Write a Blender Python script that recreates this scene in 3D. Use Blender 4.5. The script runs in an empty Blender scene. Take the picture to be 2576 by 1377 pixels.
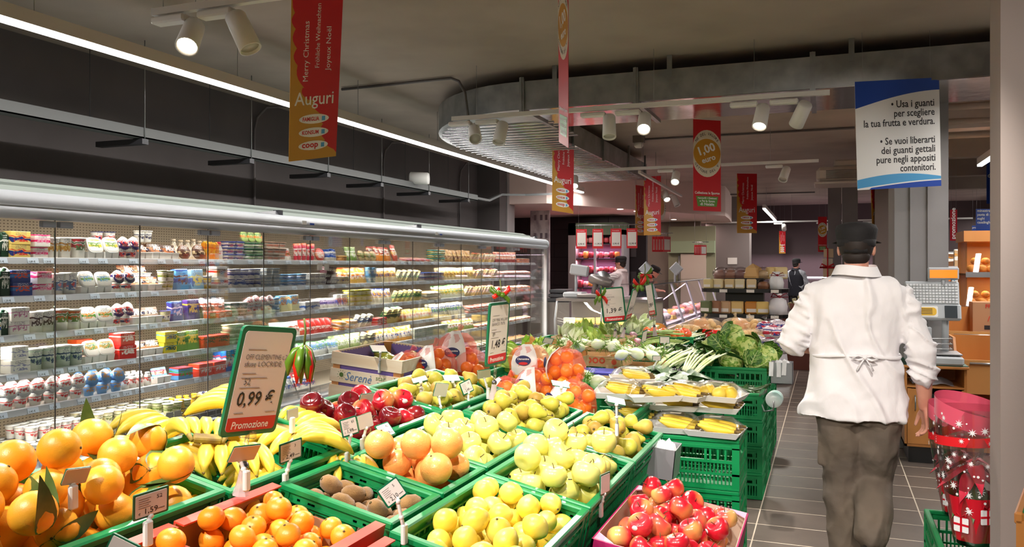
import bpy, bmesh, math, random
from mathutils import Vector, Matrix, Euler
random.seed(7)
PI = math.pi
sc = bpy.context.scene
COL = sc.collection
# ---------------------------------------------------------------- camera, world, exposure
EYE = 1.57; FPX = 2066.0; YAW = math.atan(792 / 2066)
cam_d = bpy.data.cameras.new('camera'); cam = bpy.data.objects.new('camera', cam_d); COL.objects.link(cam)
cam.location = (0, 0, EYE); cam.rotation_euler = (PI / 2, 0, YAW)
cam_d.sensor_width = 36; cam_d.lens = FPX / 2576 * 36; cam_d.shift_y = -0.0076; cam_d.clip_start = 0.02; cam_d.clip_end = 200
sc.camera = cam
w = bpy.data.worlds.new('world'); sc.world = w; w.use_nodes = True
w.node_tree.nodes['Background'].inputs[0].default_value = (1.0, 0.93, 0.86, 1)
w.node_tree.nodes['Background'].inputs[1].default_value = 0.35
sc.view_settings.view_transform = 'Standard'; sc.view_settings.look = 'None'
sc.view_settings.gamma = 1; sc.view_settings.use_curve_mapping = False
sc.view_settings.exposure = 0.0
CF = Vector((-math.sin(YAW), math.cos(YAW), 0)); CR = Vector((math.cos(YAW), math.sin(YAW), 0)); CE = Vector((0, 0, EYE))
def ray(px, py): return CF + CR * (px - 1288) / FPX + Vector((0, 0, (669 - py) / FPX))
def at_x(px, py, X): d = ray(px, py); return CE + d * (X / d.x)
def at_y(px, py, Y): d = ray(px, py); return CE + d * (Y / d.y)
def at_z(px, py, Z): d = ray(px, py); return CE + d * ((Z - EYE) / d.z)
def at_d(px, py, D): return CE + ray(px, py) * D
def lin(c): return c / 12.92 if c <= 0.04045 else ((c + 0.055) / 1.055) ** 2.4
def S(r, g, b): return (lin(r / 255), lin(g / 255), lin(b / 255), 1)
# ---------------------------------------------------------------- materials
MATS = {}
def mat(name, col=(0.8, 0.8, 0.8, 1), rough=0.5, metal=0.0, col2=None, scale=20.0, detail=3.0, lo=0.4, hi=0.65, bump=0.0, bscale=None,
        emit=None, estr=0.0, spec=None, sss=0.0, coat=0.0, stretch=None, coord='Object', alpha=None, sheen=0.0):
    if name in MATS: return MATS[name]
    m = bpy.data.materials.new(name); m.use_nodes = True; nt = m.node_tree; b = nt.nodes['Principled BSDF']
    b.inputs['Base Color'].default_value = col; b.inputs['Roughness'].default_value = rough; b.inputs['Metallic'].default_value = metal
    if spec is not None: b.inputs['Specular IOR Level'].default_value = spec
    if sss: b.inputs['Subsurface Weight'].default_value = sss; b.inputs['Subsurface Radius'].default_value = (0.02, 0.01, 0.005)
    if coat: b.inputs['Coat Weight'].default_value = coat; b.inputs['Coat Roughness'].default_value = 0.15
    if sheen: b.inputs['Sheen Weight'].default_value = sheen
    if alpha is not None: b.inputs['Alpha'].default_value = alpha
    if emit: b.inputs['Emission Color'].default_value = emit; b.inputs['Emission Strength'].default_value = estr
    tex = None
    if col2 or bump:
        tc = nt.nodes.new('ShaderNodeTexCoord'); mp = nt.nodes.new('ShaderNodeMapping')
        nt.links.new(tc.outputs[coord], mp.inputs[0])
        if stretch: mp.inputs['Scale'].default_value = stretch
    if col2:
        tex = nt.nodes.new('ShaderNodeTexNoise'); tex.inputs['Scale'].default_value = scale; tex.inputs['Detail'].default_value = detail
        nt.links.new(mp.outputs[0], tex.inputs['Vector'])
        r = nt.nodes.new('ShaderNodeValToRGB'); r.color_ramp.elements[0].position = lo; r.color_ramp.elements[1].position = hi
        r.color_ramp.elements[0].color = col; r.color_ramp.elements[1].color = col2
        nt.links.new(tex.outputs[0], r.inputs[0]); nt.links.new(r.outputs[0], b.inputs['Base Color'])
    if bump:
        t2 = nt.nodes.new('ShaderNodeTexNoise'); t2.inputs['Scale'].default_value = bscale or scale; t2.inputs['Detail'].default_value = 4
        nt.links.new(mp.outputs[0], t2.inputs['Vector'])
        bp = nt.nodes.new('ShaderNodeBump'); bp.inputs['Strength'].default_value = bump; bp.inputs['Distance'].default_value = 0.01
        nt.links.new(t2.outputs[0], bp.inputs['Height']); nt.links.new(bp.outputs[0], b.inputs['Normal'])
    MATS[name] = m
    return m
def glass_mat(name, tint=(1, 1, 1, 1), refl=0.12, rough=0.02):
    """thin sheet glass or film: mostly see-through with a fresnel sheen"""
    if name in MATS: return MATS[name]
    m = bpy.data.materials.new(name); m.use_nodes = True; nt = m.node_tree; nt.nodes.clear()
    o = nt.nodes.new('ShaderNodeOutputMaterial'); mx = nt.nodes.new('ShaderNodeMixShader'); t = nt.nodes.new('ShaderNodeBsdfTransparent')
    g = nt.nodes.new('ShaderNodeBsdfGlossy'); g.inputs['Roughness'].default_value = rough; t.inputs[0].default_value = tint
    lw = nt.nodes.new('ShaderNodeLayerWeight'); lw.inputs[0].default_value = 0.25
    mt = nt.nodes.new('ShaderNodeMath'); mt.operation = 'MULTIPLY_ADD'; mt.inputs[1].default_value = 0.5; mt.inputs[2].default_value = refl * 0.35
    nt.links.new(lw.outputs['Fresnel'], mt.inputs[0]); nt.links.new(mt.outputs[0], mx.inputs[0])
    nt.links.new(t.outputs[0], mx.inputs[1]); nt.links.new(g.outputs[0], mx.inputs[2]); nt.links.new(mx.outputs[0], o.inputs[0])
    MATS[name] = m
    return m
def film_mat(name, col, alpha, rough=0.15):
    """coloured see-through plastic film"""
    return mat(name, col, rough, alpha=alpha, spec=0.9)
def print_mat(base, acc, spot, seed=0, scale=1.0):
    """printed packaging: flat print of a band, a badge and small blotches"""
    name = 'print_%s_%s_%s_%d' % (hex3(base), hex3(acc), hex3(spot), seed)
    if name in MATS: return MATS[name]
    m = bpy.data.materials.new(name); m.use_nodes = True; nt = m.node_tree; b = nt.nodes['Principled BSDF']
    b.inputs['Roughness'].default_value = 0.35
    tc = nt.nodes.new('ShaderNodeTexCoord'); sp = nt.nodes.new('ShaderNodeSeparateXYZ'); nt.links.new(tc.outputs['Generated'], sp.inputs[0])
    n = nt.nodes.new('ShaderNodeTexNoise'); n.inputs['Scale'].default_value = 3.0 * scale; n.inputs['Detail'].default_value = 1.5
    mp = nt.nodes.new('ShaderNodeMapping'); mp.inputs['Location'].default_value = (seed * 1.7, seed * 0.9, seed * 2.3); mp.inputs['Scale'].default_value = (0.6, 1, 1)
    nt.links.new(tc.outputs['Generated'], mp.inputs[0]); nt.links.new(mp.outputs[0], n.inputs['Vector'])
    def M(op, a, bb=None, c=None):
        x = nt.nodes.new('ShaderNodeMath'); x.operation = op
        for i, v in enumerate((a, bb, c)):
            if v is None: continue
            if isinstance(v, (int, float)): x.inputs[i].default_value = v
            else: nt.links.new(v, x.inputs[i])
        return x.outputs[0]
    z = M('ADD', sp.outputs[2], M('MULTIPLY', M('SUBTRACT', n.outputs[0], 0.5), 0.16 if seed % 3 else 0.5))
    rp = nt.nodes.new('ShaderNodeValToRGB'); rp.color_ramp.interpolation = 'CONSTANT'; e = rp.color_ramp.elements
    a = 0.30 + 0.07 * (seed % 4)
    e[0].position = 0; e[0].color = base; e[1].position = a; e[1].color = acc
    for p, c in ((a + 0.2, base), (a + 0.27, spot), (a + 0.34, base), (0.9, acc if seed % 2 else base)):
        q = e.new(min(p, 0.99)); q.color = c
    nt.links.new(z, rp.inputs[0])
    v = nt.nodes.new('ShaderNodeTexNoise'); v.inputs['Scale'].default_value = 7.0 * scale; v.inputs['Detail'].default_value = 3
    nt.links.new(mp.outputs[0], v.inputs['Vector'])
    gy = M('LESS_THAN', M('ABSOLUTE', M('SUBTRACT', sp.outputs[1], 0.5)), 0.36); gz = M('LESS_THAN', M('ABSOLUTE', M('SUBTRACT', sp.outputs[2], a + 0.12)), 0.2)
    k = M('MULTIPLY', M('MULTIPLY', M('GREATER_THAN', v.outputs[0], 0.5), gy), gz)
    ln = M('MULTIPLY', M('MULTIPLY', M('LESS_THAN', M('FRACT', M('MULTIPLY', sp.outputs[2], 14)), 0.4), M('LESS_THAN', M('FRACT', M('ADD', M('MULTIPLY', sp.outputs[1], 9), M('MULTIPLY', n.outputs[0], 6))), 0.6)), M('MULTIPLY', M('GREATER_THAN', sp.outputs[2], 0.72), M('LESS_THAN', M('ABSOLUTE', M('SUBTRACT', sp.outputs[1], 0.5)), 0.28)))
    mx = nt.nodes.new('ShaderNodeMix'); mx.data_type = 'RGBA'; nt.links.new(k, mx.inputs['Factor'])
    nt.links.new(rp.outputs[0], mx.inputs[6]); mx.inputs[7].default_value = spot
    m2 = nt.nodes.new('ShaderNodeMix'); m2.data_type = 'RGBA'; nt.links.new(ln, m2.inputs['Factor']); nt.links.new(mx.outputs[2], m2.inputs[6]); m2.inputs[7].default_value = (0.06, 0.06, 0.14, 1) if sum(base[:3]) > 0.7 else (0.85, 0.85, 0.85, 1)
    nt.links.new(m2.outputs[2], b.inputs['Base Color'])
    MATS[name] = m
    return m
def hex3(c): return '%02x%02x%02x' % tuple(int(max(0, min(1, v)) * 255) for v in c[:3])
def pl(name, c, rough=0.4, **k): return mat(name, S(*c), rough, **k)
# ---------------------------------------------------------------- mesh builder
def R3(x=0, y=0, z=0): return Euler((x, y, z)).to_matrix().to_4x4()
def T3(v): return Matrix.Translation(Vector(v))
class MB:
    def __init__(s): s.v = []; s.f = []; s.m = []; s.s = []
    def add(s, vs, fs, m=0, smooth=False, M=None):
        o = len(s.v)
        if M is not None: vs = [M @ Vector(p) for p in vs]
        s.v.extend([tuple(p) for p in vs])
        for f in fs: s.f.append([i + o for i in f]); s.m.append(m); s.s.append(smooth)
        return s
    def box(s, c, d, m=0, M=None):
        x, y, z = (q / 2 for q in d)
        vs = [(c[0] + a * x, c[1] + b * y, c[2] + e * z) for a in (-1, 1) for b in (-1, 1) for e in (-1, 1)]
        return s.add(vs, [(0, 1, 3, 2), (4, 6, 7, 5), (0, 4, 5, 1), (2, 3, 7, 6), (0, 2, 6, 4), (1, 5, 7, 3)], m, False, M)
    def bx(s, a, b, m=0, M=None):
        return s.box([(p + q) / 2 for p, q in zip(a, b)], [abs(q - p) for p, q in zip(a, b)], m, M)
    def rbox(s, c, d, r=0.004, m=0, M=None, smooth=False):
        """chamfered box"""
        h = [q / 2 for q in d]; r = min(r, *(q * 0.49 for q in h)); vs = []; idx = {}
        for sx in (-1, 1):
            for sy in (-1, 1):
                for sz in (-1, 1):
                    for ax in range(3):
                        p = [sx * (h[0] - r), sy * (h[1] - r), sz * (h[2] - r)]; p[ax] += (sx, sy, sz)[ax] * r
                        idx[(sx, sy, sz, ax)] = len(vs); vs.append((c[0] + p[0], c[1] + p[1], c[2] + p[2]))
        fs = []
        for ax in range(3):
            o = [a for a in range(3) if a != ax]
            for sg in (-1, 1):
                loop = []
                for u, v_ in ((-1, -1), (1, -1), (1, 1), (-1, 1)):
                    k = [0, 0, 0]; k[ax] = sg; k[o[0]] = u; k[o[1]] = v_; loop.append(idx[(k[0], k[1], k[2], ax)])
                if (sg > 0) == (ax == 1): loop.reverse()
                fs.append(loop)
        for a, b in ((0, 1), (1, 2), (0, 2)):
            c3 = 3 - a - b
            for sa in (-1, 1):
                for sb in (-1, 1):
                    k1 = [0, 0, 0]; k1[a] = sa; k1[b] = sb; k1[c3] = -1; k2 = list(k1); k2[c3] = 1
                    q = [idx[(*k1, a)], idx[(*k1, b)], idx[(*k2, b)], idx[(*k2, a)]]
                    n = (Vector(vs[q[1]]) - Vector(vs[q[0]])).cross(Vector(vs[q[2]]) - Vector(vs[q[0]]))
                    out = Vector([0, 0, 0]); out[a] = sa; out[b] = sb
                    if n.dot(out) < 0: q.reverse()
                    fs.append(q)
        for sx in (-1, 1):
            for sy in (-1, 1):
                for sz in (-1, 1):
                    q = [idx[(sx, sy, sz, 0)], idx[(sx, sy, sz, 1)], idx[(sx, sy, sz, 2)]]
                    n = (Vector(vs[q[1]]) - Vector(vs[q[0]])).cross(Vector(vs[q[2]]) - Vector(vs[q[0]]))
                    if n.dot(Vector((sx, sy, sz))) < 0: q.reverse()
                    fs.append(q)
        return s.add(vs, fs, m, smooth, M)
    def frustum(s, c, d0, d1, h, m=0, M=None, cap=True, bottom=True):
        """box with bottom size d0, top size d1; c is the bottom centre"""
        vs = [(c[0] + a * d[0] / 2, c[1] + b * d[1] / 2, c[2] + z) for d, z in ((d0, 0), (d1, h)) for a, b in ((-1, -1), (1, -1), (1, 1), (-1, 1))]
        fs = [(0, 1, 5, 4), (1, 2, 6, 5), (2, 3, 7, 6), (3, 0, 4, 7)]
        if bottom: fs.append((3, 2, 1, 0))
        if cap: fs.append((4, 5, 6, 7))
        return s.add(vs, fs, m, False, M)
    def lathe(s, prof, n=16, m=0, M=None, smooth=True, sx=1.0, sy=1.0, twist=None):
        vs = []; fs = []
        for k, (r, z) in enumerate(prof):
            for i in range(n):
                a = 2 * PI * i / n; q = twist(a, k) if twist else 1.0
                vs.append((r * q * math.cos(a) * sx, r * q * math.sin(a) * sy, z))
        for k in range(len(prof) - 1):
            for i in range(n):
                j = (i + 1) % n; fs.append((k * n + i, k * n + j, (k + 1) * n + j, (k + 1) * n + i))
        if prof[0][0] > 1e-5: fs.append(tuple(reversed(range(n))))
        if prof[-1][0] > 1e-5: fs.append(tuple((len(prof) - 1) * n + i for i in range(n)))
        return s.add(vs, fs, m, smooth, M)
    def tube(s, pts, rad, n=8, m=0, M=None, smooth=True, caps=True, flat=1.0):
        pts = [Vector(p) for p in pts]; rr = rad if isinstance(rad, (list, tuple)) else [rad] * len(pts)
        vs = []; fs = []; up = None
        for k, p in enumerate(pts):
            t = (pts[min(k + 1, len(pts) - 1)] - pts[max(k - 1, 0)])
            if t.length < 1e-9: t = Vector((0, 0, 1))
            t.normalize()
            if up is None:
                up = Vector((0, 0, 1)) if abs(t.z) < 0.9 else Vector((1, 0, 0))
            u = up - t * up.dot(t)
            if u.length < 1e-6: u = t.orthogonal()
            u.normalize(); up = u; v_ = t.cross(u)
            for i in range(n):
                a = 2 * PI * (i + 0.5) / n
                vs.append(p + (u * math.cos(a) * flat + v_ * math.sin(a)) * rr[k])
        for k in range(len(pts) - 1):
            for i in range(n):
                j = (i + 1) % n; fs.append((k * n + i, k * n + j, (k + 1) * n + j, (k + 1) * n + i))
        if caps:
            fs.append(tuple(reversed(range(n)))); fs.append(tuple((len(pts) - 1) * n + i for i in range(n)))
        return s.add(vs, fs, m, smooth, M)
    def cyl(s, p0, p1, r, n=12, m=0, M=None, smooth=True):
        return s.tube([p0, p1], r, n, m, M, smooth)
    def prism(s, pts, h, m=0, M=None, smooth=False):
        """outline in the local XY plane pulled up by h"""
        n = len(pts); vs = [(p[0], p[1], 0) for p in pts] + [(p[0], p[1], h) for p in pts]
        fs = [tuple(reversed(range(n))), tuple(range(n, 2 * n))] + [(i, (i + 1) % n, (i + 1) % n + n, i + n) for i in range(n)]
        return s.add(vs, fs, m, smooth, M)
    def grid(s, nu, nv, fn, m=0, M=None, smooth=True, wrap=False):
        vs = [fn(u / (nu - (0 if wrap else 1)), v / (nv - 1)) for v in range(nv) for u in range(nu)]
        fs = [(v * nu + u, v * nu + (u + 1) % nu, (v + 1) * nu + (u + 1) % nu, (v + 1) * nu + u) for v in range(nv - 1) for u in range(nu if wrap else nu - 1)]
        return s.add(vs, fs, m, smooth, M)
    def ball(s, c, r, m=0, n=12, k=8, M=None):
        if not isinstance(r, (tuple, list)): r = (r, r, r)
        pr = [(math.sin(PI * i / k), -math.cos(PI * i / k)) for i in range(k + 1)]
        MM = T3(c) @ Matrix.Diagonal((*r, 1))
        if M is not None: MM = M @ MM
        return s.lathe([(max(a, 0.0), b) for a, b in pr], n, m, MM)
    def mesh(s, name, mats):
        me = bpy.data.meshes.new(name); me.from_pydata(s.v, [], s.f)
        for x in (mats if isinstance(mats, (list, tuple)) else [mats]): me.materials.append(x)
        me.polygons.foreach_set('material_index', s.m); me.polygons.foreach_set('use_smooth', s.s); me.update()
        return me
    def build(s, name, mats, parent=None, M=None):
        return link(name, s.mesh(name, mats), parent, M)
def link(name, me, parent=None, M=None):
    o = bpy.data.objects.new(name, me); COL.objects.link(o)
    if parent is not None: o.parent = parent
    if M is not None: o.matrix_local = M
    return o
def tag(o, label=None, cat=None, group=None, kind=None):
    if label: o['label'] = label
    if cat: o['category'] = cat
    if group: o['group'] = group
    if kind: o['kind'] = kind
    return o
def thing(name, label, cat, loc=(0, 0, 0), rot=(0, 0, 0), group=None):
    o = bpy.data.objects.new(name, None); COL.objects.link(o); o.empty_display_size = 0.05
    o.location = loc; o.rotation_euler = rot
    return tag(o, label, cat, group)
def dup(root, M=None, label=None, group=None, skip=()):
    r = root.copy(); COL.objects.link(r)
    for k in root.children:
        if k.name.split('.')[0] in skip: continue
        c = k.copy(); COL.objects.link(c); c.parent = r
        for g in k.children: d = g.copy(); COL.objects.link(d); d.parent = c
    if M is not None: r.matrix_world = M
    if label: r['label'] = label
    if group: r['group'] = group
    return r
class Kind:
    """first use moves the prototype, later ones copy it"""
    def __init__(s, root): s.root = root; s.used = False; s.kids = None
    def put(s, M, label=None, group=None, skip=()):
        if not s.used:
            s.used = True; r = s.root
        else: r = dup(s.root, None, None, None, skip)
        sc_ = r.scale.copy(); r.matrix_world = M
        if label: r['label'] = label
        if group: r['group'] = group
        return r
def struct(name, mb, m, parent=None, kind='structure'):
    o = mb.build(name, m, parent)
    if parent is None: o['kind'] = kind
    return o
TXT = {}
def text_mesh(s, size, m, align='LEFT', bold=0.0, shear=0.0, sx=1.0, spacing=1.0, line=1.0):
    key = (s, size, m.name, align, bold, shear, sx, spacing, line)
    if key in TXT: return TXT[key]
    cu = bpy.data.curves.new('lettering', 'FONT'); cu.body = s; cu.size = size; cu.align_x = align; cu.resolution_u = 2
    cu.offset = bold * size; cu.shear = shear; cu.space_character = spacing; cu.space_line = line
    ob = bpy.data.objects.new('lettering_tmp', cu)
    me = bpy.data.meshes.new_from_object(ob); me.materials.clear(); me.materials.append(m)
    for p in me.polygons: p.material_index = 0
    if sx != 1.0:
        for v in me.vertices: v.co.x *= sx
    bpy.data.objects.remove(ob); me.name = 'lettering'
    TXT[key] = me
    return me
def letter(s, size, m, parent, M, name='lettering', fit=None, **k):
    me = text_mesh(s, size, m, **k)
    if fit:
        xs = [v.co.x for v in me.vertices]; M = M @ Matrix.Diagonal((fit / max(1e-6, max(xs) - min(xs)), 1, 1, 1))
    return link(name, me, parent, M)
# frames for flat things: local x = right, y = up, z = towards the viewer
def face(origin, right, up):
    r = Vector(right).normalized(); u = Vector(up).normalized(); n = r.cross(u)
    M = Matrix.Identity(4)
    for i in range(3): M[i][0] = r[i]; M[i][1] = u[i]; M[i][2] = n[i]; M[i][3] = origin[i]
    return M
def rrect(w, h, r, n=4):
    p = []
    for cx, cy, a0 in ((w / 2 - r, h / 2 - r, 0), (-w / 2 + r, h / 2 - r, 90), (-w / 2 + r, -h / 2 + r, 180), (w / 2 - r, -h / 2 + r, 270)):
        for i in range(n + 1):
            a = math.radians(a0 + 90 * i / n); p.append((cx + r * math.cos(a), cy + r * math.sin(a)))
    return p
NTH = ['first', 'second', 'third', 'fourth', 'fifth', 'sixth', 'seventh', 'eighth', 'ninth', 'tenth', 'eleventh', 'twelfth', 'thirteenth', 'fourteenth', 'fifteenth', 'sixteenth', 'seventeenth', 'eighteenth', 'nineteenth', 'twentieth']
NTH += ['twenty-' + q for q in NTH[:9]] + ['thirtieth'] + ['thirty-' + q for q in NTH[:9]]
# common materials
WHITE = pl('white_paint', (235, 233, 230)); BLACK = pl('black_plastic', (18, 18, 20)); DARK = pl('dark_grey', (60, 60, 64))
GREEN = pl('green_crate_plastic', (6, 132, 74), 0.38); GREEN2 = pl('green_frame_plastic', (10, 96, 66), 0.35)
STEEL = pl('brushed_steel', (170, 170, 172), 0.35, metal=0.9); GALV = pl('galvanised_sheet', (150, 154, 156), 0.32, metal=0.85, col2=S(175, 178, 180), scale=6, bump=0.15, bscale=5)
PAPER = pl('paper', (232, 224, 216), 0.7); REDP = pl('red_print', (206, 22, 34), 0.45); GOLD = pl('gold_print', (206, 150, 50), 0.45)
INK = pl('ink', (38, 30, 34), 0.6); INKG = pl('grey_ink', (110, 100, 100), 0.6); WINK = pl('white_ink', (245, 243, 240), 0.5)
BLUEP = pl('blue_print', (22, 70, 170), 0.45); CYAN = pl('light_blue_print', (80, 165, 220), 0.45)
CLEAR = glass_mat('clear_plastic', (0.93, 0.93, 0.95, 1), 0.5, 0.08); GLASS = glass_mat('door_glass', (0.95, 0.965, 0.96, 1), 0.12)
FILM = glass_mat('cling_film', (0.99, 0.99, 0.99, 1), 0.15, 0.15)
WOODP = pl('pale_wood', (226, 196, 158), 0.6, col2=S(206, 170, 126), scale=3, stretch=(1, 14, 14), bump=0.05)
FOAM = pl('white_foam', (240, 240, 242), 0.55)
LED = mat('led_strip', (1, 1, 1, 1), 0.5, emit=(1.0, 0.97, 0.93, 1), estr=9.0)
# ================================================================ lamps with a place of their own
def spot_lamp(loc, aim, power, size=70, col=(1, 0.92, 0.82), blend=0.7):
    l = bpy.data.lights.new('spot_beam', 'SPOT'); l.energy = power * 2.1; l.spot_size = math.radians(size); l.spot_blend = blend; l.color = col; l.shadow_soft_size = 0.04
    o = bpy.data.objects.new('spot_beam', l); COL.objects.link(o); o.location = loc
    o.rotation_euler = (Vector(aim) - Vector(loc)).to_track_quat('-Z', 'Y').to_euler()
    return o
def strip_lamp(loc, sx, sy, power, rot=(0, 0, 0), col=(1, 0.97, 0.93)):
    l = bpy.data.lights.new('strip_glow', 'AREA'); l.shape = 'RECTANGLE'; l.size = sx; l.size_y = sy; l.energy = power; l.color = col
    o = bpy.data.objects.new('strip_glow', l); COL.objects.link(o); o.location = loc; o.rotation_euler = rot
    return o
# ================================================================ room shell
M_CEIL = mat('ceiling_paint', S(176, 163, 151), 0.9, col2=S(164, 151, 140), scale=1.5, bump=0.08, bscale=60)
M_WALL = mat('wall_paint_dark', S(92, 86, 86), 0.9, col2=S(84, 78, 78), scale=1.2, bump=0.05, bscale=50)
M_WALLB = mat('far_wall_paint', S(88, 76, 76), 0.9, bump=0.03, bscale=40)
M_PILLAR = mat('pillar_paint', S(150, 146, 146), 0.7, col2=S(142, 138, 138), scale=2, bump=0.04, bscale=80)
M_DTILE = mat('dark_tile', S(52, 42, 44), 0.35)
M_GROUT = mat('floor_grout', S(214, 200, 182), 0.9)
M_TILE = mat('floor_tile', S(112, 100, 92), 0.42, col2=S(98, 88, 82), scale=5, bump=0.05, bscale=150, lo=0.3, hi=0.8)
ZC = 3.25
struct('floor', MB().bx((-7, -3, -0.06), (8, 26, -0.0028)), M_GROUT)
floor = bpy.data.objects['floor']
TX, TY = 0.475, 0.318
base = MB().bx((0.004, 0.006, -0.0055), (TX - 0.004, TY - 0.006, -0.002))
tile_me = base.mesh('tile', M_TILE)
tx0, ty0, n = -0.40, 4.885, 0
far = MB()
for i in range(-2, 16):
    for j in range(-16, 60):
        x, y = tx0 + i * TX, ty0 + j * TY
        near = -1 <= i <= 3 and -5 <= j <= 24 or (4 <= i <= 5 and 3 <= j <= 24)
        if near and n < 290:
            o = link('tile', tile_me, floor); o.location = (x, y, 0); n += 1
        else: far.bx((x + 0.003, y + 0.003, -0.0055), (x + TX - 0.003, y + TY - 0.003, -0.002))
for i in range(-13, -2):
    for j in range(-16, 60): x, y = tx0 + i * TX, ty0 + j * TY; far.bx((x + 0.003, y + 0.003, -0.0055), (x + TX - 0.003, y + TY - 0.003, 0))
o = far.build('tile_field', M_TILE, floor); o['kind'] = 'stuff'
struct('ceiling', MB().bx((-7, -3, ZC), (8, 26, ZC + 0.1)), M_CEIL)
struct('wall_left', MB().bx((-5.6, -3, 0), (-5.45, 12.6, ZC)), M_WALL)
struct('wall_back', MB().bx((-7, 24, 0), (8, 24.15, ZC)), M_WALLB)
struct('wall_front', MB().bx((-7, -3.1, 0), (8, -3, ZC)), M_WALL)
struct('wall_right', MB().bx((8, -3, 0), (8.15, 24, ZC)), M_WALL)
struct('wall_left_rear', MB().bx((-7.1, 12.6, 0), (-7, 24, ZC)), M_WALL)
# return wall and pilaster where the chiller ends, dark tiled deli wall
struct('wall_return', MB().bx((-7, 12.6, 0), (-5.05, 12.9, ZC)), M_WALL)
dt = struct('wall_deli', MB().bx((-7, 16.9, 0), (-3.5, 17.05, 2.62)), mat('dark_grout', S(30, 24, 26), 0.8))
me = MB().bx((0.004, -0.012, 0.004), (0.596, 0.002, 0.296)).mesh('wall_tile', M_DTILE)
for i in range(5):
    for j in range(9):
        o = link('wall_tile', me, dt); o.location = (-6.7 + 0.6 * i - (0.3 if j % 2 else 0), 16.9, 0.3 * j - 0.05)
# dropped ceiling over the deli with its curved fascia
pts = [(-7, 12.9)]
for i in range(13):
    a = PI * (1.0 - i / 12) * 0.5; pts.append((-4.4 + 2.4 * (1 - math.sin(a)) , 12.9 + 5.2 * (1 - math.cos(PI / 2 - a)) * 0.9 + 0.2))
pts += [(-2.05, 19.0), (-2.3, 22.5), (-7, 22.5)]
mb = MB().prism(pts, ZC - 2.62, M=T3((0, 0, 2.62)))
struct('ceiling_dropped', mb, mat('dropped_ceiling_paint', S(232, 208, 200), 0.85))
dc = bpy.data.objects['ceiling_dropped']
dl = MB().lathe([(0.0, -0.004), (0.05, -0.004), (0.06, 0.0)], 14)
dlm = dl.mesh('downlight', mat('downlight_glow', (1, 1, 1, 1), emit=(1, 0.9, 0.82, 1), estr=6))
for px, py in ((1560, 527), (1602, 532), (1650, 545), (1695, 553), (1622, 560), (1660, 565), (1752, 569), (1790, 573), (1718, 580), (1805, 582), (1812, 577), (1574, 545)):
    p = at_z(px, py, 2.615)
    if p.y < 22 and p.x < -2.1: o = link('downlight', dlm, dc); o.location = (p.x, p.y, 2.615)
for x, y in ((-3.6, 14.6), (-4.6, 15.4), (-2.6, 16.5), (-2.6, 18.3), (-3.0, 20.3), (-4.2, 18.5)):
    strip_lamp((x, y, 2.6), 0.5, 0.5, 10, col=(1, 0.78, 0.74))
# pillars
mb = MB().bx((0.545, 7.8, 0), (0.96, 8.55, ZC))
for x in (0.665, 0.80): mb.bx((x, 7.78, 0), (x + 0.028, 7.8, 2.9))
pa = struct('pillar', mb, M_PILLAR)
struct('pillar', MB().bx((0.62, 12.4, 0), (1.0, 13.0, ZC)), mat('pillar_paint_brown', S(118, 104, 98), 0.8))
struct('pillar', MB().bx((0.25, 15.4, 0), (0.5, 15.9, ZC)).bx((0.02, 16.4, 0), (0.25, 16.9, ZC)), M_PILLAR)
p = at_d(2517, 669, 2.9)
struct('pillar', MB().bx((p.x, p.y, 0), (p.x + 0.6, p.y + 0.2, ZC)), mat('pillar_paint_near', S(158, 146, 142), 0.7, bump=0.04, bscale=90))
struct('wall_deli_rear', MB().bx((-5.6, 19.75, 0), (-2.8, 19.9, 2.62)), mat('rear_beige', S(150, 136, 122), 0.8))
struct('pillar', MB().bx((-2.79, 20.6, 0), (-1.75, 21.2, ZC)), mat('pillar_far_grey', S(128, 116, 112), 0.8))
# ceiling beams seen between the pillars on the right
for y in (9.5, 12, 14.5, 17): struct('trim_1', MB().bx((0.96, y, 2.98), (8, y + 0.22, ZC)), M_CEIL)
# ---------------------------------------------------------------- galvanised duct
SHINY = pl('shiny_duct_sheet', (205, 200, 196), 0.12, metal=1.0, bump=0.35, bscale=2.5)
D = thing('ventilation_duct', 'large galvanised steel air duct curving under the ceiling above the produce', 'duct', (0, 0, 0))
zb, zt = 2.9, 3.14
def outer(t):  # quarter curve of the outer bottom corner
    a = PI / 2 * t
    return (-2.42 - 1.45 * math.sin(a), 6.56 + 1.9 * (1 - math.cos(a)))
arc = [outer(i / 14) for i in range(15)]
inner = [(-2.6, 8.6), (-2.55, 8.1), (-2.4, 7.75), (-2.15, 7.5)]
seg_x = [-2.42, -1.44, -0.1, 1.25, 2.6, 3.95, 5.3, 7.9]
for a, b in zip(seg_x, seg_x[1:]):
    MB().bx((a, 6.56, zb), (b, 7.5, zt)).bx((a + 0.01, 6.575, zb - 0.003), (b - 0.01, 7.49, zb), 1).build('duct_section', [GALV, SHINY], D)
MB().prism(list(reversed(arc)) + [(-2.42, 7.5), (-2.5, 7.8), (-2.6, 8.46)], zt - zb, M=T3((0, 0, zb))).build('duct_bend', GALV, D)
yy = [8.46, 9.8, 11.2, 12.6]
for a, b in zip(yy, yy[1:]): MB().bx((-3.87, a, zb), (-2.6, b, zt)).build('duct_section', GALV, D)
for x in seg_x[:-1]:
    mb = MB().bx((x - 0.02, 6.535, zb - 0.02), (x + 0.02, 6.56, zt + 0.03)).bx((x - 0.02, 6.56, zb - 0.02), (x + 0.02, 7.52, zb))
    mb.bx((x - 0.006, 6.525, zb - 0.02), (x + 0.006, 6.54, zt + 0.03))
    mb.build('flange', GALV, D)
mb = MB()
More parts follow.
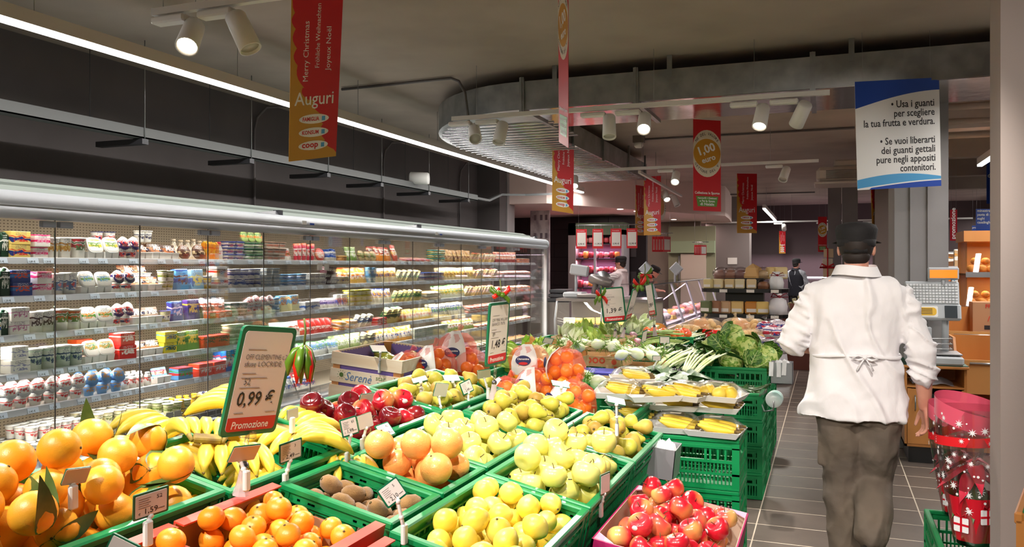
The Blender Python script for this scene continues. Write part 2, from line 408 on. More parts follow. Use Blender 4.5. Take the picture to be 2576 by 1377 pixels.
for i in range(34):
    t = i / 33; y = 7.2 + 5.2 * t
    xl = -3.87
    for q in range(14):
        if arc[q][1] <= y <= arc[q + 1][1]: xl = arc[q][0] + 0.02
    mb.tube([(xl, y, zb - 0.004), (-2.62 if y > 8 else -2.35, y, zb - 0.004)], 0.022, 6, flat=0.5)
mb.build('stiffening_rib', pl('bright_galvanised', (225, 222, 225), 0.18, metal=1.0), D)
for y in (8.6, 9.9, 11.3, 12.4):
    MB().bx((-2.6, y, zb - 0.03), (-2.575, y + 0.03, ZC)).build('hanger', GALV, D)
for x in (-2.4, -1.44, -0.1, 0.9): MB().bx((x + 0.25, 6.55, zt - 0.06), (x + 0.29, 6.56, ZC)).build('hanger', GALV, D)
# ---------------------------------------------------------------- linear light rows
def led_row(x0, y0, x1, y1, z, label, power, wires=True, width=0.06):
    a, b = Vector((x0, y0, 0)), Vector((x1, y1, 0)); L = (b - a).length; c = (a + b) / 2; ang = math.atan2(b.y - a.y, b.x - a.x)
    t = thing('linear_light', label, 'light', (c.x, c.y, z), (0, 0, ang))
    MB().bx((-L / 2, -width / 2, 0), (L / 2, width / 2, 0.075)).build('housing', pl('light_housing', (222, 216, 210), 0.5), t)
    MB().bx((-L / 2 + 0.005, -width / 2 + 0.004, -0.022), (L / 2 - 0.005, width / 2 - 0.004, 0.0)).build('diffuser', LED, t)
    k = max(2, int(L / 1.5))
    for i in range(k):
        MB().cyl((-L / 2 + L * (i + 0.5) / k, 0, 0.075), (-L / 2 + L * (i + 0.5) / k, 0, ZC - z), 0.0025, 5).build('wire', STEEL, t)
    strip_lamp((c.x, c.y, z - 0.03), L, width * 0.9, power, (0, 0, ang))
    return t
led_row(-3.96, -2.5, -3.96, 13.75, 2.85, 'long bright linear light running above the glass chiller', 190)
led_row(-1.2, 17.5, -1.25, 22.5, 2.75, 'short linear light near the far back wall', 70)
led_row(1.68, 5.0, 1.68, 11.0, 2.76, 'linear light crossing in front of the upper blue sign at right', 120)
led_row(3.75, 15.0, 3.75, 25.5 - 2, 2.85, 'far linear light behind the lower blue sign', 120)
# cable tray along the left wall
t = thing('cable_tray', 'galvanised cable tray hanging along the dark left wall', 'tray', (-4.8, 0, 0))
MB().bx((-0.05, -2.9, 2.52), (0.05, 11.0, 2.53)).bx((0.047, -2.9, 2.52), (0.05, 11.0, 2.6)).bx((-0.05, -2.9, 2.52), (-0.047, 11.0, 2.6)).build('channel', pl('tray_grey', (104, 106, 106), 0.6), t)
for px in (350, 620, 815, 950, 1070, 1170):
    y = at_x(px, 400, -4.8).y
    MB().bx((-0.4, y - 0.03, 2.475), (0.06, y + 0.03, 2.515)).build('bracket', DARK, t)
    MB().cyl((0.055, y, 2.5), (0.055, y, ZC), 0.004, 6).build('hanger_rod', STEEL, t)
    MB().cyl((-0.1, y - 0.35, 2.53), (-0.1, y - 0.35, ZC), 0.003, 6).build('hanger_rod', DARK, t)
MB().tube([(0, 11.0, 2.56), (0, 11.5, 2.56), (0.05, 11.9, 2.68), (0.3, 12.3, 2.7), (0.7, 12.5, 2.72)], 0.045, 4, smooth=False, flat=0.5).build('channel_end', MATS['tray_grey'], t)
# conduits
def pipe(label, pts, r=0.014, m=None):
    o = MB().tube(pts, r, 8).build('conduit', m or pl('conduit_grey', (98, 92, 92), 0.5)); tag(o, label, 'pipe', 'grey conduits')
    return o
for k, (px, lab) in enumerate(((640, 'vertical grey conduit on left wall, nearest the camera'), (965, 'vertical grey conduit on left wall, middle one'), (1157, 'vertical grey conduit on left wall, near the chiller end'))):
    y = at_x(px, 450, -5.42).y
    pipe(lab, [(-5.42, y, 1.0), (-5.42, y, 2.95), (-5.42, y + 0.04, 3.08), (-5.38, y + 0.14, 3.2), (-5.2, y + 0.3, 3.23)])
a, b = at_z(860, 225, 3.23), at_z(1135, 197, 3.23)
pipe('grey conduit bending down beside the duct curve', [a, b, (b.x + 0.07, b.y + 0.01, 3.2), (b.x + 0.12, b.y + 0.03, 3.1), (b.x + 0.14, b.y + 0.1, 2.75)], 0.013)
pipe('grey conduit crossing the ceiling behind the first spotlight track', [at_z(1600, 352, 3.23), at_z(2150, 322, 3.23)], 0.014)
pipe('grey conduit crossing the ceiling far behind the coin banner', [at_z(1820, 490, 3.23), at_z(2050, 484, 3.23)], 0.014)
pipe('thin conduit behind the long linear light', [at_z(1150, 350, 3.23), at_z(1390, 358, 3.23)], 0.012)
for k, z in enumerate((3.12, 3.05, 2.98)): pipe(('upper', 'middle', 'lower')[k] + ' grey pipe crossing behind the big blue rimmed notice at right', [(1.0, 9.0 + k * 0.5, z), (6.0, 9.2 + k * 0.5, z)], 0.035, M_CEIL)
# smoke detector, wall speaker, air conditioner
p = at_z(1607, 352, 3.2)
t = thing('smoke_detector', 'round white smoke detector on the ceiling behind the track', 'detector', (p.x, p.y, ZC))
MB().bx((-0.07, -0.05, -0.09), (0.07, 0.05, 0)).build('mounting_box', pl('grey_box', (120, 112, 108)), t)
MB().lathe([(0.001, -0.16), (0.04, -0.155), (0.06, -0.13), (0.06, -0.09)], 16).build('sensor_head', WHITE, t)
p = at_x(1055, 448, -4.7)
t = thing('loudspeaker', 'white cylindrical loudspeaker above the cable tray on left wall', 'speaker', p, (0, 0, 0.3))
MB().tube([(-0.12, 0, 0), (-0.11, 0, 0), (0.1, 0, -0.01), (0.12, 0, -0.01)], [0.06, 0.075, 0.075, 0.065], 18).build('body', WHITE, t)
MB().cyl((-0.12, 0, -0.06), (-0.2, 0, -0.09), 0.035, 12).build('bracket', WHITE, t)
p = at_z(2058, 450, 2.75)
t = thing('air_conditioner', 'pale ceiling mounted air conditioning unit behind the glove notice', 'air conditioner', (p.x, p.y, 2.72))
MB().rbox((0.45, 0.3, 0.09), (0.95, 0.6, 0.2), 0.05).build('casing', pl('ac_cream', (198, 184, 172)), t)
MB().rbox((0.5, 0.3, 0.24), (0.6, 0.4, 0.1), 0.02).build('top_casing', pl('ac_cream', (198, 184, 172)), t)
for k in range(6): MB().bx((0.1, -0.008, 0.03 + 0.02 * k), (0.5, 0.002, 0.038 + 0.02 * k)).build('louvre', pl('ac_slot', (70, 62, 60)), t)
MB().rbox((0.45, 0.3, -0.03), (1.0, 0.68, 0.03), 0.012).build('drip_tray', pl('ac_cream', (198, 184, 172)), t)
# ---------------------------------------------------------------- spotlight tracks
SPOT_GLOW = mat('spot_lens_glow', (1, 1, 1, 1), emit=(1.0, 0.86, 0.68, 1), estr=14)
def spot_head(loc, aim, label, lit=True, power=0.0, size=62, drop=0.1):
    """white cylinder on an adapter box; the can looks at aim"""
    loc = Vector(loc); t = thing('track_spotlight', label, 'spotlight', loc, (0, 0, 0), 'track spotlights')
    MB().rbox((-0.13, 0, -0.03), (0.2, 0.07, 0.035), 0.008).build('adapter', WHITE, t)
    MB().cyl((0, 0, -0.03), (0, 0, -drop), 0.012, 8).build('stem', WHITE, t)
    d = (Vector(aim) - loc).normalized(); q = d.to_track_quat('-Z', 'Y').to_matrix().to_4x4(); c = Vector((0, 0, -drop))
    MB().lathe([(0.0, 0.06), (0.044, 0.06), (0.05, 0.05), (0.054, -0.13), (0.048, -0.131), (0.045, -0.11)], 20, M=T3(c) @ q).build('can', WHITE, t)
    MB().lathe([(0.0, -0.112), (0.045, -0.112), (0.045, -0.118), (0.0, -0.118)], 16, M=T3(c) @ q).build('lens', SPOT_GLOW if lit else pl('spot_reflector', (200, 196, 190), 0.2), t)
    if power:
        s = spot_lamp(loc + c + d * 0.15, aim, power, size)
    return t
def track(x0, y0, x1, y1, z, label):
    a, b = Vector((x0, y0, z)), Vector((x1, y1, z)); n = (b - a).normalized()
    t = thing('light_track', label, 'light track', (a + b) / 2)
    L = (b - a).length; ang = math.atan2(n.y, n.x)
    MB().bx((-L / 2, -0.018, -0.0), (L / 2, 0.018, 0.035), M=R3(0, 0, ang)).build('rail', WHITE, t)
    for k in range(4):
        q = -L / 2 + L * (k + 0.3) / 4; v = R3(0, 0, ang) @ Vector((q, 0, 0))
        MB().cyl((v.x, v.y, 0.03), (v.x, v.y, ZC - z), 0.0018, 5).build('wire', STEEL, t)
    return t
track(-2.97, 6.33, 0.02, 6.33, 2.8, 'white spotlight track hung just in front of the air duct')
track(-3.23, 10.4, -0.09, 10.4, 2.8, 'white spotlight track hung behind the coin banner')
a, b = at_z(1608, 436, 2.8), at_z(1714, 496, 2.8)
track(a.x, a.y, b.x, b.y, 2.8, 'short angled spotlight track above the paired small banners')
track(-3.1, 3.15, -2.3, 3.15, 2.8, 'near spotlight track at top left of the photo')
track(-1.6, 2.1, 1.2, 2.1, 2.8, 'added unseen spotlight track over the sloping crates')  # unseen track, added to carry extra light for the crates
track(-3.1, 0.0, 1.2, 0.0, 2.8, 'spotlight track behind the camera')
track(-2.6, 20.5, 3.0, 20.5, 2.6, 'distant white spotlight track before the back wall')
for i, (px, ax, ay, lit, pw) in enumerate(((1205, -1.6, 4.2, 0, 60), (1283, -2.6, 5.4, 0, 40), (1573, -1.4, 5.6, 0, 60), (1662, -1.0, 4.2, 1, 90), (1940, -0.7, 5.2, 1, 90), (2030, -1.2, 8.0, 0, 50))):
    x = -2.97 + (px - 1140) / (2085 - 1140) * 2.98
    spot_head((x, 6.33, 2.8), (ax, ay, 0.9), 'white spotlight on the duct track, %s from the left' % ('first', 'second', 'third', 'fourth', 'fifth', 'sixth')[i], bool(lit), pw)
for i, (px, ax, ay, lit) in enumerate(((1455, -2.6, 8.6, 1), (1722, -1.7, 8.3, 1), (1985, -1.0, 9.0, 0))):
    x = -3.23 + (px - 1430) / (2060 - 1430) * 3.14
    spot_head((x, 10.4, 2.8), (ax, ay, 0.9), 'white spotlight on the second track, %s from the left' % ('first', 'second', 'third')[i], bool(lit), 90)
for i, (q, lit) in enumerate(((0.55, 1), (0.8, 0))):
    p = a.lerp(b, q); spot_head((p.x, p.y, 2.8), (p.x + 0.8, p.y - 1.5 + i, 1), 'white spotlight on the short angled track, %s end' % ('middle', 'right')[i], bool(lit), 25)
for i, (x, ax, ay, lit) in enumerate(((-2.86, -2.1, 1.6, 1), (-2.58, -1.6, 3.2, 0), (-1.4, -1.2, 1.8, 1), (-0.6, -0.8, 2.9, 1), (0.4, -0.3, 4.4, 1))):
    spot_head((x, 3.15 if i < 2 else 2.1, 2.8), (ax, ay, 0.95), ('white spotlight at top left with a glowing lens', 'white spotlight at top left with its lens turned away', 'added unseen spotlight over the crates, left', 'added unseen spotlight over the crates, middle', 'added unseen spotlight over the crates, right end')[i], bool(lit), 75)  # last three heads are unseen, added to light the produce and aisle
for i, (x, ax, ay) in enumerate(((-1.9, -1.2, 1.9), (-0.8, -0.8, 2.3), (0.3, 0.0, 4.4))):
    spot_head((x, 0.0, 2.8), (ax, ay, 1.0), 'rear track spotlight, %s' % ('left', 'middle', 'right')[i], True, 95, 56)
for i, x in enumerate((-0.95, 0.0, 1.0)): spot_head((x, 20.5, 2.6), (x, 22.5, 1.4), 'distant track spotlight before the back wall, %s' % ('left', 'middle', 'right')[i], False, 12)
# purple-tinted counter lamps at the far meat counter, sales floor lamps on the right
strip_lamp((-0.2, 23.4, 1.9), 4.0, 0.3, 40, col=(1, 0.75, 0.9))
strip_lamp((3.6, 8.0, 3.1), 1.2, 3.0, 90, col=(1, 0.9, 0.8))
# ================================================================ the long glass-door chiller
FY0, FY1 = 2.3, 12.0
XG, XB = -4.05, -4.95
CH = thing('chiller_cabinet', 'long glass-doored chiller full of dairy products along the left wall', 'chiller', (XG, 0, 0))
def cb(name, mb, m, parent=None): return mb.build(name, m, parent or CH, T3((-XG, 0, 0)))
M_GREYM = pl('chiller_grey', (178, 181, 186), 0.4); M_FASC = pl('chiller_fascia', (128, 136, 130), 0.6)
M_PERF = mat('perforated_back', S(196, 180, 156), 0.55)
nt = M_PERF.node_tree; bs = nt.nodes['Principled BSDF']
tc = nt.nodes.new('ShaderNodeTexCoord'); sp = nt.nodes.new('ShaderNodeSeparateXYZ'); nt.links.new(tc.outputs['Object'], sp.inputs[0])
def mth(op, a, b=None):
    x = nt.nodes.new('ShaderNodeMath'); x.operation = op
    for i, v in enumerate((a, b)):
        if v is None: continue
        if isinstance(v, (int, float)): x.inputs[i].default_value = v
        else: nt.links.new(v, x.inputs[i])
    return x.outputs[0]
hy = mth('LESS_THAN', mth('FRACT', mth('MULTIPLY', sp.outputs[1], 38)), 0.45); hz = mth('LESS_THAN', mth('FRACT', mth('MULTIPLY', sp.outputs[2], 50)), 0.28)
mx = nt.nodes.new('ShaderNodeMix'); mx.data_type = 'RGBA'; nt.links.new(mth('MULTIPLY', hy, hz), mx.inputs['Factor'])
mx.inputs[6].default_value = S(206, 190, 166); mx.inputs[7].default_value = S(110, 92, 74); nt.links.new(mx.outputs[2], bs.inputs['Base Color'])
cb('back_panel', MB().bx((XB - 0.03, FY0, 0.4), (XB, FY1, 1.95)), M_PERF)
cb('roof', MB().bx((XB - 0.1, FY0, 1.98), (-4.3, FY1, 2.04)), M_FASC)
cb('inner_ceiling', MB().bx((XB, FY0, 1.93), (-4.06, FY1, 1.95)), pl('chiller_inside', (208, 196, 178), 0.5))
mb = MB(); mb.add([(-4.12, FY0, 1.955), (-4.12, FY1, 1.955), (-4.42, FY1, 2.07), (-4.42, FY0, 2.07), (-4.44, FY0, 2.0), (-4.44, FY1, 2.0)], [(0, 1, 2, 3), (3, 2, 5, 4)])
cb('fascia', mb, M_FASC)
def canopy(x, z, r, a0, a1, n=12):
    return [(x + r * math.cos(math.radians(a0 + (a1 - a0) * i / n)), z + r * math.sin(math.radians(a0 + (a1 - a0) * i / n))) for i in range(n + 1)]
prof = canopy(-4.075, 1.92, 0.055, 120, -20, 10) + canopy(-4.06, 1.865, 0.042, 40, -110, 8) + [(-4.12, 1.84), (-4.13, 1.95)]
mb = MB(); k = len(prof); mb.add([(x, y, z) for y in (FY0, FY1 + 0.02) for x, z in prof], [(i, (i + 1) % k, (i + 1) % k + k, i + k) for i in range(k)] + [tuple(range(k)), tuple(range(2 * k - 1, k - 1, -1))], smooth=False)
o = cb('canopy', mb, M_GREYM)
for p in o.data.polygons[:19]: p.use_smooth = True
# base: ledge with price rail, chrome strips, dark plinth
cb('base_ledge', MB().add([(XG + 0.0, y, z) if False else (x, y, z) for y in (FY0, FY1) for x, z in ((-4.10, 0.47), (-4.02, 0.46), (-3.985, 0.385), (-3.985, 0.33), (-4.10, 0.33))], [(1, 0, 5, 6), (2, 1, 6, 7), (3, 2, 7, 8), (4, 3, 8, 9), (0, 1, 2, 3, 4), (9, 8, 7, 6, 5)]), pl('ledge_grey', (150, 150, 154), 0.45))
cb('bumper_strip', MB().cyl((-3.975, FY0, 0.375), (-3.975, FY1, 0.375), 0.014, 10), pl('chrome_strip', (225, 225, 228), 0.15, metal=1))
cb('bumper_strip', MB().cyl((-3.985, FY0, 0.30), (-3.985, FY1, 0.30), 0.009, 8), pl('chrome_strip', (225, 225, 228), 0.15, metal=1))
cb('plinth', MB().bx((-4.9, FY0, 0.0), (-4.02, FY1, 0.33)), pl('plinth_grey', (92, 84, 82), 0.5))
cb('deck', MB().bx((XB, FY0, 0.44), (-4.1, FY1, 0.47)), pl('chiller_inside', (208, 196, 178), 0.5))
# end frame, side glass, mullion wire
cb('end_post', MB().bx((-4.10, FY1, 0.3), (-4.03, FY1 + 0.05, 1.95)).bx((-5.0, FY1, 0.0), (-4.03, FY1 + 0.05, 0.45)).bx((-5.0, FY1, 0.4), (-4.93, FY1 + 0.05, 2.0)), M_GREYM)
cb('end_cap', MB().lathe([(0.0, 0.0), (0.06, 0.0), (0.075, -0.015), (0.075, -0.03)], 18, M=T3((-4.075, FY1 + 0.06, 1.9)) @ R3(-PI / 2, 0, 0)), M_GREYM)
cb('side_glass', MB().bx((-4.92, FY1 - 0.012, 0.45), (-4.1, FY1 - 0.004, 1.95)), GLASS)
# shelves
SZ = [1.63, 1.415, 1.2, 0.985, 0.785]
XS = -4.2
M_SHELF = pl('shelf_clear_grey', (196, 192, 184), 0.35); M_RAIL = pl('price_rail', (172, 176, 182), 0.3); M_LAB = pl('price_label_paper', (205, 220, 238), 0.5)
SHELVES = []
for z in SZ:
    s = cb('shelf', MB().bx((XB, FY0 + 0.05, z - 0.035), (XS - 0.01, FY1 - 0.05, z - 0.02)), M_SHELF)
    SHELVES.append(s)
    MB().add([(x, y, zz) for y in (FY0 + 0.05, FY1 - 0.05) for x, zz in ((XS - 0.012, z - 0.012), (XS + 0.004, z - 0.016), (XS + 0.016, z - 0.05), (XS, z - 0.05))], [(0, 1, 5, 4), (1, 2, 6, 5), (2, 3, 7, 6), (3, 0, 4, 7), (3, 2, 1, 0), (4, 5, 6, 7)]).build('price_rail', M_RAIL, s)
    MB().bx((XS - 0.05, FY0 + 0.1, z - 0.045), (XS - 0.03, FY1 - 0.1, z - 0.036)).build('shelf_tube', mat('chiller_tube_glow', (1, 1, 1, 1), emit=(1, 0.93, 0.82, 1), estr=4), s)
    strip_lamp((XS - 0.06, (FY0 + FY1) / 2, z - 0.055), 0.03, FY1 - FY0 - 0.2, 43, (0, 0, 0), (1, 0.93, 0.83))
strip_lamp((-4.16, (FY0 + FY1) / 2, 1.92), 0.03, FY1 - FY0 - 0.2, 62, (0, math.radians(22), 0), (1, 0.93, 0.83))
cb('top_tube', MB().bx((-4.19, FY0 + 0.1, 1.915), (-4.165, FY1 - 0.1, 1.93)), MATS['chiller_tube_glow'])
# price labels on every rail (four prints shared)
rng = random.Random(3)
lab_me = []
for k, s in enumerate(('1,39 €', '0,45 €', '2,19 €', '0,89 €')):
    mb = MB().bx((-0.034, -0.015, 0), (0.034, 0.015, 0.0015))
    me = mb.mesh('price_label', [M_LAB, INK]); tm = text_mesh(s, 0.016, INK, bold=0.01)
    bm = bmesh.new(); bm.from_mesh(me); n0 = len(bm.faces); bm.from_mesh(tm)
    bm.faces.ensure_lookup_table(); bm.verts.ensure_lookup_table()
    for v in {v for f in bm.faces[n0:] for v in f.verts}: v.co += Vector((-0.030, -0.011, 0.0018))
    for f in bm.faces[n0:]: f.material_index = 1
    bm.to_mesh(me); bm.free(); lab_me.append(me)
tilt = math.radians(70)
Mlab = lambda y, x, z: T3((x, y, z)) @ R3(0, 0, PI / 2) @ R3(math.radians(72), 0, 0)
for si, z in enumerate(SZ):
    y = 3.15 + rng.random() * 0.1
    while y < 11.7:
        link('price_label', lab_me[rng.randrange(4)], SHELVES[si], Mlab(y, XS + 0.013, z - 0.032))
        y += rng.choice((0.1, 0.14, 0.19, 0.24)) * (1 + max(0, y - 7) * 0.06)
sl = [o for o in CH.children if o.name.startswith('base_ledge')][0]
y = 3.0
while y < 11.8:
    link('price_label', lab_me[rng.randrange(4)], sl, T3((-4.001, y, 0.43)) @ R3(0, 0, PI / 2) @ R3(math.radians(64), 0, 0)); y += rng.choice((0.12, 0.16, 0.2))
# doors: 0.6 m leaves, hinged in pairs, dark seam lines, grey clips top and bottom
dm = MB().bx((-0.004, 0.006, 0.46), (0.004, 0.604, 1.835)).mesh('door_panel', GLASS)
sm = MB().bx((-0.004, -0.0022, 0.46), (0.004, 0.0022, 1.835)).mesh('door_seam', pl('seam_dark', (70, 66, 64), 0.4))
ym = 3.39 - 0.61 * 2
i = 0
while ym < 11.9:
    d = link('door_panel', dm, CH, T3((0, ym, 0)))
    link('door_seam', sm, d)
    if i % 2 == 0:
        for zz in (1.80, 0.475):
            q = MB().rbox((0.012, -0.055, zz), (0.03, 0.09, 0.036), 0.004).rbox((0.012, 0.055, zz), (0.03, 0.09, 0.036), 0.004).build('hinge_clip', pl('clip_blue_grey', (164, 172, 190), 0.4), d)
    ym += 0.61; i += 1
# thermometer holders on the canopy
for px, lab in ((675, 'left'), (1038, 'middle'), (1340, 'right')):
    y = at_x(px, 540, -4.2).y
    o = MB().add([(-0.02, -0.16, 0.0), (0.03, 0.1, 0), (0.0, 0.1, 0.035), (-0.01, -0.16, 0.006), (-0.04, 0.1, 0), (-0.04, -0.16, 0)], [(0, 1, 2, 3), (1, 4, 2), (5, 0, 3), (4, 5, 3, 2)]).bx((-0.03, 0.1, -0.0), (0.03, 0.15, 0.04)).build('gauge_housing', DARK, CH, T3((-4.2 - XG, y, 1.985)))
for px, s in ((770, 0), (1102, 1)):
    y = at_x(px, 560, -4.0).y
    MB().bx((0, -0.03, 0), (0.002, 0.03, 0.03)).build('sticker', WHITE, CH, T3((-4.018 - XG, y, 1.91)))
    MB().bx((0, -0.03, 0), (0.002, 0.03, 0.015)).build('sticker', BLUEP, CH, T3((-4.018 - XG, y + 0.11, 1.91)))
# wire fence with clear panels along the deck front
mb = MB()
mb.cyl((-4.095, FY0, 0.535), (-4.095, FY1, 0.535), 0.003, 5).cyl((-4.095, FY0, 0.50), (-4.095, FY1, 0.50), 0.002, 5)
for k in range(60): y = FY0 + k * 0.163; mb.cyl((-4.095, y, 0.47), (-4.095, y, 0.535), 0.002, 5)
cb('wire_fence', mb, STEEL)
cb('fence_panel', MB().bx((-4.105, FY0, 0.47), (-4.10, FY1, 0.53)), CLEAR)
# ================================================================ products in the chiller
def col(*c): return S(*c)
W_ = (238, 236, 230)
def P(b, a, s, seed=0): return print_mat(S(*b), S(*a), S(*s), seed)
LIDW = pl('lid_white', (240, 240, 238), 0.3); LIDS = pl('lid_silver', (200, 202, 205), 0.25, metal=0.5)
PROD = {}
def prod(kind, b, a, s, seed=0, txt=None):
    """prototype product facing +X, base centre at origin; returns (Kind, width, height, depth)"""
    key = (kind, b, a, s, seed, txt)
    if key in PROD: return PROD[key]
    m = P(b, a, s, seed); q = bpy.data.objects.new('product', None)
    COL.objects.link(q); q.empty_display_size = 0.02
    tz = None
    def L(r, z0, z1, n=14): return [(0.0, z0), (r, z0), (r, z1), (0.0, z1)]
    lid = pl('lid_%d_%d_%d' % a, a, 0.35)
    if kind == 'cup':
        MB().lathe([(0.0, 0), (0.026, 0), (0.028, 0.004), (0.035, 0.07), (0.036, 0.074)], 14).build('cup', m, q)
        MB().lathe([(0.036, 0.073), (0.04, 0.074), (0.04, 0.077), (0.0, 0.078)], 14).build('lid', LIDW if seed % 2 else lid, q); W, H, Dp = 0.083, 0.078, 0.083; cat = 'yoghurt'
    elif kind == 'cuplean':   # cup with its foil lid turned to the shopper
        MB().lathe([(0.0, 0), (0.026, 0), (0.035, 0.07)], 14).build('cup', m, q)
        MB().lathe([(0.0, 0.0), (0.042, 0.0), (0.042, 0.003), (0.0, 0.004)], 16, M=T3((0.03, 0, 0.10)) @ R3(0, math.radians(68), 0)).build('foil_lid', P(a, W_, s, seed + 1), q)
        MB().lathe([(0.0, 0), (0.026, 0), (0.036, 0.07)], 14, M=T3((-0.035, 0, 0.09)) @ R3(0, math.radians(68), 0)).build('cup', m, q); W, H, Dp = 0.088, 0.14, 0.1; cat = 'yoghurt'
    elif kind == 'tall':
        MB().lathe([(0.0, 0), (0.036, 0), (0.044, 0.115), (0.046, 0.12)], 16).build('tub', m, q)
        MB().lathe([(0.046, 0.118), (0.049, 0.12), (0.049, 0.128), (0.0, 0.129)], 16).build('lid', LIDW, q); W, H, Dp = 0.1, 0.13, 0.1; cat = 'tub'
    elif kind == 'tub':
        MB().frustum((0, 0, 0), (0.075, 0.085), (0.09, 0.1), 0.05).build('tub', m, q)
        MB().rbox((0, 0, 0.054), (0.096, 0.106, 0.01), 0.004).build('lid', lid, q); W, H, Dp = 0.11, 0.06, 0.1; cat = 'tub'
    elif kind == 'round':
        MB().lathe([(0.0, 0), (0.05, 0), (0.052, 0.04)], 18).build('tub', m, q)
        MB().lathe([(0.052, 0.038), (0.056, 0.04), (0.056, 0.05), (0.0, 0.052)], 18).build('lid', lid, q); W, H, Dp = 0.115, 0.052, 0.115; cat = 'tub'
    elif kind == 'disc':      # round pack standing on edge
        MB().lathe([(0.0, -0.012), (0.052, -0.012), (0.056, 0.0), (0.052, 0.008), (0.0, 0.012)], 20, M=T3((0, 0, 0.056)) @ R3(0, math.radians(75), 0)).build('pack', m, q); W, H, Dp = 0.115, 0.11, 0.05; cat = 'pack'
    elif kind == 'box':
        MB().rbox((0, 0, 0.04), (0.09, 0.12, 0.08), 0.003).build('carton', m, q); W, H, Dp = 0.124, 0.08, 0.09; cat = 'carton'; tz = (0.0455, 0.045)
    elif kind == 'card':      # upright card sleeve over two cups
        MB().rbox((0, 0, 0.075), (0.05, 0.12, 0.15), 0.004, M=R3(0, -0.12, 0)).build('sleeve', m, q); W, H, Dp = 0.126, 0.15, 0.08; cat = 'carton'; tz = (0.018, 0.1)
    elif kind == 'multi':     # four-cup tray with printed sleeve leaning on top
        MB().frustum((0, -0.033, 0), (0.05, 0.05), (0.06, 0.062), 0.045).frustum((0, 0.033, 0), (0.05, 0.05), (0.06, 0.062), 0.045).build('cup', LIDW, q)
        MB().rbox((-0.005, 0, 0.075), (0.014, 0.128, 0.075), 0.003, M=T3((0.01, 0, 0)) @ R3(0, -0.35, 0)).build('sleeve', m, q)
        MB().bx((-0.034, -0.066, 0.045), (0.034, 0.066, 0.049)).build('tray', LIDW, q); W, H, Dp = 0.136, 0.115, 0.08; cat = 'multipack'; tz = (0.0, 0.082)
    elif kind == 'leaner':    # white moulded pack with rounded picture label
        MB().prism(rrect(0.115, 0.1, 0.03), 0.012, M=T3((0.01, 0, 0.085)) @ R3(0, 0, PI / 2) @ R3(math.radians(70), 0, 0)).build('lid', LIDW, q)
        MB().prism(rrect(0.095, 0.078, 0.02), 0.002, M=T3((0.022, 0, 0.086)) @ R3(0, 0, PI / 2) @ R3(math.radians(70), 0, 0)).build('picture_label', m, q)
        MB().frustum((0, -0.03, 0), (0.05, 0.045), (0.06, 0.056), 0.045).frustum((0, 0.03, 0), (0.05, 0.045), (0.06, 0.056), 0.045).build('cup', LIDW, q); W, H, Dp = 0.122, 0.13, 0.07; cat = 'yoghurt'
    elif kind == 'bottle':
        MB().lathe([(0.0, 0), (0.03, 0), (0.031, 0.01), (0.03, 0.09), (0.015, 0.12), (0.014, 0.135)], 14).build('bottle', m, q)
        MB().lathe([(0.017, 0.133), (0.017, 0.15), (0.0, 0.151)], 12).build('cap', lid, q); W, H, Dp = 0.066, 0.15, 0.066; cat = 'bottle'
    elif kind == 'mini':      # small drink bottle
        MB().lathe([(0.0, 0), (0.02, 0), (0.022, 0.03), (0.016, 0.045), (0.021, 0.06), (0.012, 0.075)], 12).build('bottle', m, q)
        MB().lathe([(0.014, 0.074), (0.014, 0.084), (0.0, 0.085)], 10).build('cap', lid, q); W, H, Dp = 0.048, 0.085, 0.05; cat = 'bottle'
    elif kind == 'milk':
        MB().rbox((0, 0, 0.09), (0.07, 0.07, 0.18), 0.002).add([(-0.035, -0.035, 0.18), (0.035, -0.035, 0.18), (0.035, 0.035, 0.18), (-0.035, 0.035, 0.18), (0, -0.035, 0.205), (0, 0.035, 0.205)], [(0, 1, 4), (2, 3, 5), (1, 2, 5, 4), (3, 0, 4, 5)]).build('carton', m, q)
        MB().lathe([(0.014, 0), (0.014, 0.014), (0.0, 0.015)], 12, M=T3((0.02, 0, 0.192)) @ R3(0, 0.6, 0)).build('cap', lid, q); W, H, Dp = 0.074, 0.2, 0.074; cat = 'carton'
    elif kind == 'pouch':     # pillow bag leaning back
        def fn(u, v, sg):
            x = (u - 0.5) * 0.13; z = v * 0.15; t = 0.02 * (math.sin(PI * u) ** 0.6) * (math.sin(PI * v) ** 0.5) * sg
            return (t - z * 0.25 + 0.006 * math.sin(9 * u + 5 * v), x, z)
        MB().grid(9, 7, lambda u, v: fn(u, v, 1)).grid(9, 7, lambda u, v: fn(u, v, -1)).build('bag', m, q); W, H, Dp = 0.1, 0.15, 0.06; cat = 'bag'
    elif kind == 'flat':      # tray pack lying, film over slices
        MB().frustum((0, 0, 0), (0.1, 0.12), (0.12, 0.14), 0.015, M=R3(0, 0.25, 0)).build('tray', LIDW, q)
        MB().rbox((0, 0, 0.025), (0.105, 0.125, 0.028), 0.01, M=R3(0, 0.25, 0), smooth=True).build('contents', m, q); W, H, Dp = 0.145, 0.05, 0.12; cat = 'pack'
    elif kind == 'wedge':
        MB().prism([(0, -0.05), (0.12, -0.01), (0.12, 0.03), (0.0, 0.05)], 0.045, M=T3((-0.02, 0, 0)) @ R3(0, -1.15, 0)).build('cheese', m, q)
        MB().bx((0.006, -0.025, 0.03), (0.0095, 0.025, 0.08), M=T3((-0.01, 0, 0)) @ R3(0, -0.4, 0)).build('label', P(W_, s, a, 1), q); W, H, Dp = 0.1, 0.11, 0.08; cat = 'cheese'
    elif kind == 'tube':
